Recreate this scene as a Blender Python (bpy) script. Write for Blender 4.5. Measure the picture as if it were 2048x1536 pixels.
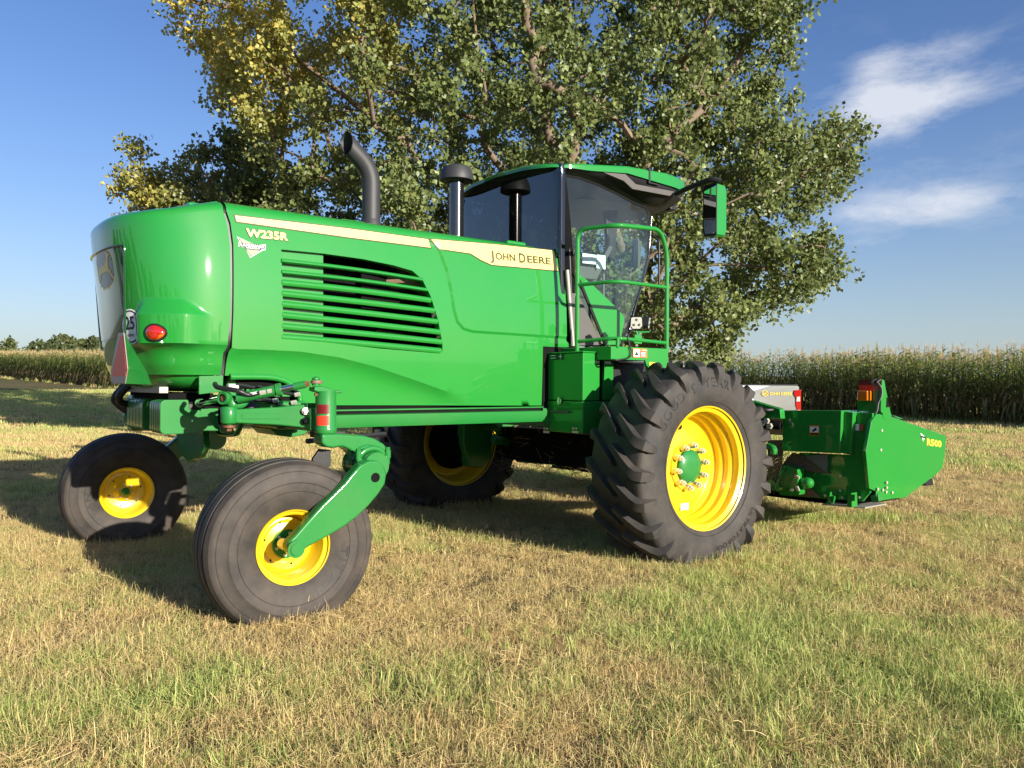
import bpy, bmesh, math, random
import numpy as np
from mathutils import Vector, Matrix, noise
from mathutils.geometry import delaunay_2d_cdt

random.seed(7)
RNG = np.random.default_rng(11)
for o in list(bpy.data.objects):
    bpy.data.objects.remove(o)
SC = bpy.context.scene
COL = SC.collection
PI = math.pi

# ------------------------------------------------------------------ camera
CAM_H, PITCH, ROLL, FPX = 1.456, 0.001, 0.00555, 1590.0
cam_d = bpy.data.cameras.new('camera')
cam_d.sensor_width = 36.0
cam_d.lens = 36.0 * FPX / 2048.0
cam_d.clip_start = 0.05
cam_d.clip_end = 3000.0
cam = bpy.data.objects.new('camera', cam_d)
COL.objects.link(cam)
cam.matrix_world = Matrix.Translation((0, 0, CAM_H)) @ Matrix.Rotation(PI / 2 + PITCH, 4, 'X') @ Matrix.Rotation(ROLL, 4, 'Z')
SC.camera = cam

# ------------------------------------------------------------------ light
SUN_DIR = Vector((0.665, -0.705, 0.262)).normalized()      # towards the sun
SUN_EL = math.asin(SUN_DIR.z)
SUN_AZ = math.atan2(SUN_DIR.x, SUN_DIR.y)
sun_d = bpy.data.lights.new('sun', 'SUN')
sun_d.energy = 5.0
sun_d.angle = math.radians(0.53)
sun_d.color = (1.0, 0.93, 0.81)
sun = bpy.data.objects.new('sun', sun_d)
COL.objects.link(sun)
sun.rotation_euler = (-SUN_DIR).to_track_quat('-Z', 'Y').to_euler()

world = bpy.data.worlds.new('World')
SC.world = world
world.use_nodes = True
wt = world.node_tree
wt.nodes.clear()
def wn(t, **kw):
    n = wt.nodes.new(t)
    for k, v in kw.items():
        setattr(n, k, v)
    return n
def wl(a, b):
    wt.links.new(a, b)
w_out = wn('ShaderNodeOutputWorld')
w_bg = wn('ShaderNodeBackground')
w_bg.inputs['Strength'].default_value = 0.067
sky = wn('ShaderNodeTexSky', sky_type='NISHITA')
sky.sun_disc = False
sky.sun_elevation = SUN_EL
sky.sun_rotation = SUN_AZ
sky.air_density = 1.0
sky.dust_density = 0.6
sky.ozone_density = 2.2
w_hsv = wn('ShaderNodeHueSaturation')
w_hsv.inputs['Saturation'].default_value = 1.15
w_gain = wn('ShaderNodeMixRGB', blend_type='MULTIPLY')
w_gain.inputs['Fac'].default_value = 1.0
w_gain.inputs['Color2'].default_value = (1.17, 1.12, 1.36, 1)
wl(sky.outputs[0], w_gain.inputs['Color1'])
wl(w_gain.outputs[0], w_hsv.inputs['Color'])
# pale haze band low over the horizon, the same all round
def wmath(op, a, b=None):
    n = wn('ShaderNodeMath', operation=op)
    for i, v in enumerate((a, b)):
        if v is None: continue
        if isinstance(v, (int, float)): n.inputs[i].default_value = v
        else: wl(v, n.inputs[i])
    return n.outputs[0]
h_tc = wn('ShaderNodeTexCoord'); h_sep = wn('ShaderNodeSeparateXYZ'); wl(h_tc.outputs['Generated'], h_sep.inputs[0])
h_f = wmath('MULTIPLY', wmath('EXPONENT', wmath('DIVIDE', wmath('ABSOLUTE', h_sep.outputs[2]), -.13)), .85)
w_haze = wn('ShaderNodeMixRGB'); w_haze.inputs['Color2'].default_value = (3.7, 4.75, 5.2, 1)
wl(h_f, w_haze.inputs['Fac']); wl(w_hsv.outputs[0], w_haze.inputs['Color1'])
# thin cirrus clouds: soft patches fixed in direction space, broken up by stretched noise
tc = wn('ShaderNodeTexCoord')
mp_ = wn('ShaderNodeMapping')
mp_.inputs['Scale'].default_value = (11.0, 11.0, 30.0)
mp_.inputs['Rotation'].default_value = (0.0, 0.0, 0.3)
wl(tc.outputs['Generated'], mp_.inputs['Vector'])
nz = wn('ShaderNodeTexNoise')
nz.inputs['Scale'].default_value = 1.0
nz.inputs['Detail'].default_value = 12.0
nz.inputs['Roughness'].default_value = 0.68
nz.inputs['Distortion'].default_value = 0.25
wl(mp_.outputs[0], nz.inputs['Vector'])
def px_dir(px, py):
    v = Vector(((px - 1024) / FPX, 1.0, -(py - 770) / FPX))
    return v.normalized()
acc = None
for (px, py, rx, rz, amp) in ((1775, 210, .055, .036, 1.0), (1880, 180, .085, .020, .60), (1850, 95, .065, .016, .42), (1745, 140, .022, .028, .40),
                              (1830, 412, .10, .022, .85), (1735, 488, .05, .012, .38), (1950, 330, .16, .035, .16), (1950, 120, .34, .24, .07),
                              (80, 630, .12, .02, .22)):
    d = px_dir(px, py)
    right = Vector((0, 0, 1)).cross(d).normalized() * -1
    upv = right.cross(d).normalized()
    def dotn(vec):
        n = wn('ShaderNodeVectorMath', operation='DOT_PRODUCT')
        wl(tc.outputs['Generated'], n.inputs[0])
        n.inputs[1].default_value = vec
        return n.outputs['Value']
    def m(op, a, b=None):
        n = wn('ShaderNodeMath', operation=op)
        for i, v in enumerate((a, b)):
            if v is None: continue
            if isinstance(v, (int, float)): n.inputs[i].default_value = v
            else: wl(v, n.inputs[i])
        return n.outputs[0]
    a = m('POWER', m('ABSOLUTE', m('DIVIDE', dotn(right), rx)), 2.0)
    b = m('POWER', m('ABSOLUTE', m('DIVIDE', dotn(upv), rz)), 2.0)
    front = m('GREATER_THAN', dotn(d), 0.3)
    g = m('MULTIPLY', m('EXPONENT', m('MULTIPLY', m('ADD', a, b), -1.0)), m('MULTIPLY', front, amp))
    acc = g if acc is None else m('ADD', acc, g)
ramp = wn('ShaderNodeMapRange')
ramp.inputs['From Min'].default_value = 0.66
ramp.inputs['From Max'].default_value = 1.22
ramp.inputs['To Max'].default_value = 0.72
wl(m('ADD', m('MULTIPLY', acc, 0.50), m('MULTIPLY', nz.outputs[0], 1.15)), ramp.inputs['Value'])
fac = m('MULTIPLY', ramp.outputs[0], m('MINIMUM', m('MULTIPLY', acc, 1.6), 1.0))
w_mix = wn('ShaderNodeMixRGB')
w_mix.inputs['Color2'].default_value = (7.6, 7.7, 8.0, 1.0)
wl(fac, w_mix.inputs['Fac'])
wl(w_haze.outputs[0], w_mix.inputs['Color1'])
wl(w_mix.outputs[0], w_bg.inputs['Color'])
wl(w_bg.outputs[0], w_out.inputs['Surface'])

SC.view_settings.view_transform = 'Standard'
SC.view_settings.look = 'None'
SC.view_settings.exposure = 0.88
SC.view_settings.gamma = 1.0
SC.view_settings.use_curve_mapping = False
SC.render.engine = 'CYCLES'
SC.cycles.use_denoising = True
SC.cycles.max_bounces = 8
SC.cycles.transparent_max_bounces = 16
SC.cycles.caustics_reflective = False
SC.cycles.caustics_refractive = False

# ------------------------------------------------------------------ materials
MATS = {}
def nodes_of(m):
    m.use_nodes = True
    return m.node_tree, m.node_tree.nodes['Principled BSDF']
def mat(name, col, rough=0.5, metal=0.0, coat=0.0, spec=0.5, vary=0.08, scale=6.0, bump=0.0, bscale=60.0, rvary=0.0, dust=0.0, emit=None, coat_rough=0.04):
    """Principled material with procedural tone, roughness and relief."""
    m = bpy.data.materials.new(name)
    t, b = nodes_of(m)
    N, L = t.nodes, t.links
    b.inputs['Roughness'].default_value = rough
    b.inputs['Metallic'].default_value = metal
    b.inputs['Coat Weight'].default_value = coat
    b.inputs['Coat Roughness'].default_value = coat_rough
    b.inputs['Coat IOR'].default_value = 1.65
    b.inputs['Specular IOR Level'].default_value = spec
    co = N.new('ShaderNodeTexCoord')
    n1 = N.new('ShaderNodeTexNoise'); n1.inputs['Scale'].default_value = scale; n1.inputs['Detail'].default_value = 5
    L.new(co.outputs['Object'], n1.inputs['Vector'])
    mx = N.new('ShaderNodeMixRGB')
    mx.inputs['Color1'].default_value = tuple(c * (1 - vary) for c in col) + (1,)
    mx.inputs['Color2'].default_value = tuple(min(1, c * (1 + vary)) for c in col) + (1,)
    L.new(n1.outputs[0], mx.inputs['Fac'])
    last = mx.outputs[0]
    if dust > 0:
        n3 = N.new('ShaderNodeTexNoise'); n3.inputs['Scale'].default_value = 2.3; n3.inputs['Detail'].default_value = 9; n3.inputs['Roughness'].default_value = .7
        L.new(co.outputs['Object'], n3.inputs['Vector'])
        r = N.new('ShaderNodeMapRange'); r.inputs['From Min'].default_value = .45; r.inputs['From Max'].default_value = .75; r.inputs['To Max'].default_value = dust
        L.new(n3.outputs[0], r.inputs['Value'])
        m2 = N.new('ShaderNodeMixRGB'); m2.inputs['Color2'].default_value = (.24, .19, .13, 1)
        L.new(r.outputs[0], m2.inputs['Fac']); L.new(last, m2.inputs['Color1'])
        last = m2.outputs[0]
    L.new(last, b.inputs['Base Color'])
    if rvary > 0:
        r = N.new('ShaderNodeMapRange'); r.inputs['To Min'].default_value = max(0, rough - rvary); r.inputs['To Max'].default_value = rough + rvary
        L.new(n1.outputs[0], r.inputs['Value']); L.new(r.outputs[0], b.inputs['Roughness'])
    if bump > 0:
        n2 = N.new('ShaderNodeTexNoise'); n2.inputs['Scale'].default_value = bscale; n2.inputs['Detail'].default_value = 4
        L.new(co.outputs['Object'], n2.inputs['Vector'])
        bp = N.new('ShaderNodeBump'); bp.inputs['Strength'].default_value = bump; bp.inputs['Distance'].default_value = 0.01
        L.new(n2.outputs[0], bp.inputs['Height']); L.new(bp.outputs[0], b.inputs['Normal'])
    if emit:
        b.inputs['Emission Color'].default_value = emit[0] + (1,)
        b.inputs['Emission Strength'].default_value = emit[1]
    MATS[name] = m
    return m

GREEN = mat('green paint', (0.014, 0.225, 0.027), rough=.5, spec=.12, coat=1.0, coat_rough=.035, vary=.05, scale=3, bump=.02, bscale=7.0, dust=.05)
GREEN2 = mat('green chassis paint', (0.014, 0.185, 0.032), rough=.5, spec=.2, coat=.6, coat_rough=.12, vary=.10, scale=5, bump=.05, bscale=70, dust=.10)
YELLOW = mat('yellow wheel paint', (0.72, 0.50, 0.008), rough=.36, coat=.4, coat_rough=.12, vary=.06, dust=.16)
CREAM = mat('pale yellow stripe film', (0.70, 0.60, 0.20), rough=.35, vary=.02)
DECALY = mat('yellow decal film', (0.85, 0.62, 0.06), rough=.35, vary=.02)
LETTERY = mat('yellow lettering film', (0.86, .74, .20), rough=.35, vary=.02)
DARKEDGE = mat('dark gold lettering film', (0.045, 0.032, 0.004), rough=.45, vary=.05)
BLACK = mat('black plastic', (0.012, 0.012, 0.013), rough=.45, vary=.2, bump=.05, bscale=200)
BLACKGLOSS = mat('black gloss panel', (0.006, 0.006, 0.008), rough=.08, coat=.6, vary=.1)
MATTE = mat('black powder coated pipe', (0.030, 0.030, 0.032), rough=.55, vary=.1, bump=.08, bscale=260)
GREYTRIM = mat('dark grey moulded trim', (0.085, 0.078, 0.072), rough=.6, vary=.1, bump=.06, bscale=220)
GREYHOSE = mat('grey flat moulded hose', (0.16, 0.15, 0.14), rough=.6, vary=.1)
CHROME = mat('bright chrome', (0.75, 0.75, 0.76), rough=.12, metal=1.0, vary=.04)
STEEL = mat('zinc plated steel', (0.72, 0.67, 0.55), rough=.38, metal=.55, vary=.12, scale=30)
RUST = mat('bare rusty steel', (0.22, 0.10, 0.05), rough=.7, metal=.5, vary=.3, scale=40)
SILVER = mat('brushed grey frame metal', (0.34, 0.32, 0.28), rough=.55, metal=.3, vary=.15, scale=20)
WHITE = mat('white film', (0.80, 0.80, 0.78), rough=.4, vary=.02)
PAPER = mat('white paper sheet', (0.82, 0.84, 0.80), rough=.8, vary=.03)
INK = mat('black print', (0.012, 0.012, 0.012), rough=.5, vary=.1)
ORANGEF = mat('orange warning film', (0.75, 0.20, 0.03), rough=.4, vary=.03)
LIMEF = mat('light green film', (0.25, 0.55, 0.12), rough=.4, vary=.03)
REDREF = mat('red reflective film', (0.85, 0.045, 0.02), rough=.35, vary=.03)
REDDARK = mat('dark red reflective film', (0.16, 0.008, 0.008), rough=.35, vary=.03)
SMVO = mat('fluorescent orange film', (1.0, 0.13, 0.055), rough=.5, vary=.02)
SMVR = mat('dull pink retroreflective border', (0.38, 0.27, 0.25), rough=.4, vary=.1, scale=60)
LENSR = mat('red lamp lens', (0.42, 0.012, 0.008), rough=.08, coat=1, vary=.2, scale=40)
LENSA = mat('amber lamp lens', (0.62, 0.14, 0.006), rough=.1, coat=1, vary=.2, scale=40)
LENSC = mat('clear lamp lens', (0.62, 0.60, 0.52), rough=.12, coat=1, vary=.25, scale=50)
DARK = mat('dark machinery', (0.007, 0.007, 0.007), rough=.9, spec=.1, vary=.4, scale=14)
DIRT = mat('dried crop residue', (0.17, 0.11, 0.065), rough=.95, vary=.5, scale=26, bump=.5, bscale=90)
CASTIRON = mat('rough cast iron', (0.22, 0.15, 0.10), rough=.7, metal=.4, vary=.3, scale=18)
SEATF = mat('dark seat fabric', (0.05, 0.05, 0.055), rough=.85, vary=.2, scale=60)
MIRROR = mat('mirror glass', (0.7, 0.72, 0.74), rough=.02, metal=1.0, vary=.01)
TRUCKP = mat('silver truck paint', (0.27, 0.275, 0.25), rough=.34, metal=.4, coat=.8, vary=.03)
WHITETP = mat('white truck wrap film', (0.82, 0.82, 0.80), rough=.35, coat=.4, vary=.02)

def rubber_mat(name, base, dust):
    m = mat(name, base, rough=.72, vary=.16, scale=9, bump=.12, bscale=130)
    t = m.node_tree; N, L = t.nodes, t.links
    b = N['Principled BSDF']
    src = b.inputs['Base Color'].links[0].from_socket
    co = N.new('ShaderNodeTexCoord')
    n = N.new('ShaderNodeTexNoise'); n.inputs['Scale'].default_value = 5; n.inputs['Detail'].default_value = 8; n.inputs['Roughness'].default_value = .65
    L.new(co.outputs['Object'], n.inputs['Vector'])
    r = N.new('ShaderNodeMapRange'); r.inputs['From Min'].default_value = .35; r.inputs['From Max'].default_value = .7; r.inputs['To Max'].default_value = dust
    L.new(n.outputs[0], r.inputs['Value'])
    mx = N.new('ShaderNodeMixRGB'); mx.inputs['Color2'].default_value = (.15, .115, .085, 1)
    L.new(r.outputs[0], mx.inputs['Fac']); L.new(src, mx.inputs['Color1']); L.new(mx.outputs[0], b.inputs['Base Color'])
    return m
RUBBER = rubber_mat('tyre rubber', (0.021, 0.020, 0.019), .30)
RUBBERT = rubber_mat('brownish ribbed tyre rubber', (0.027, 0.023, 0.020), .38)
RUBTXT = mat('raised tyre lettering', (0.009, 0.0085, 0.008), rough=.6, vary=.1)

def glass_mat(name, tint, gloss_col=(1, 1, 1), opacity=.0, ior=1.5):
    m = bpy.data.materials.new(name); m.use_nodes = True
    t = m.node_tree; N, L = t.nodes, t.links; N.clear()
    out = N.new('ShaderNodeOutputMaterial')
    tr = N.new('ShaderNodeBsdfTransparent'); tr.inputs[0].default_value = tint + (1,)
    gl = N.new('ShaderNodeBsdfGlossy'); gl.inputs['Roughness'].default_value = .012; gl.inputs['Color'].default_value = gloss_col + (1,)
    fr = N.new('ShaderNodeFresnel'); fr.inputs['IOR'].default_value = ior
    co = N.new('ShaderNodeTexCoord'); nz = N.new('ShaderNodeTexNoise'); nz.inputs['Scale'].default_value = 3.0; nz.inputs['Detail'].default_value = 3
    L.new(co.outputs['Object'], nz.inputs['Vector'])
    df = N.new('ShaderNodeBsdfDiffuse'); df.inputs['Color'].default_value = (.35, .36, .34, 1)
    md = N.new('ShaderNodeMixShader')
    mm = N.new('ShaderNodeMath'); mm.operation = 'MULTIPLY'; mm.inputs[1].default_value = opacity * 2
    L.new(nz.outputs[0], mm.inputs[0]); L.new(mm.outputs[0], md.inputs[0])
    L.new(tr.outputs[0], md.inputs[1]); L.new(df.outputs[0], md.inputs[2])
    mx = N.new('ShaderNodeMixShader')
    L.new(fr.outputs[0], mx.inputs[0]); L.new(md.outputs[0], mx.inputs[1]); L.new(gl.outputs[0], mx.inputs[2])
    ge = N.new('ShaderNodeNewGeometry'); io = N.new('ShaderNodeMapRange'); io.inputs['To Min'].default_value = ior; io.inputs['To Max'].default_value = 1 / ior
    L.new(ge.outputs['Backfacing'], io.inputs['Value']); L.new(io.outputs[0], fr.inputs['IOR'])
    L.new(mx.outputs[0], out.inputs['Surface'])
    return m
GLASS = glass_mat('tinted cab glass', (.78, .93, .90), gloss_col=(.78, 1.0, .97), opacity=.05, ior=1.6)
GLASSD = glass_mat('dark cab glass', (.05, .06, .075), opacity=.0, ior=1.9)
GLASST = glass_mat('truck window glass', (.12, .13, .14), ior=1.6)

def foliage_mat(name, transl=.35, rough=.45, spec=.35):
    """leaf material: colour comes from the face colour of each leaf"""
    m = bpy.data.materials.new(name); m.use_nodes = True
    t = m.node_tree; N, L = t.nodes, t.links; N.clear()
    out = N.new('ShaderNodeOutputMaterial')
    at = N.new('ShaderNodeAttribute'); at.attribute_name = 'leaf_color'
    b = N.new('ShaderNodeBsdfPrincipled'); b.inputs['Roughness'].default_value = rough; b.inputs['Specular IOR Level'].default_value = spec
    tr = N.new('ShaderNodeBsdfTranslucent')
    hs = N.new('ShaderNodeHueSaturation'); hs.inputs['Hue'].default_value = .485; hs.inputs['Value'].default_value = 1.35
    L.new(at.outputs['Color'], hs.inputs['Color'])
    co = N.new('ShaderNodeTexCoord'); nz = N.new('ShaderNodeTexNoise'); nz.inputs['Scale'].default_value = 40
    L.new(co.outputs['Object'], nz.inputs['Vector'])
    vr = N.new('ShaderNodeHueSaturation'); mr = N.new('ShaderNodeMapRange'); mr.inputs['To Min'].default_value = .75; mr.inputs['To Max'].default_value = 1.25
    L.new(nz.outputs[0], mr.inputs['Value']); L.new(mr.outputs[0], vr.inputs['Value']); L.new(at.outputs['Color'], vr.inputs['Color'])
    mx = N.new('ShaderNodeMixShader'); mx.inputs[0].default_value = transl
    L.new(vr.outputs[0], b.inputs['Base Color']); L.new(hs.outputs[0], tr.inputs['Color'])
    L.new(b.outputs[0], mx.inputs[1]); L.new(tr.outputs[0], mx.inputs[2]); L.new(mx.outputs[0], out.inputs['Surface'])
    return m
LEAF = foliage_mat('cottonwood leaf', .34, .42, .4)
CORNLEAF = foliage_mat('corn leaf', .38, .6, .18)
GRASSB = foliage_mat('grass blade', .30, .6, .25)
BARK = mat('grey brown bark', (0.20, 0.145, 0.10), rough=.9, vary=.35, scale=9, bump=.6, bscale=24)

# ------------------------------------------------------------------ object helpers
def link(o, parent=None):
    COL.objects.link(o)
    if parent is not None:
        o.parent = parent
    return o
def tag(o, label=None, cat=None, group=None, kind=None):
    if label: o['label'] = label
    if cat: o['category'] = cat
    if group: o['group'] = group
    if kind: o['kind'] = kind
    return o
def empty(name, loc=(0, 0, 0), rz=0.0, label=None, cat=None, group=None):
    o = bpy.data.objects.new(name, None)
    o.empty_display_size = .2
    o.location = loc; o.rotation_euler = (0, 0, rz)
    COL.objects.link(o)
    return tag(o, label, cat, group)
def dup(o, parent=None):
    c = o.copy(); COL.objects.link(c)
    c.parent = parent
    for ch in list(o.children):
        dup(ch, c)
    return c

class B:
    """collects shapes; obj() links them as one mesh object"""
    def __init__(s):
        s.v = []; s.f = []
    def add(s, vs, fs):
        n = len(s.v)
        s.v.extend(Vector(p) for p in vs)
        s.f.extend([tuple(i + n for i in f) for f in fs])
        return s
    def hexa(s, p):
        return s.add(p, [(0, 3, 2, 1), (4, 5, 6, 7), (0, 1, 5, 4), (1, 2, 6, 5), (2, 3, 7, 6), (3, 0, 4, 7)])
    def box(s, c, d, rot=None):
        c = Vector(c); hx, hy, hz = d[0] / 2, d[1] / 2, d[2] / 2
        p = [Vector(q) for q in ((-hx, -hy, -hz), (hx, -hy, -hz), (hx, hy, -hz), (-hx, hy, -hz), (-hx, -hy, hz), (hx, -hy, hz), (hx, hy, hz), (-hx, hy, hz))]
        if rot is not None: p = [rot @ q for q in p]
        return s.hexa([q + c for q in p])
    def span(s, a, b):
        return s.box([(a[i] + b[i]) / 2 for i in range(3)], [abs(b[i] - a[i]) for i in range(3)])
    def prism(s, poly, off):
        poly = [Vector(p) for p in poly]; off = Vector(off); n = len(poly)
        vs = poly + [p + off for p in poly]
        nrm = Vector((0, 0, 0))
        for i in range(n): nrm += poly[i].cross(poly[(i + 1) % n])
        fs = [tuple(range(n)), tuple(range(2 * n - 1, n - 1, -1))] + [((i + 1) % n, i, i + n, (i + 1) % n + n) for i in range(n)]
        if nrm.dot(off) > 0: fs = [tuple(reversed(f)) for f in fs]
        return s.add(vs, fs)
    def tube(s, pts, r, seg=12, cap=True, flat=None):
        pts = [Vector(p) for p in pts]; n = len(pts)
        rs = r if isinstance(r, (list, tuple)) else [r] * n
        vs, fs = [], []
        prev = None
        for i, p in enumerate(pts):
            d = (pts[min(i + 1, n - 1)] - pts[max(i - 1, 0)]).normalized()
            if prev is None:
                up = Vector((0, 0, 1)) if abs(d.z) < .9 else Vector((1, 0, 0))
                a = d.cross(up).normalized()
            else:
                a = (prev - d * prev.dot(d)).normalized()
            prev = a; b = d.cross(a).normalized()
            for k in range(seg):
                t = 2 * PI * k / seg
                vs.append(p + a * (math.cos(t) * rs[i]) + b * (math.sin(t) * rs[i] * (flat or 1)))
        for i in range(n - 1):
            for k in range(seg):
                k2 = (k + 1) % seg
                fs.append((i * seg + k, i * seg + k2, (i + 1) * seg + k2, (i + 1) * seg + k))
        if cap:
            fs.append(tuple(range(seg - 1, -1, -1)))
            fs.append(tuple((n - 1) * seg + k for k in range(seg)))
        return s.add(vs, fs)
    def lathe(s, prof, o=(0, 0, 0), axis=(0, -1, 0), seg=32, closed=False, start=0.0):
        """prof: list of (radius, distance along axis)"""
        o = Vector(o); ax = Vector(axis).normalized()
        a = ax.cross(Vector((0, 0, 1)) if abs(ax.z) < .9 else Vector((1, 0, 0))).normalized(); b = ax.cross(a)
        vs, fs = [], []
        m = len(prof)
        for k in range(seg):
            t = 2 * PI * k / seg + start
            u = a * math.cos(t) + b * math.sin(t)
            for (r, h) in prof: vs.append(o + u * r + ax * h)
        for k in range(seg):
            k2 = (k + 1) % seg
            for j in range(m - 1 if not closed else m):
                j2 = (j + 1) % m
                fs.append((k * m + j, k * m + j2, k2 * m + j2, k2 * m + j))
        return s.add(vs, fs)
    def disc(s, o, axis, r, h, seg=16, start=0.0):
        return s.lathe([(0.0001, 0), (r, 0), (r, h), (0.0001, h)], o, axis, seg, start=start)
    def nut(s, o, axis, r, h):
        return s.disc(o, axis, r, h, 6)
    def sphere(s, c, r, seg=14, rings=8, sq=(1, 1, 1)):
        vs, fs = [], []
        for i in range(rings + 1):
            t = PI * i / rings
            for k in range(seg):
                p = 2 * PI * k / seg
                vs.append(Vector(c) + Vector((math.sin(t) * math.cos(p) * r * sq[0], math.sin(t) * math.sin(p) * r * sq[1], math.cos(t) * r * sq[2])))
        for i in range(rings):
            for k in range(seg):
                k2 = (k + 1) % seg
                fs.append((i * seg + k, (i + 1) * seg + k, (i + 1) * seg + k2, i * seg + k2))
        return s.add(vs, fs)
    def xform(s, M):
        s.v = [M @ p for p in s.v]; return s
    def mesh(s, name, m, smooth=35, merge=True):
        me = bpy.data.meshes.new(name)
        me.from_pydata([tuple(p) for p in s.v], [], s.f)
        if merge:
            bm = bmesh.new(); bm.from_mesh(me)
            bmesh.ops.remove_doubles(bm, verts=bm.verts, dist=1e-5)
            bmesh.ops.recalc_face_normals(bm, faces=bm.faces)
            bm.to_mesh(me); bm.free()
        me.materials.append(m)
        if smooth:
            me.shade_smooth()
            me.set_sharp_from_angle(angle=math.radians(smooth))
        return me
    def obj(s, name, m, parent=None, smooth=35, bevel=0.0, bseg=2, solid=0.0, merge=True, label=None):
        o = bpy.data.objects.new(name, s.mesh(name, m, smooth, merge))
        link(o, parent)
        if solid:
            md = o.modifiers.new('solid', 'SOLIDIFY'); md.thickness = solid; md.offset = 0
        if bevel:
            md = o.modifiers.new('bevel', 'BEVEL'); md.width = bevel; md.segments = bseg; md.limit_method = 'ANGLE'; md.angle_limit = math.radians(30)
            md.harden_normals = True
        if label: o['label'] = label
        return o

def spline(pts, n=8):
    """Catmull-Rom through points"""
    pts = [Vector(p) for p in pts]; out = []
    for i in range(len(pts) - 1):
        p0 = pts[max(i - 1, 0)]; p1 = pts[i]; p2 = pts[i + 1]; p3 = pts[min(i + 2, len(pts) - 1)]
        for k in range(n):
            t = k / n
            out.append(0.5 * ((2 * p1) + (p2 - p0) * t + (2 * p0 - 5 * p1 + 4 * p2 - p3) * t * t + (3 * p1 - p0 - 3 * p2 + p3) * t ** 3))
    out.append(pts[-1])
    return out
def fillet(pts, r, n=6):
    """round the corners of an open polyline"""
    pts = [Vector(p) for p in pts]; out = [pts[0]]
    for i in range(1, len(pts) - 1):
        a, b, c = pts[i - 1], pts[i], pts[i + 1]
        d1 = (a - b); d2 = (c - b); rr = min(r, d1.length * .49, d2.length * .49)
        p1 = b + d1.normalized() * rr; p2 = b + d2.normalized() * rr
        for k in range(n + 1):
            t = k / n
            out.append(p1 * (1 - t) ** 2 + b * 2 * t * (1 - t) + p2 * t * t)
    out.append(pts[-1])
    return out

# glyph meshes from the built-in font, cached
GLYPH = {}
def glyphs(s, bold=0.0, extr=0.0, res=2):
    key = (s, bold, extr)
    if key in GLYPH: return GLYPH[key]
    cu = bpy.data.curves.new('t', 'FONT'); cu.body = s; cu.size = 1.0; cu.offset = bold; cu.extrude = extr; cu.resolution_u = res
    cu.align_x = 'CENTER'
    ob = bpy.data.objects.new('t', cu); COL.objects.link(ob)
    bpy.context.view_layer.update()
    me = bpy.data.meshes.new_from_object(ob.evaluated_get(bpy.context.evaluated_depsgraph_get()))
    v = [p.co.copy() for p in me.vertices]; f = [tuple(p.vertices) for p in me.polygons]
    bpy.data.objects.remove(ob); bpy.data.curves.remove(cu); bpy.data.meshes.remove(me)
    GLYPH[key] = (v, f)
    return v, f
def text_b(b, s, o, xd, yd, h, bold=0.0, extr=0.0, stretch=1.0):
    """text with capital height h, centred on o, baseline direction xd, up yd"""
    v, f = glyphs(s, bold, extr)
    if not v: return b
    o, xd, yd = Vector(o), Vector(xd).normalized(), Vector(yd).normalized(); nd = xd.cross(yd)
    k = h / 0.70
    ys = [p.y for p in v]; cy = 0.35
    return b.add([o + xd * (p.x * k * stretch) + yd * ((p.y - cy) * k) + nd * (p.z * k) for p in v], f)

# ------------------------------------------------------------------ machine frame: x forward, y to the far side, z up
TH = 0.66244
M_O = Vector((0.3491, 8.1461, 0.0))
FX = Vector((math.cos(TH), math.sin(TH), 0)); FY = Vector((-math.sin(TH), math.cos(TH), 0)); FZ = Vector((0, 0, 1))
CAM_M = Vector(((Vector((0, 0, 0)) - M_O).dot(FX), (Vector((0, 0, 0)) - M_O).dot(FY), CAM_H))
def ray_w(px, py):
    a, b = px - 1024, py - 768
    c, s = math.cos(ROLL), math.sin(ROLL)
    u, v = a * c + b * s, -a * s + b * c
    c, s = math.cos(PITCH), math.sin(PITCH)
    return Vector((u / FPX, c + v / FPX * s, s - v / FPX * c))
def ray_m(px, py):
    r = ray_w(px, py)
    return Vector((r.dot(FX), r.dot(FY), r.z))
def PY(px, py, y):
    """measured image point -> place on the machine's plane y"""
    r = ray_m(px, py); return CAM_M + r * ((y - CAM_M.y) / r.y)
def PXX(px, py, x):
    r = ray_m(px, py); return CAM_M + r * ((x - CAM_M.x) / r.x)
def PZ(px, py, z):
    r = ray_m(px, py); return CAM_M + r * ((z - CAM_M.z) / r.z)

# ------------------------------------------------------------------ ground
def vnoise(x, y, seed=0):
    """smooth value noise on arrays"""
    xi, yi = np.floor(x).astype(int), np.floor(y).astype(int)
    fx, fy = x - xi, y - yi
    fx = fx * fx * (3 - 2 * fx); fy = fy * fy * (3 - 2 * fy)
    def h(a, b):
        n = (a * 374761393 + b * 668265263 + seed * 1442695041) & 0x7fffffff
        n = (n ^ (n >> 13)) * 1274126177 & 0x7fffffff
        return ((n ^ (n >> 16)) & 0xffff) / 65535.0
    return (h(xi, yi) * (1 - fx) + h(xi + 1, yi) * fx) * (1 - fy) + (h(xi, yi + 1) * (1 - fx) + h(xi + 1, yi + 1) * fx) * fy
def gz(x, y):
    x = np.asarray(x, float); y = np.asarray(y, float)
    t = np.clip(y - 24, 0, 110)
    z = .03 * t * t / (t + 8) + .006 * np.clip(-x - 15, 0, 60)
    z = z + .03
    r = np.hypot(x, y - 8)
    z = z + (vnoise(x * .35, y * .35, 3) - .5) * .05 * np.clip((r - 9) / 8, 0, 1) + (vnoise(x * 2.2, y * 2.2, 4) - .5) * .014
    return z
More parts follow.
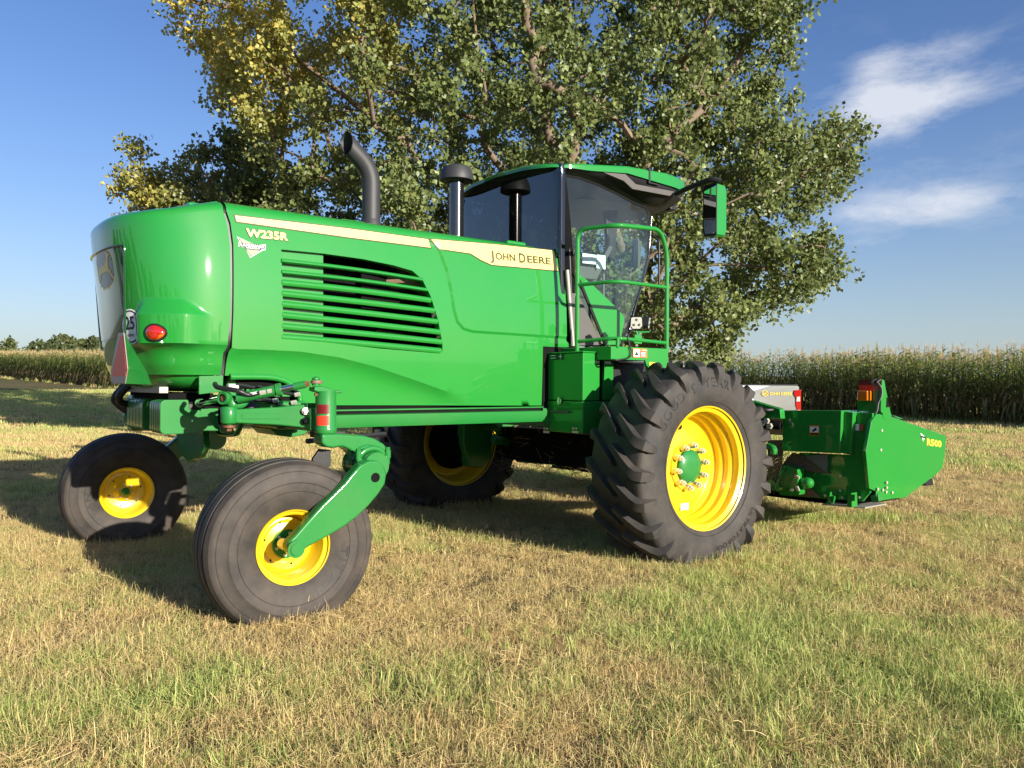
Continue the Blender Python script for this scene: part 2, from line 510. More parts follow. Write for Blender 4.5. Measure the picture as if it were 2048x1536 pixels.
def patch(x, y):
    """share of green grass, 0 dry .. 1 green"""
    x = np.asarray(x, float); y = np.asarray(y, float)
    n = .42 * vnoise(x * .55 + 3.1, y * .55, 5) + .30 * vnoise(x * 1.5, y * 1.5 + 7.3, 6) + .28 * vnoise(x * 4.2, y * 4.2, 8)
    g = (n - .5) * 2.3 + .17
    g = g - .30 * np.exp(-((x + 1.6) ** 2 / 1.6 + (y - 4.2) ** 2 / 1.2)) + .26 * np.exp(-((x - 2.6) ** 2 / 3 + (y - 3.0) ** 2 / 1.2)) + .22 * np.exp(-((x - 1.9) ** 2 / 1.5 + (y - 4.2) ** 2 / .7))
    g = g + .38 * np.exp(-((x - 3.6) ** 2 / 1.2 + (y - 8.6) ** 2 / .22))
    g = g + .26 * np.clip((y - 11) / 14, 0, 1) + .25 * np.clip((y - 28) / 20, 0, 1)
    return np.clip(g, 0.0, 1)
def grade(lo, hi, n, c, p=2.6):
    s = np.linspace(-1, 1, n)
    a = np.sign(s) * np.abs(s) ** p
    return np.where(a < 0, c + a * (c - lo), c + a * (hi - c))
gx = grade(-420, 420, 190, 0); gy = grade(-160, 1500, 210, 6, 3.2)
GX, GY = np.meshgrid(gx, gy)
GZ = gz(GX, GY)
nx, ny = len(gx), len(gy)
me = bpy.data.meshes.new('ground')
idx = np.arange(nx * ny).reshape(ny, nx)
quads = np.stack([idx[:-1, :-1], idx[:-1, 1:], idx[1:, 1:], idx[1:, :-1]], -1).reshape(-1, 4)
me.from_pydata(np.stack([GX, GY, GZ], -1).reshape(-1, 3).tolist(), [], quads.tolist())
at = me.attributes.new('green', 'FLOAT', 'POINT'); at.data.foreach_set('value', patch(GX, GY).reshape(-1).astype(np.float32))
me.shade_smooth()
ground = bpy.data.objects.new('ground', me); link(ground); tag(ground, 'dry mown lawn with tan and green patches', kind='structure')
gm = bpy.data.materials.new('lawn thatch'); t, b = nodes_of(gm); N, L = t.nodes, t.links
b.inputs['Roughness'].default_value = .95; b.inputs['Specular IOR Level'].default_value = .1
co = N.new('ShaderNodeTexCoord'); ga = N.new('ShaderNodeAttribute'); ga.attribute_name = 'green'
n1 = N.new('ShaderNodeTexNoise'); n1.inputs['Scale'].default_value = 7; n1.inputs['Detail'].default_value = 10; n1.inputs['Roughness'].default_value = .75
n2 = N.new('ShaderNodeTexNoise'); n2.inputs['Scale'].default_value = 55; n2.inputs['Detail'].default_value = 6
n3 = N.new('ShaderNodeTexNoise'); n3.inputs['Scale'].default_value = .8; n3.inputs['Detail'].default_value = 8; n3.inputs['Roughness'].default_value = .7
for n in (n1, n2, n3): L.new(co.outputs['Object'], n.inputs['Vector'])
ad = N.new('ShaderNodeMath'); ad.operation = 'MULTIPLY_ADD'; ad.inputs[1].default_value = .9; L.new(n1.outputs[0], ad.inputs[0])
ad2 = N.new('ShaderNodeMath'); ad2.operation = 'MULTIPLY_ADD'; ad2.inputs[1].default_value = .5; L.new(n3.outputs[0], ad2.inputs[0]); ad2.inputs[2].default_value = -.7
L.new(ad2.outputs[0], ad.inputs[2])
ad3 = N.new('ShaderNodeMath'); ad3.operation = 'ADD'; ad3.use_clamp = True; L.new(ad.outputs[0], ad3.inputs[0]); L.new(ga.outputs['Fac'], ad3.inputs[1])
mx = N.new('ShaderNodeMixRGB'); mx.inputs['Color1'].default_value = (.22, .155, .085, 1); mx.inputs['Color2'].default_value = (.13, .13, .05, 1)
L.new(ad3.outputs[0], mx.inputs['Fac'])
m2 = N.new('ShaderNodeMixRGB'); m2.blend_type = 'MULTIPLY'; m2.inputs['Fac'].default_value = .75
r2 = N.new('ShaderNodeMapRange'); r2.inputs['From Min'].default_value = .3; r2.inputs['From Max'].default_value = .7; r2.inputs['To Min'].default_value = .45; r2.inputs['To Max'].default_value = 1.35
L.new(n2.outputs[0], r2.inputs['Value']); L.new(mx.outputs[0], m2.inputs['Color1']); L.new(r2.outputs[0], m2.inputs['Color2'])
L.new(m2.outputs[0], b.inputs['Base Color'])
bp = N.new('ShaderNodeBump'); bp.inputs['Strength'].default_value = 1.0; bp.inputs['Distance'].default_value = .05
L.new(n2.outputs[0], bp.inputs['Height']); L.new(bp.outputs[0], b.inputs['Normal'])
me.materials.append(gm)

def instancer(name, protos, pts, rots, scl, idx, green=None):
    """one object whose points carry instances of the protos"""
    c = bpy.data.collections.new(name + '_shapes')
    for i, (pm, pmesh) in enumerate(protos):
        po = bpy.data.objects.new('%s_shape_%02d' % (name, i), pmesh); c.objects.link(po)
    me = bpy.data.meshes.new(name); me.from_pydata(np.asarray(pts).tolist(), [], [])
    a = me.attributes.new('rot', 'FLOAT_VECTOR', 'POINT'); a.data.foreach_set('vector', np.asarray(rots, np.float32).reshape(-1))
    a = me.attributes.new('scl', 'FLOAT_VECTOR', 'POINT'); a.data.foreach_set('vector', np.asarray(scl, np.float32).reshape(-1))
    a = me.attributes.new('idx', 'INT', 'POINT'); a.data.foreach_set('value', np.asarray(idx, np.int32))
    a = me.attributes.new('green', 'FLOAT', 'POINT'); a.data.foreach_set('value', np.asarray(green if green is not None else np.zeros(len(pts)), np.float32))
    o = bpy.data.objects.new(name, me); link(o)
    g = bpy.data.node_groups.new(name, 'GeometryNodeTree')
    g.interface.new_socket('Geometry', in_out='INPUT', socket_type='NodeSocketGeometry')
    g.interface.new_socket('Geometry', in_out='OUTPUT', socket_type='NodeSocketGeometry')
    gi = g.nodes.new('NodeGroupInput'); go = g.nodes.new('NodeGroupOutput')
    ip = g.nodes.new('GeometryNodeInstanceOnPoints'); ci = g.nodes.new('GeometryNodeCollectionInfo')
    ci.inputs['Collection'].default_value = c; ci.inputs['Separate Children'].default_value = True; ci.inputs['Reset Children'].default_value = True
    def na(nm, ty):
        n = g.nodes.new('GeometryNodeInputNamedAttribute'); n.data_type = ty; n.inputs['Name'].default_value = nm
        return n.outputs['Attribute']
    ip.inputs['Pick Instance'].default_value = True
    g.links.new(gi.outputs[0], ip.inputs['Points']); g.links.new(ci.outputs[0], ip.inputs['Instance'])
    g.links.new(na('idx', 'INT'), ip.inputs['Instance Index']); g.links.new(na('rot', 'FLOAT_VECTOR'), ip.inputs['Rotation']); g.links.new(na('scl', 'FLOAT_VECTOR'), ip.inputs['Scale'])
    g.links.new(ip.outputs[0], go.inputs[0])
    md = o.modifiers.new('scatter', 'NODES'); md.node_group = g
    return o

def color_mesh(name, v, f, cols, m, smooth=True):
    me = bpy.data.meshes.new(name)
    v = np.asarray(v, np.float32); f = np.asarray(f, np.int32); k = f.shape[1]
    me.vertices.add(len(v)); me.vertices.foreach_set('co', v.reshape(-1))
    me.loops.add(f.size); me.loops.foreach_set('vertex_index', f.reshape(-1))
    me.polygons.add(len(f)); me.polygons.foreach_set('loop_start', np.arange(0, f.size, k, dtype=np.int32)); me.polygons.foreach_set('loop_total', np.full(len(f), k, np.int32))
    me.update(calc_edges=True)
    a = me.attributes.new('leaf_color', 'FLOAT_COLOR', 'FACE')
    c = np.ones((len(f), 4), np.float32); c[:, :3] = cols
    a.data.foreach_set('color', c.reshape(-1))
    if smooth: me.shade_smooth()
    me.materials.append(m)
    return me

# grass blade material: each blade is green or straw, by its tuft's share of green
gbm = bpy.data.materials.new('grass blades'); gbm.use_nodes = True
t = gbm.node_tree; N, L = t.nodes, t.links; N.clear()
out = N.new('ShaderNodeOutputMaterial'); b = N.new('ShaderNodeBsdfPrincipled'); b.inputs['Roughness'].default_value = .55; b.inputs['Specular IOR Level'].default_value = .3
tr = N.new('ShaderNodeBsdfTranslucent'); mxs = N.new('ShaderNodeMixShader'); mxs.inputs[0].default_value = .30
ab = N.new('ShaderNodeAttribute'); ab.attribute_name = 'leaf_color'
ag = N.new('ShaderNodeAttribute'); ag.attribute_name = 'green'; ag.attribute_type = 'INSTANCER'
sp = N.new('ShaderNodeSeparateColor'); L.new(ab.outputs['Color'], sp.inputs[0])
sb = N.new('ShaderNodeMath'); sb.operation = 'SUBTRACT'; L.new(ag.outputs['Fac'], sb.inputs[0]); L.new(sp.outputs[0], sb.inputs[1])
ml = N.new('ShaderNodeMath'); ml.operation = 'MULTIPLY_ADD'; ml.inputs[1].default_value = 5; ml.inputs[2].default_value = .5; ml.use_clamp = True; L.new(sb.outputs[0], ml.inputs[0])
st = N.new('ShaderNodeMixRGB'); st.inputs['Color1'].default_value = (.90, .72, .34, 1); st.inputs['Color2'].default_value = (.50, .33, .14, 1); L.new(sp.outputs[1], st.inputs['Fac'])
gr = N.new('ShaderNodeMixRGB'); gr.inputs['Color1'].default_value = (.24, .37, .07, 1); gr.inputs['Color2'].default_value = (.64, .64, .22, 1); L.new(sp.outputs[1], gr.inputs['Fac'])
mc = N.new('ShaderNodeMixRGB'); L.new(ml.outputs[0], mc.inputs['Fac']); L.new(st.outputs[0], mc.inputs['Color1']); L.new(gr.outputs[0], mc.inputs['Color2'])
L.new(mc.outputs[0], b.inputs['Base Color']); L.new(mc.outputs[0], tr.inputs[0]); L.new(b.outputs[0], mxs.inputs[1]); L.new(tr.outputs[0], mxs.inputs[2]); L.new(mxs.outputs[0], out.inputs[0])

def tuft(nb, rad, h0, h1, w):
    v, f, c = [], [], []
    for i in range(nb):
        a = RNG.uniform(0, 2 * PI); r = rad * math.sqrt(RNG.uniform(0, 1))
        x, y = r * math.cos(a), r * math.sin(a)
        h = RNG.uniform(h0, h1); az = RNG.uniform(0, 2 * PI); lean = RNG.uniform(.05, .8) * h
        dx, dy = math.cos(az), math.sin(az); px, py = -dy, dx
        ww = w * RNG.uniform(.6, 1.3); n = len(v)
        flat = RNG.uniform() < .27
        if flat: lean, h = RNG.uniform(1.0, 1.8) * h, h * RNG.uniform(.15, .45)
        v += [(x - px * ww, y - py * ww, -.01), (x + px * ww, y + py * ww, -.01),
              (x + dx * lean * .35 - px * ww * .8, y + dy * lean * .35 - py * ww * .8, h * .6), (x + dx * lean * .35 + px * ww * .8, y + dy * lean * .35 + py * ww * .8, h * .6),
              (x + dx * lean, y + dy * lean, h), (x + dx * lean + px * .0006, y + dy * lean, h)]
        f += [(n, n + 1, n + 3, n + 2), (n + 2, n + 3, n + 5, n + 4)]
        cc = (RNG.uniform(), RNG.uniform(), 0); c += [cc, cc]
    return color_mesh('tuft', v, f, c, gbm)
def fibres(nb, nu, rad):
    """matted straw: fine bent fibres lying at all angles with short upright stubs between"""
    v, f, c = [], [], []
    for i in range(nb + nu):
        a = RNG.uniform(0, 2 * PI); r = rad * math.sqrt(RNG.uniform(0, 1)); p = Vector((r * math.cos(a), r * math.sin(a), 0))
        az = RNG.uniform(0, 2 * PI)
        if i < nb: tilt = abs(RNG.normal(.25, .45)); ln = RNG.uniform(.03, .085); p.z = RNG.uniform(-.002, .016); w = RNG.uniform(.0009, .0018); bend = RNG.normal(0, .5)
        else: tilt = RNG.uniform(.8, 1.5); ln = RNG.uniform(.015, .044); p.z = -.005; w = RNG.uniform(.0015, .0030); bend = RNG.normal(-.2, .4)
        n = len(v)
        for k in range(4):
            t = k / 3; tl = tilt + bend * (t - .3); q = p + Vector((math.cos(az) * math.cos(tl), math.sin(az) * math.cos(tl), math.sin(tl))) * (ln * t)
            ro = RNG.uniform(0, PI) if k == 0 else ro
            sd = (Vector((-math.sin(az), math.cos(az), 0)) * math.cos(ro) + Vector((0, 0, 1)) * math.sin(ro) * .7) * (w * (1 - .55 * t))
            v += [tuple(q - sd), tuple(q + sd)]
        f += [(n + 2 * k, n + 2 * k + 1, n + 2 * k + 3, n + 2 * k + 2) for k in range(3)]
        cc = (RNG.uniform(), RNG.uniform(), 0); c += [cc] * 3
    return color_mesh('tuft', v, f, c, gbm)
protos = [(0, fibres(26, 16, .085)) for _ in range(9)] + [(0, tuft(18, .06, .025, .07, .0028)) for _ in range(3)] + [(0, tuft(34, .13, .03, .085, .0042)) for _ in range(5)] + [(0, tuft(34, .26, .035, .10, .009)) for _ in range(4)]
def ring(r0, r1, dens, a0=-.72, a1=.72):
    n = int((a1 - a0) / 2 * (r1 * r1 - r0 * r0) * dens)
    a = RNG.uniform(a0, a1, n); r = np.sqrt(RNG.uniform(r0 * r0, r1 * r1, n))
    return r * np.sin(a), r * np.cos(a), r
parts = []
for (r0, r1, d, lo, hi) in ((1.6, 5.2, 560, 0, 12), (5.2, 9, 380, 0, 12), (9, 15, 210, 0, 17), (15, 28, 70, 12, 17), (28, 64, 14, 17, 21)):
    x, y, r = ring(r0, r1, d)
    ii = RNG.integers(lo, hi, len(x))
    if lo == 0: ii = np.where(RNG.uniform(size=len(x)) < .82, ii % 9, ii)
    parts.append((x, y, ii))
gxs = np.concatenate([p[0] for p in parts]); gys = np.concatenate([p[1] for p in parts]); gii = np.concatenate([p[2] for p in parts])
thin = vnoise(gxs * 3.1, gys * 3.1, 21) + .6 * vnoise(gxs * 9, gys * 9, 22)
keep = (thin > .42) | (RNG.uniform(size=len(gxs)) < .35)
gxs, gys, gii = gxs[keep], gys[keep], gii[keep]
n = len(gxs)
gg = np.clip(patch(gxs, gys) + RNG.normal(0, .13, n), 0, 1)
sc = RNG.uniform(.75, 1.25, n) * (.8 + .55 * gg)
grass = instancer('lawn_grass', protos, np.stack([gxs, gys, gz(gxs, gys) - .004], -1), np.stack([RNG.normal(0, .12, n), RNG.normal(0, .12, n), RNG.uniform(0, 6.28, n)], -1),
                  np.stack([sc, sc, sc * RNG.uniform(.7, 1.3, n)], -1), gii, gg)
tag(grass, 'short dry lawn grass, straw coloured with green tufts', kind='stuff')
# longer green clumps: beside the drive tyre and in the foreground
wl_pts = []
for (cx, cy, rx, ry, k) in ((3.55, 8.5, 1.0, .28, 120), (3.0, 8.3, .5, .2, 40), (1.15, 3.15, .35, .2, 26), (2.25, 3.15, .5, .3, 40), (.2, 4.4, .5, .2, 26), (2.1, 4.6, .5, .2, 30), (-1.3, 2.9, .5, .2, 20), (-1.35, 5.15, .15, .12, 10), (9.3, 15.5, .9, .5, 40)):
    for _ in range(k):
        wl_pts.append((cx + RNG.normal() * rx * .5, cy + RNG.normal() * ry * .6))
wl_pts = np.array(wl_pts); n = len(wl_pts)
long_protos = [(0, tuft(22, .05, .05, .15, .0032)) for _ in range(4)]
ss = RNG.uniform(.5, .95, n) * np.where(wl_pts[:, 1] < 6, .75, 1.1)
tall = instancer('tall_grass', long_protos, np.stack([wl_pts[:, 0], wl_pts[:, 1], gz(wl_pts[:, 0], wl_pts[:, 1])], -1), np.stack([RNG.normal(0, .2, n), RNG.normal(0, .2, n), RNG.uniform(0, 6.28, n)], -1),
                 np.stack([ss, ss, ss], -1), RNG.integers(0, 4, n), np.full(n, 1.0))
tag(tall, 'longer dark green grass clumps in the lawn', kind='stuff')
# matted clippings left by the mower
cl_c = np.stack([RNG.uniform(-5, 7, 90), RNG.uniform(2.2, 11, 90)], -1)
cl_p = np.repeat(cl_c, 16, 0) + RNG.normal(0, 1, (1440, 2)) * np.array([.22, .07])
cl_s = RNG.uniform(.8, 1.5, 1440)
tag(instancer('dry_clippings', [(0, fibres(30, 2, .10)) for _ in range(4)], np.stack([cl_p[:, 0], cl_p[:, 1], gz(cl_p[:, 0], cl_p[:, 1]) + .016], -1), np.stack([RNG.normal(0, .15, 1440), RNG.normal(0, .15, 1440), RNG.uniform(0, 6.28, 1440)], -1), np.stack([cl_s, cl_s, cl_s], -1), RNG.integers(0, 4, 1440), np.zeros(1440)),
    'matted dry clippings lying on the lawn', kind='stuff')
# fallen leaves on the lawn left of the machine
fl = 260
fx_ = RNG.uniform(-9, 3, fl); fy_ = RNG.uniform(7.5, 24, fl)
lv = np.array([(0, -.03, 0), (.026, 0, .01), (0, .035, 0), (-.026, 0, .012)])
lm = color_mesh('leaf', lv, [(0, 1, 2, 3)], [(.5, .40, .13)], LEAF)
tag(instancer('fallen_leaves', [(0, lm)], np.stack([fx_, fy_, gz(fx_, fy_) + .045], -1), np.stack([RNG.normal(0, .5, fl), RNG.normal(0, .5, fl), RNG.uniform(0, 6.28, fl)], -1), np.ones((fl, 3)) * RNG.uniform(.8, 1.3, (fl, 1)), np.zeros(fl)),
    'fallen yellow leaves on the lawn', kind='stuff')

# ------------------------------------------------------------------ corn field
def ribbon(path, widths, side, fold=.25):
    """leaf blade: two strips folded along the midrib"""
    v, f = [], []
    for p, w in zip(path, widths):
        v += [p - side * w + Vector((0, 0, w * fold)), p, p + side * w + Vector((0, 0, w * fold))]
    for i in range(len(path) - 1):
        a = i * 3
        f += [(a, a + 1, a + 4, a + 3), (a + 1, a + 2, a + 5, a + 4)]
    return v, f
def corn_variant(seed):
    r = random.Random(seed)
    H = r.uniform(2.3, 2.6)
    lx, ly = r.uniform(-.12, .12), r.uniform(-.12, .12)
    def at(z): return Vector((lx * (z / H) ** 2, ly * (z / H) ** 2, z))
    s = B(); s.tube([at(z) for z in (-.05, .5, 1.0, 1.6, 2.1, H)], [.015, .014, .013, .011, .008, .004], 5)
    sf = [(a) for a in s.f]
    v, f, c = [], [], []
    az = r.uniform(0, 6.28)
    n = 13
    for i in range(n):
        z = .40 + (H - .50) * (i / (n - 1)) ** .85 + r.uniform(-.05, .05)
        a = az + PI * (i % 2) + r.uniform(-.45, .45)
        d = Vector((math.cos(a), math.sin(a), 0)); sd = Vector((-d.y, d.x, 0))
        ln = r.uniform(.55, .8) * (1 - .35 * abs(i / (n - 1) - .5)); droop = r.uniform(.5, 1.25) + (.5 if i < 4 else 0)
        up = r.uniform(.25, .5)
        path, w = [], []
        for k in range(6):
            q = k / 5
            path.append(at(z) + d * (ln * q * (1 - .25 * q * droop)) + Vector((0, 0, up * q - droop * ln * q * q * .95)))
            w.append(.042 * (math.sin(PI * (.12 + .88 * q)) ** .7) * (1 - q) ** .25 + .002)
        vv, ff = ribbon(path, w, sd)
        o = len(v); v += vv; f += [tuple(k + o for k in q) for q in ff]
        dry = r.uniform(0, 1)
        if i < 4: col = (.34, .26, .13) if dry < .6 else (.16, .18, .05)
        elif dry < .10: col = (.40, .35, .16)
        else:
            g = r.uniform(.7, 1.25); col = (.15 * g + (.12 if i > 8 else 0), .205 * g + (.11 if i > 8 else 0), .050 * g + (.03 if i > 8 else 0))  # upper leaves yellower, and coloured paler to imitate bright sun on the tops
        c += [tuple(x * r.uniform(.85, 1.15) for x in col) for _ in ff]
    # ear
    e = B(); ze = r.uniform(1.0, 1.25); da = az + 1.2; ed = Vector((math.cos(da), math.sin(da), 1.4)).normalized()
    e.tube([at(ze), at(ze) + ed * .08, at(ze) + ed * .2, at(ze) + ed * .27], [.012, .03, .026, .004], 6)
    # tassel
    tv, tf, tcol = [], [], []
    for k in range(6):
        a = r.uniform(0, 6.28); sp_ = r.uniform(.03, .13) if k else 0
        p0 = at(H - .05 + r.uniform(0, .1)); tip = p0 + Vector((math.cos(a) * sp_, math.sin(a) * sp_, r.uniform(.18, .30)))
        sd = Vector((math.sin(a), -math.cos(a), 0)) * .005
        o = len(tv); mid = (p0 + tip) / 2 + Vector((math.cos(a), math.sin(a), 0)) * sp_ * .3
        sd2 = Vector((math.cos(a), math.sin(a), 0)) * .0045
        tv += [p0 - sd, p0 + sd, mid + sd, mid - sd, tip - sd * .4, tip + sd * .4, p0 - sd2, p0 + sd2, mid + sd2, mid - sd2]
        tf += [(o, o + 1, o + 2, o + 3), (o + 3, o + 2, o + 5, o + 4), (o + 6, o + 7, o + 8, o + 9)]
        cc = (.56 * r.uniform(.85, 1.1), .44 * r.uniform(.85, 1.1), .21)
        tcol += [cc] * 3
    ms = color_mesh('corn_stalk', [tuple(p) for p in s.v], [q for q in s.f if len(q) == 4], [(.13, .14, .05)] * len([q for q in s.f if len(q) == 4]), CORNLEAF)
    ml = color_mesh('corn_leaves', [tuple(p) for p in v], f, c, CORNLEAF)
    me_ = color_mesh('corn_ear', [tuple(p) for p in e.v], [q for q in e.f if len(q) == 4], [(.24, .22, .09)] * len([q for q in e.f if len(q) == 4]), CORNLEAF)
    mt = color_mesh('corn_tassel', [tuple(p) for p in tv], tf, tcol, CORNLEAF)
    # all in one for the mass of the field
    allv, allf, allc = [], [], []
    for V, F, Cc in (([tuple(p) for p in s.v], [q for q in s.f if len(q) == 4], [(.13, .14, .05)]), ([tuple(p) for p in v], f, c), ([tuple(p) for p in e.v], [q for q in e.f if len(q) == 4], [(.24, .22, .09)]), ([tuple(p) for p in tv], tf, tcol)):
        o = len(allv); allv += V; allf += [tuple(k + o for k in q) for q in F]; allc += (Cc * len(F) if len(Cc) == 1 else Cc)
    whole = color_mesh('corn_whole', allv, allf, allc, CORNLEAF)
    return ms, ml, me_, mt, whole
CORN = [corn_variant(100 + i) for i in range(9)]
EDGE = [(-100, 135), (-56, 87), (-31.5, 62), (-5, 48), (11.7, 39.1), (15.7, 32.6), (18.25, 28.4), (25, 17.3)]
cpts = []
for k in range(len(EDGE) - 1):
    a = Vector(EDGE[k]); c = Vector(EDGE[k + 1]); d = (c - a); ln = d.length; d = d / ln; nr = Vector((-d.y, d.x))
    mid_hidden = k in (2,)
    right = k >= 4
    for row in range(5 if mid_hidden else 10 if right else 9):
        step = (.19 if right else .24) if not mid_hidden else .34
        s_ = RNG.uniform(0, step)
        while s_ < ln:
            q = a + d * (s_ + RNG.normal() * .03) + nr * (row * .72 + RNG.normal() * .05)
            cpts.append((q.x, q.y, row)); s_ += step * RNG.uniform(.75, 1.3)
cpts = np.array(cpts)
az_ = cpts[:, 0] / cpts[:, 1]
dist = np.hypot(cpts[:, 0], cpts[:, 1])
key = np.where((az_ > .285) & (az_ < .66) & (cpts[:, 2] < 3), dist + cpts[:, 2] * 3, 1e9)
order = np.argsort(key); solo = order[:300]; rest = order[300:]
for i in solo:
    x, y, row = cpts[i]
    ms, ml, me_, mt, _ = CORN[int(RNG.integers(0, 9))]
    o = bpy.data.objects.new('corn_plant', ms); link(o)
    s_ = RNG.uniform(.88, 1.12)
    o.location = (x, y, float(gz(x, y))); o.rotation_euler = (RNG.normal() * .03, RNG.normal() * .03, RNG.uniform(0, 6.28)); o.scale = (s_, s_, s_)
    tag(o, 'tall corn plant with tan tassel at the edge of the field right of the tree', 'corn plant', 'corn plants along the right field edge')
    for nm, mm in (('leaves', ml), ('ear', me_), ('tassel', mt)):
        link(bpy.data.objects.new(nm, mm), o)
n = len(rest); rp = cpts[rest]; ss = RNG.uniform(.88, 1.12, n)
field = instancer('corn_field', [(0, c[4]) for c in CORN], np.stack([rp[:, 0], rp[:, 1], gz(rp[:, 0], rp[:, 1])], -1), np.stack([RNG.normal(0, .03, n), RNG.normal(0, .03, n), RNG.uniform(0, 6.28, n)], -1), np.stack([ss, ss, ss], -1), RNG.integers(0, 9, n))
tag(field, 'ripening corn field standing behind the lawn', kind='stuff')
# weeds at the foot of the corn
n = 420
wk = RNG.uniform(0, 1, n); seg = RNG.integers(0, len(EDGE) - 1, n)
ea = np.array(EDGE)[seg]; eb = np.array(EDGE)[seg + 1]
wp = ea + (eb - ea) * wk[:, None] + RNG.normal(0, .35, (n, 2))
wp = wp - (wp / np.hypot(wp[:, 0], wp[:, 1])[:, None]) * .5
weed_protos = [(0, tuft(30, .22, .08, .32, .012)) for _ in range(4)]
wp = wp[wp[:, 0] < 8]; n = len(wp)
tag(instancer('edge_weeds', weed_protos, np.stack([wp[:, 0], wp[:, 1], gz(wp[:, 0], wp[:, 1])], -1), np.stack([np.zeros(n), np.zeros(n), RNG.uniform(0, 6.28, n)], -1), RNG.uniform(.4, 1.3, (n, 1)) * np.ones((1, 3)), RNG.integers(0, 4, n), RNG.uniform(.3, 1.0, n)),
    'weeds and grass at the foot of the corn', kind='stuff')

# ------------------------------------------------------------------ trees
def in_poly(px, py, poly):
    n = len(poly); inside = np.zeros(len(px), bool); j = n - 1
    for i in range(n):
        xi, yi = poly[i]; xj, yj = poly[j]
        cond = ((yi > py) != (yj > py)) & (px < (xj - xi) * (py - yi) / ((yj - yi) + 1e-9) + xi)
        inside ^= cond; j = i
    return inside
def leaf_cloud(cent, rad, per, size, colfn, droop=.5):
    """leaf_mesh arrays: folded four-point leaves scattered about the cluster centres"""
    n = len(cent)
    ci = np.repeat(np.arange(n), per)
    m_ = len(ci)
    off = RNG.normal(size=(m_, 3)); off /= np.linalg.norm(off, axis=1)[:, None]
    off *= (RNG.uniform(0, 1, m_) ** .55)[:, None] * rad[ci][:, None] * np.array([1.0, 1.0, .8])
    # leaves gather on a few sprigs per cluster
    sprig = RNG.integers(0, 14, m_); key = ci * 14 + sprig
    sv = RNG.normal(size=(n * 14, 3)); sv /= np.linalg.norm(sv, axis=1)[:, None]
    sl = RNG.uniform(.25, 1.0, n * 14)
    along = RNG.uniform(.15, 1, m_) ** .7
    twig = sv[key] * (sl[key] * along * rad[ci] * 1.15)[:, None] + RNG.normal(0, .055, (m_, 3))
    mixf = (RNG.uniform(size=m_) < .75)[:, None]
    pos = cent[ci] + np.where(mixf, twig, off)
    nrm = RNG.normal(size=(m_, 3)); nrm[:, 2] *= .75; nrm += np.array([.25, -.35, .15]) * .9
    nrm /= np.linalg.norm(nrm, axis=1)[:, None]
    dn = RNG.normal(size=(m_, 3)) * .6; dn[:, 2] -= droop
    ax = dn - nrm * (dn * nrm).sum(1)[:, None]; ax /= np.linalg.norm(ax, axis=1)[:, None] + 1e-9
    sd = np.cross(nrm, ax)
    s_ = (size * RNG.uniform(.7, 1.25, m_))[:, None]
    p0 = pos - ax * s_ * .5; p2 = pos + ax * s_ * .62
    p1 = pos - ax * s_ * .12 + sd * s_ * .5 + nrm * s_ * .12; p3 = pos - ax * s_ * .12 - sd * s_ * .5 + nrm * s_ * .12
    v = np.stack([p0, p1, p2, p3], 1).reshape(-1, 3)
    base = np.arange(m_) * 4
    f = np.concatenate([np.stack([base, base + 1, base + 2], 1), np.stack([base, base + 2, base + 3], 1)])
    c = colfn(pos, ci)
    return v, f, np.concatenate([c, c])
def grow(limbs, cent, r_tip=.012):
    """joins every cluster to the nearest wood already grown; returns tube list with pipe-model radii"""
    nodes = []; par = []
    for lb in limbs:
        pts = spline(lb['pts'], 5)
        prev = lb.get('parent_node', -1)
        if isinstance(prev, Vector):
            prev = int(np.argmin([(q - prev).length for q in nodes]))
        for p in pts:
            nodes.append(p); par.append(prev); prev = len(nodes) - 1
    n0 = len(nodes)
    P = np.array([tuple(p) for p in nodes] + [(0, 0, 0)] * (len(cent) * 3)); cnt = n0
    root = np.array(tuple(limbs[0]['pts'][0]))
    order = np.argsort(np.linalg.norm(cent - (root + np.array([0, 0, 3.0])), axis=1))
    tips = []
    for i in order:
        d = P[:cnt] - cent[i]
        dd = np.linalg.norm(d, axis=1) + .6 * np.clip(d[:, 2], 0, 9)
        j = int(np.argmin(dd))
        a = P[j]; prev = j
        for q in (.36, .70, 1.0):
            p = a + (cent[i] - a) * q + np.array([0, 0, .10 * math.sin(PI * q)]) * np.linalg.norm(cent[i] - a) + RNG.normal(0, .05, 3) * (q < 1)
            P[cnt] = p; nodes.append(Vector(p)); par.append(prev); prev = cnt; cnt += 1
        tips.append(prev)
    area = np.zeros(cnt)
    for tnode in tips: area[tnode] += r_tip ** 2.2
    for i in range(cnt - 1, -1, -1):
        if area[i] == 0: area[i] = r_tip ** 2.2
        if par[i] >= 0: area[par[i]] += area[i]
    rad = area ** (1 / 2.2)
    return nodes, par, rad
def wood_mesh(nodes, par, rad, base_r):
    k = base_r / rad.max()
    rad = np.minimum(rad * max(k, .55), base_r)
    rad = np.maximum(rad, .008)
    b = B(); seen = set()
    kids = {}
    for i, p in enumerate(par): kids.setdefault(p, []).append(i)
    starts = list(kids.get(-1, []))
    stack = [(s_, None) for s_ in starts]
    while stack:
        i, frm = stack.pop()
        path = [frm, i] if frm is not None else [i]
        cur = i
        while True:
            ch = kids.get(cur, [])
            if not ch: break
            ch = sorted(ch, key=lambda q: -rad[q])
            for o_ in ch[1:]: stack.append((o_, cur))
            cur = ch[0]; path.append(cur)
        if len(path) < 2: continue
        rr = [float(rad[q]) for q in path]
        if frm is not None: rr[0] = min(rr[0], rr[1] * 1.25)
        b.tube([nodes[q] for q in path], rr, 8 if max(rr) > .08 else 5 if max(rr) > .03 else 4, cap=False)
    return b
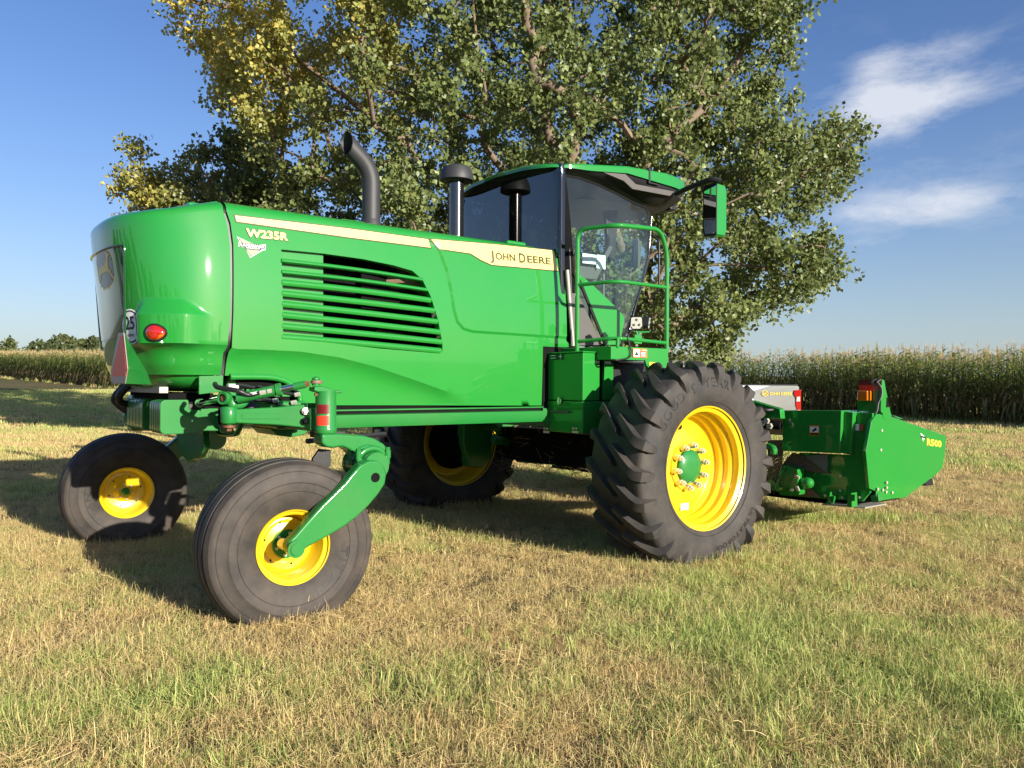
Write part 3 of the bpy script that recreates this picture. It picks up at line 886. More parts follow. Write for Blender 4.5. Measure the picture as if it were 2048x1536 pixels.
def tree(name, label, group, limbs, cent, rad, per, size, colfn, base_r, bark=BARK):
    base = limbs[0]['pts'][0]
    root = empty(name, tuple(base), 0, label, 'tree', group)
    nodes, par, rr = grow(limbs, cent)
    wb = wood_mesh(nodes, par, rr, base_r)
    wb.v = [p - Vector(base) for p in wb.v]
    wb.obj('trunk', bark, root, smooth=60, merge=False)
    v, f, c = leaf_cloud(cent, rad, per, size, colfn)
    me = color_mesh('crown', v - np.array(base), f, c, LEAF, smooth=False)
    link(bpy.data.objects.new('crown', me), root)
    return root
DT = 16.6
def at_px(px, py, d=DT):
    r = ray_w(px, py)
    return Vector((0, 0, CAM_H)) + r * (d / r.y)
MAIN = [(345, -60), (372, 30), (352, 75), (408, 130), (402, 200), (470, 240), (515, 300), (520, 470), (560, 560), (1000, 600), (1330, 730), (1500, 712), (1525, 640), (1560, 612), (1640, 600), (1705, 545),
        (1655, 480), (1640, 420), (1725, 395), (1738, 330), (1725, 262), (1640, 275), (1600, 240), (1640, 190), (1600, 150), (1662, 110), (1668, 55), (1590, 0), (1560, -150), (1420, -380), (1150, -560), (850, -600), (560, -420), (400, -200)]
MAIN = [(x - 42 if x > 1300 else x + 26 if x < 620 else x, y) for x, y in MAIN]
n = 6400
cx = RNG.uniform(330, 1750, n); cy = RNG.uniform(-600, 730, n)
ok = in_poly(cx, cy, MAIN)
# hollow gaps where sky shows
gap = vnoise(cx / 85, cy / 85, 31) * .6 + vnoise(cx / 38, cy / 38, 32) * .4
ok &= (gap > .37)
cx, cy = cx[ok], cy[ok]
edge = np.minimum.reduce([np.hypot(cx - ex, cy - ey) for ex, ey in MAIN]) / 260
half = 1.2 + 3.6 * np.clip(edge, 0, 1)
dep = DT + RNG.uniform(-1, 1, len(cx)) * half
lim = np.where(cy > 560, DT + .3, 0)
dep = np.maximum(dep, np.where(cx > 1200, 13.4, 12.6))
cent = np.array([tuple(at_px(a, b_, DT) * 1.0) for a, b_ in zip(cx, cy)])
cent[:, 1] = dep
cent = cent[cent[:, 2] > .5]
sel = RNG.permutation(len(cent))[:1650]
cent = cent[sel]
rad = RNG.uniform(.34, .62, len(cent))
def main_col(pos, ci):
    m_ = len(pos)
    px = 1024 + pos[:, 0] / DT * FPX; py = 770 - (pos[:, 2] - CAM_H) / DT * FPX
    yel = .95 * np.exp(-((px - 560) ** 2 / 220 ** 2 + (py - 130) ** 2 / 170 ** 2)) + .5 * np.exp(-((px - 460) ** 2 / 120 ** 2 + (py - 20) ** 2 / 120 ** 2)) + .10
    yel += .35 * np.clip(1 - np.abs(px - 760) / 60, 0, 1) * np.clip(1 - np.abs(py - 160) / 90, 0, 1)
    cl = vnoise(pos[:, 0] * 1.3, pos[:, 2] * 1.3 + pos[:, 1], 41)
    u = RNG.uniform(size=m_)
    y = np.clip(yel * (.45 + 1.0 * cl) - .12 + (u - .5) * .5 * (yel + .15), 0, 1)
    g = RNG.uniform(.75, 1.3, m_)[:, None]
    green = np.array([.150, .190, .062]) * g + np.array([.08, .08, .02]) * (RNG.uniform(size=m_) < .2)[:, None]
    gold = np.where((RNG.uniform(size=m_) < .25)[:, None], np.array([.68, .50, .10]), np.array([.52, .50, .13])) * RNG.uniform(.8, 1.15, m_)[:, None]
    return green * (1 - y)[:, None] + gold * y[:, None]
TB = Vector((2.0, 17.0, float(gz(2.0, 17.0)) - .1))
limbs = [
    {'pts': [TB, TB + Vector((-.1, 0, 1.2)), TB + Vector((-.25, -.1, 2.6)), at_px(1085, 190, 16.4), at_px(1100, -60, 16.5), at_px(1080, -350, 16.5)]},
    {'pts': [at_px(1040, 460, 16.5), at_px(1010, 350, 15.6), at_px(968, 285, 15.0), at_px(972, 190, 14.9), at_px(955, 90, 15.0), at_px(930, -150, 15.4)], 'parent_node': TB + Vector((-.25, -.1, 2.6))},
    {'pts': [TB + Vector((.3, -.1, 2.7)), at_px(1290, 330, 15.4), at_px(1340, 275, 15.0), at_px(1430, 190, 15.2), at_px(1510, 60, 15.8)], 'parent_node': TB + Vector((-.1, 0, 1.6))},
    {'pts': [TB + Vector((.4, 0, 2.2)), at_px(1390, 420, 16.0), at_px(1500, 390, 15.7), at_px(1640, 330, 15.6)], 'parent_node': TB + Vector((-.1, 0, 1.2))},
    {'pts': [TB + Vector((.3, 0, 1.7)), at_px(1360, 560, 15.9), at_px(1480, 530, 15.6), at_px(1600, 560, 15.4)], 'parent_node': TB + Vector((-.1, 0, 1.2))},
    {'pts': [TB + Vector((-.6, 0, 2.6)), at_px(850, 330, 16.2), at_px(700, 200, 16.0), at_px(560, 90, 16.2), at_px(470, 20, 16.4)], 'parent_node': TB + Vector((-.25, -.1, 2.4))},
    {'pts': [TB + Vector((-.5, .4, 2.2)), at_px(820, 420, 17.5), at_px(650, 360, 17.6), at_px(560, 330, 17.4)], 'parent_node': TB + Vector((-.1, 0, 1.4))},
]
tree('cottonwood_tree', 'large cottonwood tree with yellowing upper left branches behind the green machine', None, limbs, cent, rad, 160, .080, main_col, .27)

LEFT = [(p[0] + 60 if p[0] < 480 else p[0] + 20, p[1] + 24) for p in [(212, 430), (218, 400), (208, 345), (262, 288), (330, 300), (400, 280), (440, 262), (476, 255), (500, 285), (540, 330), (600, 360), (600, 640), (240, 640)]]
n = 700
cx = RNG.uniform(200, 610, n); cy = RNG.uniform(240, 640, n); ok = in_poly(cx, cy, LEFT) & (vnoise(cx / 60, cy / 60, 51) > .25)
cx, cy = cx[ok], cy[ok]
D2 = 19.0
cent = np.array([tuple(at_px(a, b_, D2)) for a, b_ in zip(cx, cy)]); cent[:, 1] += RNG.uniform(-1.7, 1.7, len(cent))
cent = cent[cent[:, 2] > .6][:330]
def left_col(pos, ci):
    m_ = len(pos); px = 1024 + pos[:, 0] / D2 * FPX
    yel = .80 * np.exp(-((px - 310) ** 2 / 100 ** 2)) + .15
    cl = vnoise(pos[:, 0] * 1.5, pos[:, 2] * 1.5, 61); u = RNG.uniform(size=m_)
    y = np.clip(yel * (.4 + 1.1 * cl) - .1 + (u - .5) * .5 * (yel + .1), 0, 1)
    green = np.array([.135, .170, .05]) * RNG.uniform(.75, 1.3, m_)[:, None]
    gold = np.array([.60, .52, .12]) * RNG.uniform(.8, 1.15, m_)[:, None]
    return green * (1 - y)[:, None] + gold * y[:, None]
LB = Vector((-7.4, 19.0, float(gz(-7.4, 19.0)) - .1))
tree('cottonwood_tree', 'smaller bushy tree with yellow leaves left of the large tree and behind the hood', None,
     [{'pts': [LB, LB + Vector((0, 0, 1.0)), at_px(400, 420, D2), at_px(420, 300, D2)]}, {'pts': [LB + Vector((-.1, 0, 1.0)), at_px(330, 430, D2), at_px(270, 340, D2)], 'parent_node': LB + Vector((0, 0, .9))}],
     cent, RNG.uniform(.34, .6, len(cent)), 120, .088, left_col, .15)

# trees far beyond the field, each its own crown
def far_tree(px, top, width, D, label, kind):
    x = (px - 1024) / FPX * D; base_z = float(gz(x, D))
    zt = CAM_H + (765 - top) / FPX * D; h = zt - base_z; w = width / FPX * D / 2
    n = 34
    th_ = RNG.uniform(0, 2 * PI, n); rr = np.sqrt(RNG.uniform(0, 1, n)); zz = RNG.uniform(0, 1, n)
    prof = np.sqrt(np.clip(1 - ((zz - .35) / .68) ** 2, .02, 1))
    cent = np.stack([x + w * rr * prof * np.cos(th_) * .9, D + w * rr * prof * np.sin(th_) * .9, base_z + h * (.16 + .76 * zz)], -1)
    rad = RNG.uniform(.16, .30, n) * w + .5
    def col(pos, ci):
        k = RNG.uniform(.75, 1.25, len(pos))[:, None]
        return (np.array([.085, .110, .040]) if kind else np.array([.11, .13, .045])) * k
    bs = Vector((x, D, base_z - .2))
    root = empty('far_tree', tuple(bs), 0, label, 'tree', 'trees beyond the corn field')
    b = B(); b.tube([Vector((0, 0, 0)), Vector((.2, 0, h * .35)), Vector((0, .2, h * .75))], [.45, .32, .08], 7)
    for c_ in cent[::3]:
        q = Vector(c_) - bs
        b.tube([Vector((.1, .1, max(h * .25, q.z * .55))), q * .6 + Vector((0, 0, q.z * .25)), q], [.16, .10, .04], 5, cap=False)
    b.obj('trunk', BARK, root, smooth=60, merge=False)
    v, f, c = leaf_cloud(cent, rad, 110, .85, col)
    link(bpy.data.objects.new('crown', color_mesh('crown', v - np.array(bs), f, c, LEAF, smooth=False)), root)
far_tree(-40, 678, 130, 255, 'low rounded tree at the left end of the distant row', 1)
far_tree(25, 679, 80, 262, 'low spreading tree on the skyline, second from the left', 0)
far_tree(72, 674, 60, 250, 'mid height tree on the skyline, just left of the tallest one', 1)
far_tree(126, 666, 78, 245, 'tallest broad tree of the distant row above the corn', 0)
far_tree(182, 670, 54, 252, 'airy tree on the skyline nearest the green hood', 1)
far_tree(236, 676, 60, 258, 'tree of the distant row partly behind the green hood', 0)
far_tree(100, 686, 120, 235, 'dark low tree in front of the tallest distant tree', 1)

# rows of trees outside the view, to the left and behind the photographer, that the paintwork mirrors
def hedge(name, label, pts, hmin, hmax):
    cs, rs = [], []
    for (x, y, w) in pts:
        h = RNG.uniform(hmin, hmax)
        for _ in range(26):
            zz = RNG.uniform(.08, 1)
            cs.append((x + RNG.normal() * w * .42 * (1.15 - zz * .8), y + RNG.normal() * w * .42 * (1.15 - zz * .8), float(gz(x, y)) + h * zz)); rs.append(RNG.uniform(.6, 1.3))
    cs = np.array(cs); rs = np.array(rs)
    v, f, c = leaf_cloud(cs, rs, 46, .62, lambda pos, ci: np.array([.075, .10, .032]) * RNG.uniform(.75, 1.25, len(pos))[:, None])
    o = bpy.data.objects.new(name, color_mesh(name, v, f, c, LEAF, smooth=False)); link(o); tag(o, label, kind='stuff')
hedge('shelterbelt_trees', 'belt of trees left of and behind the viewpoint', [(-46 + RNG.normal() * 2, -40 + 5.2 * i, 4.2) for i in range(11)] + [(-40 + 6.0 * i, -62 + RNG.normal() * 3, 4.6) for i in range(22)], 4.5, 9.5)

# ------------------------------------------------------------------ the windrower
W = empty('windrower', tuple(M_O), TH, 'large glossy green self-propelled windrower with black cab glass and yellow wheels', 'windrower')
HW = 0.80          # half width of the engine hood

def densify(poly, step, closed=True):
    out = []; n = len(poly)
    for i in range(n if closed else n - 1):
        a = Vector(poly[i]); b = Vector(poly[(i + 1) % n]); k = max(1, int((b - a).length / step))
        for j in range(k): out.append(a + (b - a) * (j / k))
    if not closed: out.append(Vector(poly[-1]))
    return out
def inside(p, poly):
    x, y = p[0], p[1]; c = False; j = len(poly) - 1
    for i in range(len(poly)):
        xi, yi = poly[i][0], poly[i][1]; xj, yj = poly[j][0], poly[j][1]
        if (yi > y) != (yj > y) and x < (xj - xi) * (y - yi) / (yj - yi) + xi: c = not c
        j = i
    return c
def cdt(outer, holes=(), lines=(), step=.05, grid=None, clear=.6):
    """constrained triangulation of an outline in 2D -> verts, tris"""
    pts, edges = [], []
    def ring_(r, closed):
        n0 = len(pts); pts.extend(Vector((p[0], p[1])) for p in r); n = len(r)
        for i in range(n if closed else n - 1): edges.append((n0 + i, n0 + (i + 1) % n))
    ring_(outer, True)
    for h in holes: ring_(h, True)
    for l in lines: ring_(l, False)
    xs = [p[0] for p in outer]; ys = [p[1] for p in outer]
    gx_ = grid or step
    allp = np.array([(p[0], p[1]) for p in pts])
    def near(x, y): return ((allp[:, 0] - x) ** 2 + (allp[:, 1] - y) ** 2).min() < (gx_ * clear) ** 2
    y = min(ys) + gx_ / 2; row = 0
    while y < max(ys):
        x = min(xs) + gx_ * (.5 if row % 2 else .25)
        while x < max(xs):
            if inside((x, y), outer) and not any(inside((x, y), h) for h in holes) and (near is None or not near(x, y)): pts.append(Vector((x, y)))
            x += gx_
        y += gx_ * .9; row += 1
    vo, eo, fo, *_ = delaunay_2d_cdt(pts, edges, [], 0, 1e-5)
    fs = []
    for f in fo:
        if (vo[f[1]] - vo[f[0]]).cross(vo[f[2]] - vo[f[0]]) < 0: f = tuple(reversed(f))
        c = sum((vo[i] for i in f), Vector((0, 0))) / len(f)
        if inside(c, outer) and not any(inside(c, h) for h in holes): fs.append(tuple(f))
    return vo, fs
def lerp_tab(tab, x):
    if x <= tab[0][0]: return tab[0][1]
    for (a, b), (c, d) in zip(tab, tab[1:]):
        if x <= c: return b + (d - b) * (x - a) / (c - a)
    return tab[-1][1]
def sm(t):
    t = max(0., min(1., t)); return t * t * (3 - 2 * t)
def P2(px, py, y=-HW):
    p = PY(px, py, y); return (p.x, p.z)

# --- right hood side: outline measured on the plane of the hood side
arcA = [P2(*q) for q in ((440, 699), (460, 700), (520, 699), (600, 703), (680, 715), (750, 733), (830, 760), (900, 785), (966, 812), (1000, 826))]
def zA(x): return lerp_tab(arcA, x)
xA0, xA1 = arcA[1][0], arcA[-2][0]
EMB = [P2(*q) for q in ((848, 444), (858, 462), (868, 478), (880, 500), (893, 540), (900, 580), (905, 620), (912, 645), (925, 660), (945, 666), (1131, 678))]
EMBP = EMB + [(EMB[-1][0] + .3, EMB[-1][1]), (EMB[-1][0] + .3, 2.9), (EMB[0][0], 2.9)]
def dist_line(p, line):
    best = 9
    for a, b in zip(line, line[1:]):
        a = Vector(a); b = Vector(b); d = b - a; t = max(0, min(1, (Vector(p) - a).dot(d) / d.length_squared))
        best = min(best, (a + d * t - Vector(p)).length)
    return best
STRIP = [P2(*q) for q in ((540, 491), (565, 494), (566, 700), (541, 697))]
def side_out(x, z):
    """how far the hood side stands out from its plane (positive = outwards)"""
    d = -.11 * (z - 1.95) ** 2 if z > 1.95 else -.03 * (z - 1.95) ** 2
    za = zA(x)
    if xA0 - .4 < x < xA1 and z < za:
        k = sm((xA1 - x) / .45)
        d -= .060 * k * (1 - math.exp(-(za - z) / .060))
    if inside((x, z), EMBP):
        e = dist_line((x, z), EMB)
        d += .012 * sm(e / .022)
    return d
def side_pt(x, z, off=0.0):
    return Vector((x, -HW - side_out(x, z) - off, z))
ZS = 2.630         # where the side turns into the shoulder
LOUV = [P2(*q) for q in ((565, 498), (648, 506), (727, 517), (790, 530), (827, 541), (846, 558), (862, 592), (876, 639), (885, 686), (885, 702), (879, 707), (759, 697), (634, 683), (566, 678))]
seamR = [P2(*q) for q in ((454, 407), (465, 444), (469, 488), (467, 624), (464, 695), (459, 703), (456, 751))]
XF = P2(1106, 491)[0]
outl = [(seamR[0][0] + .012, ZS)] + [p for p in seamR[1:]]
outl += [P2(*q) for q in ((509, 753), (553, 756), (582, 764), (598, 775), (605, 791), (607, 806), (611, 811), (1085, 811), (1098, 708), (1102, 699), (1113, 695), (1138, 694), (1138, 688), (1132, 680), (1131, 545), (1128, 520))]
outl += [(XF + .03, ZS - .012), (XF, ZS)]
nxs = 54
topx = [XF + (outl[0][0] - XF) * i / nxs for i in range(1, nxs)]
outer = densify(outl, .04, False) + [(x, ZS) for x in topx]
outer = [Vector((p[0], p[1])) for p in outer]
louv = densify(LOUV, .04)
lineA = densify([(x, z) for x, z in arcA if xA0 + .02 < x < xA1], .04, False)
lineA = [p for p in lineA if inside(p, outer)]
lineA2 = [Vector((p[0], p[1] - .006)) for p in lineA if inside((p[0], p[1] - .006), outer)]
lineE = [p for p in densify(EMB, .03, False) if inside(p, outer) and p[1] < ZS - .01]
lineE2 = []
for i, p in enumerate(lineE):
    a = lineE[max(i - 1, 0)]; c = lineE[min(i + 1, len(lineE) - 1)]; d = (Vector(c) - Vector(a)).normalized()
    q = Vector((p[0] - d.y * .022, p[1] + d.x * .022))
    if inside(q, outer): lineE2.append(q)
strip2 = [Vector(STRIP[0]), Vector(STRIP[3])]
vo, fo = cdt(outer, [louv], [lineA, lineE, lineE2], step=.04)
sb = B(); sb.add([side_pt(p.x, p.y) for p in vo], fo)
def flange(loop, depth):
    q = [side_pt(p[0], p[1]) for p in loop]; n = len(q)
    sb.add(q + [p + Vector((0, depth, 0)) for p in q], [(i, (i + 1) % n, n + (i + 1) % n, n + i) for i in range(n)])
flange(louv, .075)
flange([p for p in outer if p[1] < ZS - .001] , .018)
# shoulder and bonnet top share the stations of the side's upper edge
stations = [outl[0][0]] + list(reversed(topx)) + [XF]
def shoulder(x, k, n=7, cols=9):
    """profile from the side edge over to the centre line"""
    y0 = -HW - side_out(x, ZS)
    pr = []
    for i in range(n + 1):
        t = i / n * PI / 2 * .97
        pr.append((y0 + .115 * (1 - math.cos(t)), ZS + .075 * math.sin(t)))
    ys, zs = pr[-1]
    for i in range(1, cols + 1):
        t = i / cols
        pr.append((ys * (1 - t), zs + .028 * math.sin(t * PI / 2)))
    return pr
rows = []
for x in stations:
    drop = -.10 * sm((x - (XF - .16)) / .16) ** 2
    rows.append([Vector((x, y, z + drop * sm((z - ZS) / .06))) for y, z in shoulder(x, 0)])
m_ = len(rows[0])
tb = B(); tb.add([p for r in rows for p in r], [(i * m_ + j, (i + 1) * m_ + j, (i + 1) * m_ + j + 1, i * m_ + j + 1) for i in range(len(rows) - 1) for j in range(m_ - 1)])
sb.add(tb.v, tb.f)
hood_r = sb.obj('hood_panel', GREEN, W, smooth=28)
# far side: the same panel mirrored, as its own mesh
ml_ = B(); ml_.add([Vector((p.x, -p.y, p.z)) for p in sb.v], [tuple(reversed(f)) for f in sb.f])
hood_l = ml_.obj('hood_panel', GREEN, W, smooth=28)

def side_decal(name, poly, m, off=.003, parent=hood_r, step=.04, y=None):
    pl = densify(poly, .03)
    v, f = cdt([Vector(p) for p in pl], step=step)
    b = B(); b.add([side_pt(p.x, p.y, off) for p in v], f)
    return b.obj(name, m, parent, smooth=0, merge=False)
def grow_poly(poly, d):
    n = len(poly); out = []
    c = sum((Vector(p) for p in poly), Vector((0, 0))) / n
    area = sum(poly[i][0] * poly[(i + 1) % n][1] - poly[(i + 1) % n][0] * poly[i][1] for i in range(n))
    s = 1 if area > 0 else -1
    for i in range(n):
        a, b, c_ = Vector(poly[i - 1]), Vector(poly[i]), Vector(poly[(i + 1) % n])
        d1 = (b - a).normalized(); d2 = (c_ - b).normalized()
        n1 = Vector((d1.y, -d1.x)) * s; n2 = Vector((d2.y, -d2.x)) * s
        k = (n1 + n2); k = k / max(.35, k.length_squared / 2)
        out.append(b + k * d)
    return out
S1 = [P2(*q) for q in ((474, 429), (700, 455), (862, 477), (866, 494), (700, 473), (477, 441))]
S2 = [P2(*q) for q in ((867, 477), (1000, 488), (1113, 500), (1118, 541), (985, 529), (964, 519), (944, 506), (883, 497))]
for Sx in (S1, S2):
    side_decal('stripe_edge', grow_poly(Sx, .007), DARKEDGE, .004)
    side_decal('yellow_stripe', Sx, CREAM, .006)
def side_text(name, s, p0, p1, hpx, m, off, bold=0.0, stretch=1.0, shear=0.0, parent=hood_r, y=-HW):
    a = PY(p0[0], p0[1], y); c = PY(p1[0], p1[1], y)
    mid = (a + c) / 2
    top = PY((p0[0] + p1[0]) / 2, (p0[1] + p1[1]) / 2 - hpx, y)
    b = B(); text_b(b, s, mid, c - a, Vector((0, 0, 1)), (top - mid).z, bold, 0, stretch)
    out = []
    for p in b.v:
        q = side_pt(p.x, p.z, off) if y == -HW else Vector((p.x, y - off, p.z))
        out.append(q)
    b.v = out
    return b.obj(name, m, parent, smooth=0, merge=False)
def text_w(s, h, bold=0.0):
    v, f = glyphs(s, bold); xs = [p.x for p in v]; return (max(xs) - min(xs)) * h / .7
def fit_text(name, s, p0, p1, hpx, m, off, bold=0.0, parent=hood_r, y=-HW):
    """stretch the words to span p0..p1"""
    a = PY(p0[0], p0[1], y); c = PY(p1[0], p1[1], y); top = PY((p0[0] + p1[0]) / 2, (p0[1] + p1[1]) / 2 - hpx, y)
    h = (top - (a + c) / 2).z
    return side_text(name, s, p0, p1, hpx, m, off, bold, (c - a).length / text_w(s, h, bold), parent=parent, y=y)
fit_text('model_lettering_edge', 'W235R', (493, 463.5), (581, 472.5), 16.5, DARKEDGE, .005, .06)
fit_text('model_lettering', 'W235R', (495, 463.5), (579, 472.5), 15.0, LETTERY, .0070, .035)
# maker's name: small capitals with two large initials
fit_text('maker_lettering', 'J', (985.5, 509.5), (992, 510), 19, DARKEDGE, .0085, .02)
fit_text('maker_lettering', 'OHN', (994, 511), (1034, 515), 14, DARKEDGE, .0085, .02)
fit_text('maker_lettering', 'D', (1041, 514.5), (1054, 516), 19, DARKEDGE, .0085, .02)
fit_text('maker_lettering', 'EERE', (1057, 517), (1104, 521.5), 14, DARKEDGE, .0085, .02)
# dealer badge: a pointed triangle with a name bar
side_decal('dealer_badge', [P2(*q) for q in ((476, 472), (512, 488.5), (534, 488), (533, 499), (526, 501), (502, 515), (491, 494), (479, 492), (480, 482), (482, 483))], WHITE, .003)
side_decal('badge_outline', [P2(*q) for q in ((478, 474), (510, 488), (525, 489), (525, 499.5), (502.5, 513), (490, 492.5), (484, 484))], INK, .0045)
side_decal('badge_field', [P2(*q) for q in ((481.5, 477.5), (503, 486.5), (487.5, 484.5))], CREAM, .006)
side_decal('badge_field', [P2(*q) for q in ((495, 498.5), (520, 501), (503, 510.5))], LIMEF, .006)
side_decal('badge_bar', [P2(*q) for q in ((480.5, 484), (532, 489.5), (532, 498), (480.5, 492))], INK, .0055)
fit_text('badge_lettering', 'LANDMARK', (482.5, 488), (530.5, 493.5), 5.2, WHITE, .0075, .02)
fit_text('badge_lettering', 'IMPLEMENT', (494, 494.5), (521, 497.5), 2.4, WHITE, .0075, .02)
# louvre slats
backp = B()
bp_out = [Vector(P2(*q, -HW + .03)) for q in ((562, 494), (650, 506), (650, 688), (562, 682))]
backp.prism([(p.x, -HW + .062, p.y) for p in bp_out], (0, .006, 0)); backp.obj('louvre_backing', GREEN, hood_r)
sl_l = [380 + v / 3.2 for v in (452, 524, 594, 664, 732, 802, 874, 944)]
sl_r = [(540 + a / 3.2, 380 + b / 3.2) for a, b in ((980, 574), (1008, 640), (1032, 708), (1054, 775), (1074, 845), (1092, 912), (1102, 975), (1098, 1032))]
for k in range(8):
    b = B(); n = 14; vs = []
    for i in range(n + 1):
        t = i / n
        px = 564 + (sl_r[k][0] - 564) * t; py = sl_l[k] + (sl_r[k][1] - sl_l[k]) * t - 2.5 * math.sin(PI * t) * (1 if k < 3 else .4)
        p = PY(px, py, -HW); y0 = -HW + .0
        for dy, dz in ((.060, .032), (.008, .026), (-.004, .014), (-.004, -.004), (.006, -.017), (.060, -.015)) if k > 1 else ((.060, .020), (.006, .016), (-.004, .006), (-.004, -.004), (.006, -.012), (.060, -.010)):
            vs.append(Vector((p.x, y0 + dy, p.z + dz)))
    b.add(vs, [(i * 6 + j, i * 6 + (j + 1) % 6, (i + 1) * 6 + (j + 1) % 6, (i + 1) * 6 + j) for i in range(n) for j in range(6)] + [tuple(range(6)), tuple(range(n * 6 + 5, n * 6 - 1, -1))])
    b.obj('louvre_slat', GREEN, hood_r, smooth=50)
# engine seen behind the louvre
b = B()
b.box((-1.9, -.20, 1.95), (1.5, .5, .9)); b.box((-1.6, -.48, 1.70), (.7, .12, .20)); b.box((-2.2, -.46, 2.2), (.35, .16, .3))
b.tube([(-2.5, -.52, 1.62), (-1.4, -.55, 1.66), (-1.2, -.5, 1.8)], .03, 10)
b.obj('engine_block', DARK, W, bevel=.01)
b = B(); b.tube(spline([(-2.15, -.45, 2.28), (-1.95, -.58, 2.30), (-1.75, -.58, 2.22), (-1.62, -.40, 2.16)], 6), .075, 14)
b.disc((-1.95, -.52, 2.36), (0, -1, .2), .11, .08, 18); b.obj('turbocharger', CASTIRON, W, smooth=50)
b = B(); b.tube([(-2.35, -.62, 2.02), (-1.55, -.62, 1.93)], .018, 8); b.tube([(-2.30, -.64, 1.86), (-1.65, -.64, 1.80)], .022, 8); b.obj('fuel_line', SILVER, W)
b = B(); b.box((-2.0, 0, 1.45), (2.8, 1.4, .06)); b.box((-3.42, 0, 2.0), (.05, 1.34, 1.0)); b.obj('engine_bay_floor', DARK, W)

# --- rear shell
seamL = [P2(*q) for q in ((449, 409), (458, 444), (462, 488), (461, 624), (455, 697), (450, 705), (449, 750))]
sl_tab = sorted([(z, x) for x, z in seamL])
ZB, ZT = sl_tab[0][0], ZS
def shell_xs(z): return lerp_tab(sl_tab, z)
def shell_drop(x): return lerp_tab([(-4.12, .10), (-4.05, .10), (-3.85, .075), (-3.66, .03), (-3.53, .005), (-3.45, 0)], x)
def shell_pt(phi, z, off=0.0):
    """phi -90..90 degrees: near side edge .. rear centre .. far side edge"""
    zc = min(z, ZT)
    xs = shell_xs(zc); xr = -4.065 - .10 * (zc - 1.64)
    w = HW + side_out(-3.45, max(zc, 1.75)); n = 2.7
    s, c = math.sin(phi), math.cos(phi)
    g = 0.0
    a = abs(math.degrees(phi))
    win = sm((a - 33) / 9) * sm((84 - a) / 16)
    wall = .062 * win
    if z >= 1.715: g += max(0, wall - max(0, z - 1.905) * .62) if z > 1.905 else wall
    winc = sm((a - 6) / 30)
    if z < 1.715:
        t = 1.715 - z
        g += wall * math.exp(-t / .02) - .060 * winc * (1 - math.exp(-t / .060))
    if z < ZB + .10: g -= .05 * sm((ZB + .10 - z) / .10) ** 2 * .5
    k = 1.0
    if z > ZT:
        t = min(1, (z - ZT) / .075); g -= .115 * (1 - math.sqrt(max(0, 1 - t * t)))
    y = w * (1 if s > 0 else -1) * abs(s) ** (2 / n)
    x = xs - (xs - xr) * c ** (2 / n)
    nx_ = -(c ** (2 - 2 / n)) / max(.05, xs - xr); ny_ = (1 if s > 0 else -1) * abs(s) ** (2 - 2 / n) / w
    l = math.hypot(nx_, ny_)
    return Vector((x + nx_ / l * (g + off), y + ny_ / l * (g + off), z - shell_drop(x) * sm((z - 2.05) / .5)))
phis = [math.radians(-90 + 180 * i / 96) for i in range(97)]
zl = [ZB + (1.64 - ZB) * i / 5 for i in range(6)] + [1.665, 1.685, 1.70, 1.708, 1.7145, 1.7155, 1.74, 1.80, 1.86, 1.90, 1.905, 1.915, 1.93, 1.945, 1.96, 1.975, 1.99, 2.0, 2.01, 2.02, 2.04] + [2.10 + (ZT - 2.10) * i / 9 for i in range(10)] + [ZT + .075 * math.sin(PI / 2 * i / 7) for i in range(1, 8)]
b = B(); nph = len(phis)
vs = [shell_pt(p, z) for z in zl for p in phis]
fs = [(i * nph + j, i * nph + j + 1, (i + 1) * nph + j + 1, (i + 1) * nph + j) for i in range(len(zl) - 1) for j in range(nph - 1)]
# crown over the top, towards the seam
top = [shell_pt(p, zl[-1]) for p in phis]
for k in range(1, 7):
    t = k / 6
    for j, p in enumerate(top):
        xx = p.x + (shell_xs(ZT) - p.x) * t
        vs.append(Vector((xx, p.y * (1 - .02 * t), p.z + .03 * math.sin(t * PI / 2) * (1 - (p.y / HW) ** 2) + (shell_drop(p.x) - shell_drop(xx)))))
n0 = (len(zl) - 1) * nph
fs += [(n0 + i * nph + j, n0 + i * nph + j + 1, n0 + (i + 1) * nph + j + 1, n0 + (i + 1) * nph + j) for i in range(6) for j in range(nph - 1)]
# belly curling under
bot = [shell_pt(p, ZB) for p in phis]
n1 = len(vs)
for k, (sc_, dz) in enumerate(((.965, -.004), (.955, .02))):
    for p in bot: vs.append(Vector((-3.46 + (p.x + 3.46) * sc_, p.y * sc_, p.z + dz)))
fs += [(n1 + j, n1 + j + 1, j + 1, j) for j in range(nph - 1)] + [(n1 + nph + j, n1 + nph + j + 1, n1 + j + 1, n1 + j) for j in range(nph - 1)]
b.add(vs, fs)
shell = b.obj('rear_hood', GREEN, W, smooth=38)
# dark rounded belly below the rear hood
b = B(); vs, fs = [], []
for k, (sc_, z) in enumerate(((.955, ZB + .015), (.93, ZB - .03), (.80, ZB - .085), (.55, ZB - .115))):
    for p in bot: vs.append(Vector((-3.46 + (p.x + 3.46) * sc_, p.y * sc_, z)))
fs = [(k * nph + j, (k + 1) * nph + j, (k + 1) * nph + j + 1, k * nph + j + 1) for k in range(3) for j in range(nph - 1)]
b.add(vs, fs); b.obj('rear_belly_pan', GREEN, W, smooth=60)
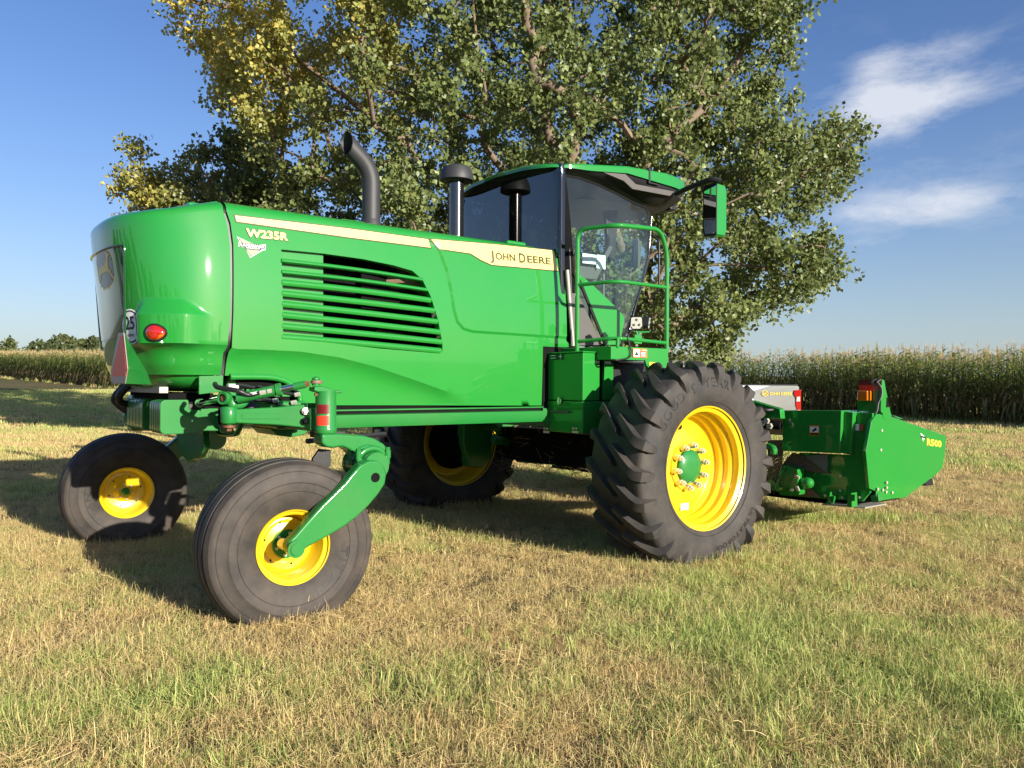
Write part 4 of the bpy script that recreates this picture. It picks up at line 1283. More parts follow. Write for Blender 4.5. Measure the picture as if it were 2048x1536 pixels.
# black seam between shell and hood panel
b = B(); vs = []
sp_ = densify([Vector(p) for p in ([(seamR[0][0], ZS)] + seamR[1:])], .05, False)
for p in sp_:
    zz = p[1]; y0 = -HW - min(side_out(p[0] + .01, zz), side_out(-3.45, max(zz, 1.75)) - (.060 * (1 - math.exp(-(1.715 - zz) / .060)) if zz < 1.715 else 0)) + .02
    vs += [Vector((p[0] - .07, y0 + .01, zz)), Vector((p[0] + .05, y0, zz))]
b.add(vs, [(2 * i, 2 * i + 1, 2 * i + 3, 2 * i + 2) for i in range(len(sp_) - 1)])
for i in range(8):
    t = i / 7 * PI / 2
    n2 = len(b.v)
prof = shoulder(-3.46, 0)
b.add([Vector((x_, y + .012 if y < -.6 else y, z - .012)) for y, z in prof for x_ in (-3.58, -3.42)], [(2 * i, 2 * i + 1, 2 * i + 3, 2 * i + 2) for i in range(len(prof) - 1)])
b.obj('seam_seal', BLACK, W, smooth=60)
# rear screen, its frame and the emblem follow the rear face
def y_phi(y, z):
    w = HW; return math.asin((1 if y > 0 else -1) * (min(1, abs(y) / w)) ** (2.7 / 2))
def rear_pt(y, z, off): return shell_pt(y_phi(y, z), z, off)
def scr_half(z): return .40 + .10 * (z - 1.75) / .7
b = B(); nz_, ny_ = 18, 20; vs = []
for i in range(nz_ + 1):
    z = 1.76 + .70 * i / nz_
    for j in range(ny_ + 1): vs.append(rear_pt((-1 + 2 * j / ny_) * scr_half(z), z, .004))
b.add(vs, [(i * (ny_ + 1) + j, i * (ny_ + 1) + j + 1, (i + 1) * (ny_ + 1) + j + 1, (i + 1) * (ny_ + 1) + j) for i in range(nz_) for j in range(ny_)])
GREENDK = mat('dark green gloss screen', (.010, .075, .022), rough=.14, coat=.8, vary=.08)
scr = b.obj('rear_screen', GREENDK, shell, smooth=60)
fr = [rear_pt(-scr_half(1.76 + .7 * i / 12), 1.76 + .7 * i / 12, .008) for i in range(13)] + [rear_pt(-scr_half(2.46) * (1 - 2 * i / 12), 2.46, .008) for i in range(1, 13)] + [rear_pt(scr_half(2.46 - .7 * i / 12), 2.46 - .7 * i / 12, .008) for i in range(1, 13)]
b = B(); b.tube(fr, .009, 8); b.obj('screen_frame', GREENDK, shell, smooth=60)
def rear_poly(name, poly, m, off, parent=shell):
    v, f = cdt(densify([Vector(p) for p in poly], .03), step=.05)
    b = B(); b.add([rear_pt(p.x - .13, p.y, off) for p in v], f); return b.obj(name, m, parent, smooth=60, merge=False)
def oct_(a, bz, k=.72):
    return [(a * x, 2.285 + bz * z) for x, z in ((-.55, 1), (.55, 1), (.85, .85), (1, .5), (1, -.45), (.8, -.8), (.4, -1), (-.4, -1), (-.8, -.8), (-1, -.45), (-1, .5), (-.85, .85))]
rear_poly('emblem', oct_(.205, .180), DECALY, .004)
GREYEM = mat('emblem grey', (.20, .20, .19), rough=.3, vary=.05)
rear_poly('emblem_field', oct_(.188, .162), GREYEM, .0055)
deer = [(-.165, -.02), (-.12, .03), (-.06, .035), (.03, .03), (.08, .075), (.10, .125), (.075, .14), (.10, .15), (.125, .135), (.165, .118), (.135, .10), (.12, .05), (.115, .0), (.15, -.045), (.175, -.10), (.155, -.10), (.125, -.05), (.08, -.03), (.0, -.035), (-.08, -.04), (-.13, -.09), (-.175, -.115), (-.18, -.10), (-.145, -.07), (-.135, -.035)]
rear_poly('deer_mark', [(-y, 2.285 + z) for y, z in deer], DECALY, .007)
# round speed sticker and tail lamps on the corner
def shell_patch(phi0, z0):
    p = shell_pt(phi0, z0); e = .02
    d = (shell_pt(phi0 + e, z0) - shell_pt(phi0 - e, z0)); k = 2 * e / d.length
    return lambda a, c, off: shell_pt(phi0 - a * k, z0 + c, off)
def find_phi(px, py):
    best = None
    for i in range(-900, 500):
        ph = math.radians(i / 10); p = shell_pt(ph, 1.8)
        q = to_px(p)
        e = abs(q[0] - px)
        nrm_ok = (shell_pt(ph + .01, 1.8) - p).cross(Vector((0, 0, 1)))
        if best is None or e < best[0]: best = (e, ph)
    ph = best[1]
    zs = [1.3 + .005 * i for i in range(280)]
    z = min(zs, key=lambda z_: abs(to_px(shell_pt(ph, z_))[1] - py))
    return ph, z
def to_px(m_):
    Pw = M_O + FX * m_[0] + FY * m_[1] + FZ * m_[2]
    X, Y, Z = Pw.x, Pw.y, Pw.z - CAM_H
    c, s = math.cos(PITCH), math.sin(PITCH); zc = Y * c + Z * s; yc = -Y * s + Z * c
    u = FPX * X / zc; v = -FPX * yc / zc; cr, sr = math.cos(ROLL), math.sin(ROLL)
    return 1024 + u * cr - v * sr, 768 + u * sr + v * cr
ph, z0 = find_phi(263, 653); mp = shell_patch(ph, z0)
def patch_disc(name, r, m, off, sx=1.0, mp_=None, parent=shell):
    b = B(); n = 28; vs = [mp_(0, 0, off)]
    for rr in (r * .5, r):
        vs += [mp_(rr * sx * math.cos(2 * PI * i / n), rr * math.sin(2 * PI * i / n), off) for i in range(n)]
    b.add(vs, [(0, 1 + i, 1 + (i + 1) % n) for i in range(n)] + [(1 + i, 1 + n + i, 1 + n + (i + 1) % n, 1 + (i + 1) % n) for i in range(n)])
    return b.obj(name, m, parent, smooth=60)
patch_disc('speed_sticker', .118, WHITE, .003, mp_=mp); patch_disc('sticker_ring', .108, INK, .0045, mp_=mp); patch_disc('sticker_face', .098, WHITE, .006, mp_=mp)
def patch_text(name, s, h, dz, m, off, bold, stretch=1.0):
    v, f = glyphs(s, bold); k = h / .7
    b = B(); b.add([mp(-p.x * k * stretch * -1, (p.y - .35) * k + dz, off) for p in v], f); return b.obj(name, m, shell, smooth=0, merge=False)
patch_text('sticker_lettering', '25', .085, .025, INK, .008, .02, .85)
patch_text('sticker_lettering', 'mile/h', .022, -.055, INK, .008, .01)
for side in (-1, 1):
    ph2, z2 = find_phi(312, 665)
    if side > 0: ph2 = -ph2
    mq = shell_patch(ph2, z2)
    b = B(); n = 24; rings = ((.0, .030), (.5, .028), (.85, .020), (1.0, .004)); vs = [mq(0, 0, .030)]
    def lamp_xy(i, k):
        a = 2 * PI * i / n; return (.066 * k * math.cos(a) * (1 if math.cos(a) > 0 else 1.05), .050 * k * math.sin(a) * (1 - .18 * math.cos(a)))
    for k, o_ in rings[1:]:
        vs += [mq(*lamp_xy(i, k), o_) for i in range(n)]
    b.add(vs, [(0, 1 + i, 1 + (i + 1) % n) for i in range(n)] + [(1 + r * n + i, 1 + (r + 1) * n + i, 1 + (r + 1) * n + (i + 1) % n, 1 + r * n + (i + 1) % n) for r in range(2) for i in range(n)])
    tl = b.obj('tail_light', LENSR, shell, smooth=60)
    b = B(); vs = []
    for i in range(n // 2, n + 1):
        for k in (.93, .5): vs.append(mq(lamp_xy(i, k)[0], lamp_xy(i, k)[1] - (.018 if k < .9 else 0), .0315 if k < .9 else .017))
    b.add(vs, [(2 * i, 2 * i + 1, 2 * i + 3, 2 * i + 2) for i in range(n // 2)]); b.obj('amber_section', LENSA, tl, smooth=60)
    b = B(); b.tube([mq(*lamp_xy(i % n, 1.06), .004) for i in range(n + 1)], .0075, 6); b.obj('lamp_rim', BLACK, tl, smooth=60)
# slow-moving sign on its pointed bracket
XS = -4.165
pl = [PXX(*q, XS) for q in ((237, 666), (247, 665), (255, 738), (250, 767), (224, 767), (222, 741))]
smv = B().prism(pl, (.004, 0, 0)).obj('slow_moving_sign', SMVR, W, smooth=0)
pin = [PXX(*q, XS - .0025) for q in ((240.5, 671), (244.5, 671), (252.5, 738), (251, 752.5), (224.5, 752.5), (225, 741))]
B().prism(pin, (.0015, 0, 0)).obj('orange_triangle', SMVO, smv, smooth=0)
o_ = [PXX(*q, XS + .006) for q in ((247, 667), (255, 738), (250, 767))]
i_ = [PXX(250, 668, XS + .09), PXX(292, 742, XS + .20), PXX(303, 769, XS + .20)]
o2 = [PXX(*q, XS + .006) for q in ((237, 667), (222, 741), (224, 767))]
b = B(); b.add([*o_, *i_, *o2], [(0, 3, 4, 1), (1, 4, 5, 2), (6, 0, 1, 7), (7, 1, 2, 8), (8, 2, 5), (6, 3, 0)])
b.obj('sign_bracket', GREEN2, W, smooth=0, solid=.004)
# roof hatch nub and small bonnet catches on top of the hood
for xx, yy in ((-3.56, -.42), (-2.42, -.45), (-.86, -.55)):
    zt_ = 2.715 if xx > -3.5 else 2.685
    B().box((xx, yy, zt_), (.22, .10, .07)).obj('hood_catch', GREEN, W, bevel=.02)

# --- exhaust and air intake
b = B()
ex, ey = -2.06, -.10
cpath = [Vector((ex, ey, 2.70)), Vector((ex, ey, 3.16))] + [Vector((ex - .26 * (1 - math.cos(t)), ey, 3.16 + .26 * math.sin(t))) for t in (.2, .4, .6, .8, .95)] 
dlast = (cpath[-1] - cpath[-2]).normalized()
cpath += [cpath[-1] + dlast * .16]
b.tube(cpath, .077, 24, cap=False)
tip = B(); tip.tube(list(reversed(cpath))[:6], .070, 24, cap=False)
b.add(tip.v, [tuple(reversed(f)) for f in tip.f])
b.lathe([(.077, .12), (.10, .05), (.105, 0)], (ex, ey, 2.74), (0, 0, 1), 24)
# the mouth is cut nearly upright: pull the rim's verts onto a slanted plane
tipc = cpath[-1]; cutn = Vector((-.93, -.25, .0)).normalized()
for p in b.v:
    if (p - tipc).length < .085 and abs((p - tipc).dot(dlast)) < .012:
        p += dlast * (-(p - tipc).dot(cutn) / dlast.dot(cutn)) * .9
exh = b.obj('exhaust_pipe', MATTE, W, smooth=60)
b = B(); b.disc(cpath[-2], dlast, .069, .004, 20); b.obj('pipe_bore', DARK, exh)
ix, iy = -.913, .30
czi = PY(913, 362, .30).z
b = B(); b.lathe([(.0715, 0), (.0715, czi - 2.60)], (ix, iy, 2.62), (0, 0, 1), 28); INTM = mat('dark chromed intake tube', (.10, .095, .09), rough=.16, metal=.9, coat=.6, vary=.05)
intake = b.obj('air_intake', INTM, W, smooth=60)
b = B(); b.lathe([(.07, .0), (.13, -.012), (.165, .0), (.168, .028), (.150, .095), (.135, .128), (.10, .142), (.0001, .146)], (ix, iy, czi), (0, 0, 1), 32); b.obj('intake_cap', MATTE, intake, smooth=40)
b = B(); b.lathe([(.0735, 0), (.0735, .035)], (ix, iy, czi - .02), (0, 0, 1), 28); b.obj('clamp_band', CHROME, intake, smooth=60)

# --- frame rail under the hood
b = B()
pr = [(-HW - .012, 1.265), (-HW - .012, 1.255), (-HW + .02, 1.25), (-HW + .02, 1.235), (-HW - .035, 1.225), (-HW - .035, 1.165), (-HW - .02, 1.132), (-HW + .05, 1.128), (-HW + .05, 1.265)]
x0, x1 = -2.95, -.72
b.prism([(x0, y, z) for y, z in pr], (x1 - x0, 0, 0)); b.obj('frame_rail', GREEN2, W, smooth=30)
b = B(); b.span((x0, -HW + .0, 1.232), (x1, -HW + .01, 1.252)); b.obj('rail_slot', DARK, W)
b = B(); b.prism([(x0, -y, z) for y, z in pr], (x1 - x0, 0, 0)); b.obj('frame_rail', GREEN2, W, smooth=30)
b = B(); b.span((-3.0, -.7, 1.14), (-.7, .7, 1.40)); b.span((-3.6, -.45, 1.16), (-3.0, .45, 1.36)); b.obj('chassis_frame', DARK, W)
b = B(); b.prism([Vector((x1 - .02, -HW - .03, z)) + Vector((dx, 0, 0)) for dx, z in ((0, 1.15), (.10, 1.07), (.14, 1.07), (.14, 1.25), (0, 1.25))], (0, .03, 0)); b.obj('rail_end_plate', GREEN2, W, bevel=.003)
# inner liner pieces in the rear wheel cut-out
b = B()
for k in range(5):
    xx = -3.46 + .13 * k
    b.span((xx, -.68, 1.36), (xx + .115, -.60, 1.50))
b.obj('liner_panel', GREEN2, W, bevel=.004)
b = B(); b.tube(spline([(-3.47, -.76, 1.50), (-3.15, -.76, 1.495), (-3.00, -.76, 1.42), (-2.96, -.76, 1.30)], 6), .022, 8); b.obj('arch_lip', GREEN, W, smooth=60)
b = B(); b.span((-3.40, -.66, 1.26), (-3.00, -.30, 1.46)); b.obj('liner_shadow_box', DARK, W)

# --- radiator frame, hoses and ballast weights at the rear
b = B(); b.span((-3.86, -.50, 1.385), (-3.80, .55, 1.43)); b.obj('radiator_frame', SILVER, W, bevel=.004)
b = B(); b.prism([PY(*q, -.72) for q in ((398, 752), (447, 751), (446, 783), (398, 789))], (0, .02, 0)); b.obj('side_shield', GREEN2, W, bevel=.004)
b = B(); b.span((-3.80, -.50, 1.31), (-3.50, .60, 1.385)); b.obj('rear_crossmember', DARK, W)  # near-black colour stands in for the shade below the rear hood
b = B(); b.tube(spline([(-3.88, .30, 1.43), (-3.93, .34, 1.36), (-3.90, .40, 1.30), (-3.75, .42, 1.28)], 6), .028, 10); b.tube(spline([(-3.85, .60, 1.42), (-3.90, .66, 1.32), (-3.80, .62, 1.22)], 6), .03, 10)
b.obj('coolant_hose', BLACK, W, smooth=60)
b = B(); b.span((-3.82, .45, 1.08), (-3.60, .62, 1.36)); b.span((-3.86, .52, 1.15), (-3.82, .60, 1.22)); b.obj('hitch_bracket', GREEN2, W, bevel=.02)
b = B(); b.span((-3.60, -.55, 1.12), (-3.48, .5, 1.28)); b.obj('weight_bar', GREEN2, W, bevel=.005)
def weight(y0, y1):
    b = B(); c = []
    x0, x1, z0, z1, r = -3.865, -3.585, 1.108, 1.342, .035
    for cx_, cz_, a0 in ((x1 - r, z0 + r, -90), (x1 - r, z1 - r - .07, 0)):
        for k in range(4): a = math.radians(a0 + 30 * k); c.append((cx_ + r * math.cos(a), cz_ + r * math.sin(a)))
    c += [(x1 - .09, z1 - .068), (x1 - .095, z1 - .01), (x1 - .10, z1)]
    for cx_, cz_, a0 in ((x0 + r, z1 - r, 90), (x0 + r, z0 + r, 180)):
        for k in range(4): a = math.radians(a0 + 30 * k); c.append((cx_ + r * math.cos(a), cz_ + r * math.sin(a)))
    b.prism([(x, y0, z) for x, z in c], (0, y1 - y0, 0))
    return b.obj('ballast_weight', GREEN2, W, smooth=30, bevel=.006)
for k in range(5): weight(-.07 + .097 * k + .006, -.07 + .097 * (k + 1) - .006)
for k in range(5): weight(-.553 + .058 * k + .0045, -.553 + .058 * (k + 1) - .0045)
b = B(); b.span((-3.70, -.50, 1.27), (-3.595, -.30, 1.335)); b.obj('weight_lock', BLACK, W, bevel=.004)
# dark plate bracket below the weights
pl = [PXX(*q, -3.35) for q in ((352, 866), (405, 855), (408, 895), (398, 915), (376, 925), (358, 905))]
B().prism(pl, (.05, 0, 0)).obj('pivot_plate', GREEN2, W, bevel=.006)

# ------------------------------------------------------------------ wheels
def ring_text(b, s, rad, a_mid, h, off_fn, bold=.02, gap=1.0, face=-1):
    """letters around a circle in the wheel plane, tops outward, read clockwise; off_fn(r) -> axial distance of the sidewall"""
    ws = []
    for ch in s:
        if ch == ' ': ws.append(.45); continue
        v, f = glyphs(ch, bold); xs = [p.x for p in v]; ws.append((max(xs) - min(xs)) + .16)
    k = h / .7; tot = sum(ws) * k * gap
    a = a_mid + tot / 2 / rad
    for ch, w in zip(s, ws):
        a -= w * k * gap / 2 / rad
        if ch != ' ':
            v, f = glyphs(ch, bold); xs = [p.x for p in v]; cx = (max(xs) + min(xs)) / 2
            vs = []
            for p in v:
                rr = rad + (p.y - .35) * k; aa = a - (p.x - cx) * k * gap / rad
                vs.append(Vector((rr * math.cos(aa), off_fn(rr), rr * math.sin(aa))))
            b.add(vs, f)
        a -= w * k * gap / 2 / rad
    return b
def clamp_floor(b, zc, floor=.004):
    for p in b.v:
        if p.z + zc < floor:
            d = floor - zc - p.z
            p.z = floor - zc; p.y *= 1 + .35 * d
DR, DC = .888, .779
def prof_r(tab, r):
    return lerp_tab(tab, r)
SW = [(.500, .250), (.53, .272), (.58, .294), (.64, .305), (.70, .302), (.755, .290), (.80, .275)]     # sidewall: radius -> half width
def drive_wheel(y, flip):
    """local axis -y is the outer side; flip turns the wheel round"""
    root = bpy.data.objects.new('drive_wheel', None); link(root, W)
    root.location = (0, y, DC); root.rotation_euler = (0, 0, PI if flip else 0)
    car = [(.500, .22)] + [(r, w) for r, w in SW] + [(.818, .262), (.830, .235), (.834, .12), (.835, 0)]
    prof = [(r, w) for r, w in car] + [(r, -w) for r, w in reversed(car[:-1])]
    b = B(); b.lathe(prof, (0, 0, 0), (0, -1, 0), 96)
    # lugs: long bars running from the centre line to the shoulder and down the sidewall
    NL = 22
    path = []
    for i in range(8):
        t = i / 7; path.append((.018 - .275 * t if False else -(-.018 + .280 * t), .843 - .018 * t ** 4, 0, 1))
    for sgn in (1, -1):
        for k in range(NL):
            a0 = 2 * PI * (k + (.5 if sgn < 0 else 0)) / NL + .05
            secs = []
            S = [(-.015, .834, 0.0), (.05, .834, .060), (.12, .833, .130), (.19, .830, .198), (.245, .824, .240), (.268, .808, .252), (.283, .780, .258), (.294, .735, .262), (.301, .690, .264)]
            for i, (yy, rr, da) in enumerate(S):
                tall = .054 if i < 5 else (.050, .042, .022, .002)[i - 5]
                wt = (.021 + .004 * i if i < 5 else (.040, .036, .026, .016)[i - 5]); wb = wt + .020
                if i == 0: wt *= .8
                ang = a0 + da * sgn * 1.0
                # section lies across the bar; normal is radial on the tread and turns axial on the sidewall
                nt = sm((i - 3.2) / 3.6)
                nr = Vector((math.cos(ang), 0, math.sin(ang))); tn = Vector((-math.sin(ang), 0, math.cos(ang)))
                nrm = (nr * (1 - nt) + Vector((0, -1, 0)) * sgn * nt).normalized()
                skew = Vector((0, -1, 0)) * sgn * (.55 * (1 - nt))
                c = nr * rr + Vector((0, -1, 0)) * sgn * yy
                wdir = (tn - skew * .75).normalized()
                base = c - nrm * .012
                secs.append([base - wdir * wb, base + wdir * wb, c + nrm * tall + wdir * wt, c + nrm * tall - wdir * wt])
            n0 = len(b.v); vs = [p for s_ in secs for p in s_]
            fs = [(i * 4 + j, i * 4 + (j + 1) % 4, (i + 1) * 4 + (j + 1) % 4, (i + 1) * 4 + j) for i in range(len(secs) - 1) for j in range(4)] + [(0, 1, 2, 3), tuple(len(vs) - 1 - q for q in range(4))]
            b.add(vs, fs)
    clamp_floor(b, DC)
    ty = b.obj('tyre', RUBBER, root, smooth=32, merge=False)
    # rim, outer face on -y
    rp = [(.500, .255), (.513, .262), (.514, .254), (.502, .243), (.484, .234), (.466, .222), (.462, .19), (.466, .165), (.452, .150), (.440, .13), (.444, .085), (.432, .072), (.420, .05), (.424, .01), (.410, -.004), (.395, -.02)]
    disc = [(.395, -.02), (.375, -.008), (.30, .018), (.24, .030), (.205, .034), (.20, .05), (.0001, .05)]
    back = [(.500, -.255), (.513, -.262), (.516, -.250), (.500, -.230), (.470, -.222), (.455, -.19), (.44, -.15), (.425, -.07), (.41, -.025), (.395, -.025)]
    b = B(); b.lathe(rp + disc[1:], (0, 0, 0), (0, -1, 0), 72); b.lathe(back, (0, 0, 0), (0, -1, 0), 72)
    dk = [(.395, -.028), (.30, .006), (.20, .02), (.0001, .03)]; b.lathe(dk, (0, 0, 0), (0, -1, 0), 48)
    rim = b.obj('rim', YELLOW, root, smooth=34, merge=False)
    b = B(); b.lathe([(.142, .045), (.142, .075), (.125, .092), (.07, .104), (.0001, .106)], (0, 0, 0), (0, -1, 0), 36); hub = b.obj('hub', GREEN2, root, smooth=35)
    for k in range(10):
        if k in (0, 5) and False: continue
        a = 2 * PI * k / 10 + .16
        b = B(); o = Vector((.178 * math.cos(a), 0, .178 * math.sin(a)))
        b.disc(o + Vector((0, -.03, 0)), (0, -1, 0), .026, .065, 12); b.nut(o + Vector((0, -.095, 0)), (0, -1, 0), .022, .024); b.disc(o + Vector((0, -.119, 0)), (0, -1, 0), .012, .014, 8)
        b.obj('lug_nut', STEEL, root, smooth=30)
    b = B(); b.disc((-.075, -.006 - .018, .335), (0, -1, 0), .026, .004, 14); b.obj('valve_hole', DARK, root)
    b = B(); b.box((.01, -.010, -.345), (.10, .004, .055)); b.obj('rim_sticker', WHITE, root)
    off = lambda r: -(prof_r(SW, r) + .0035)
    b = B()
    ring_text(b, 'GOOD', .700, math.radians(136), .074, off, .015, 1.1); ring_text(b, 'YEAR', .712, math.radians(85), .074, off, .015, 1.1)
    ring_text(b, 'ULTRATORQUE', .665, math.radians(-60), .042, off, .01, 1.25)
    # winged foot between the two words
    wf = [(-.05, .02), (-.02, .045), (.03, .05), (.05, .035), (.02, .028), (.0, .012), (.01, -.02), (-.005, -.05), (-.02, -.05), (-.018, -.01), (-.04, .005)]
    am = math.radians(109.5)
    vs = []
    for px_, py_ in wf:
        rr = .695 + py_ * .85; aa = am - px_ * .62 / rr; vs.append(Vector((rr * math.cos(aa), off(rr), rr * math.sin(aa))))
    b.add(vs, [tuple(range(len(vs)))])
    b.obj('tyre_lettering', RUBTXT, root, smooth=0, merge=False)
    b = B(); b.lathe([(.548, .283), (.551, .2875), (.554, .286)], (0, 0, 0), (0, -1, 0), 72); b.obj('moulded_ring', RUBBER, root, smooth=60, merge=False)
    return root
drive_wheel(-1.794, False)
drive_wheel(1.794, True)
# final drives and axle under the cab
for s in (-1, 1):
    b = B(); b.lathe([(.0001, -.02), (.30, -.02), (.33, .03), (.30, .14), (.22, .20), (.20, .42), (.0001, .42)], (0, s * 1.74, DC), (0, -s, 0), 32); b.obj('final_drive', DARK, W, smooth=40)
    b = B(); b.prism([Vector((x, s * 1.22, z)) for x, z in ((-.16, 1.3), (.26, 1.3), (.22, .62), (.10, .50), (-.10, .52), (-.18, .80))], (0, s * .14, 0)); b.obj('drive_leg', GREEN2, W, bevel=.01)
b = B(); b.span((-.22, -1.35, 1.04), (.22, 1.35, 1.32)); b.obj('front_axle', GREEN2, W, bevel=.01)

CR, CZ = .531, .465
SWC = [(.222, .150), (.25, .168), (.30, .190), (.355, .2035), (.392, .2045), (.398, .2085), (.404, .2045), (.43, .199), (.462, .188)]
def caster_wheel(loc, rz, flip, txt_angle):
    root = bpy.data.objects.new('caster_wheel', None); link(root, W); root.location = loc; root.rotation_euler = (0, 0, rz + (PI if flip else 0))
    car = [(.222, .12)] + SWC + [(.474, .186), (.488, .182), (.501, .172), (.506, .160), (.512, .150), (.519, .132)]
    tread = [(.519, .132)] + [(.505, .128), (.505, .112), (.523, .107), (.528, .060), (.529, .048), (.512, .044), (.512, .030), (.530, .026), (.531, 0)]
    half = car + tread[1:]
    prof = half + [(r, -w) for r, w in reversed(half[:-1])]
    b = B(); b.lathe(prof, (0, 0, 0), (0, -1, 0), 88); clamp_floor(b, CZ)
    b.obj('tyre', RUBBERT, root, smooth=26, merge=False)
    rp = [(.220, .160), (.228, .166), (.230, .158), (.222, .148), (.208, .142), (.196, .132), (.192, .105), (.186, .085), (.182, .05), (.176, .02), (.168, .0)]
    disc = [(.168, .0), (.160, .012), (.150, .014), (.13, .004), (.10, .012), (.085, .014), (.0001, .014)]
    back = [(.220, -.160), (.228, -.166), (.230, -.158), (.215, -.146), (.200, -.130), (.192, -.09), (.180, -.045), (.172, -.03), (.158, -.034), (.14, -.03), (.10, -.022), (.07, -.04), (.06, -.055), (.0001, -.055)]
    b = B(); b.lathe(rp + disc[1:], (0, 0, 0), (0, -1, 0), 60); b.lathe(back, (0, 0, 0), (0, -1, 0), 60); b.obj('rim', YELLOW, root, smooth=34, merge=False)
    b = B(); b.lathe([(.088, .012), (.088, .034), (.05, .038), (.045, .10), (.0001, .10)], (0, 0, 0), (0, -1, 0), 30); b.lathe([(.036, -.05), (.036, -.085), (.022, -.098), (.0001, -.10)], (0, 0, 0), (0, -1, 0), 24)
    hub = b.obj('hub', GREEN2, root, smooth=35, merge=False)
    for k in range(6):
        a = 2 * PI * k / 6 + .3
        o = Vector((.068 * math.cos(a), 0, .068 * math.sin(a)))
        b = B(); b.nut(o + Vector((0, -.034, 0)), (0, -1, 0), .0105, .012); b.obj('wheel_bolt', STEEL, root, smooth=30)
        b = B(); b.nut(o + Vector((0, .036, 0)), (0, 1, 0), .0105, .016); b.obj('wheel_bolt', STEEL, root, smooth=30)
        o = Vector((.135 * math.cos(a + .5), 0, .135 * math.sin(a + .5)))
        b = B(); b.box(o + Vector((0, -.006, 0)), (.012, .006, .012)); b.box(o + Vector((0, .031, 0)), (.012, .006, .012)); b.obj('disc_slot', DARK, root)
    face = -1 if not flip else 1
    b = B()
    off = (lambda r: -(prof_r(SWC, r) + .003)) if not flip else (lambda r: prof_r(SWC, r) + .003)
    if not flip: ring_text(b, 'TITAN', .318, txt_angle, .042, off, .012, 1.7)
    else:
        ring_text(b, 'TITAN', .318, txt_angle, .042, off, .012, 1.7)
        b.v = [Vector((-p.x, p.y, p.z)) for p in b.v]
    if len(b.v): b.obj('tyre_lettering', RUBTXT, root, smooth=0, merge=False)
    b = B()
    for rr in (.345, .462):
        for sgn in (-1, 1):
            w = prof_r(SWC, rr) * 1.0
            b.lathe([(rr - .003, sgn * w), (rr, sgn * (w + .003)), (rr + .003, sgn * w)], (0, 0, 0), (0, -1, 0), 72)
    b.obj('moulded_ring', RUBBERT, root, smooth=60, merge=False)
    return root
NCY = math.radians(-4.0)
caster_wheel((-3.354, -1.45, CZ), NCY, False, math.radians(-34))
caster_wheel((-3.600, 1.718, CZ), NCY, True, math.radians(207))

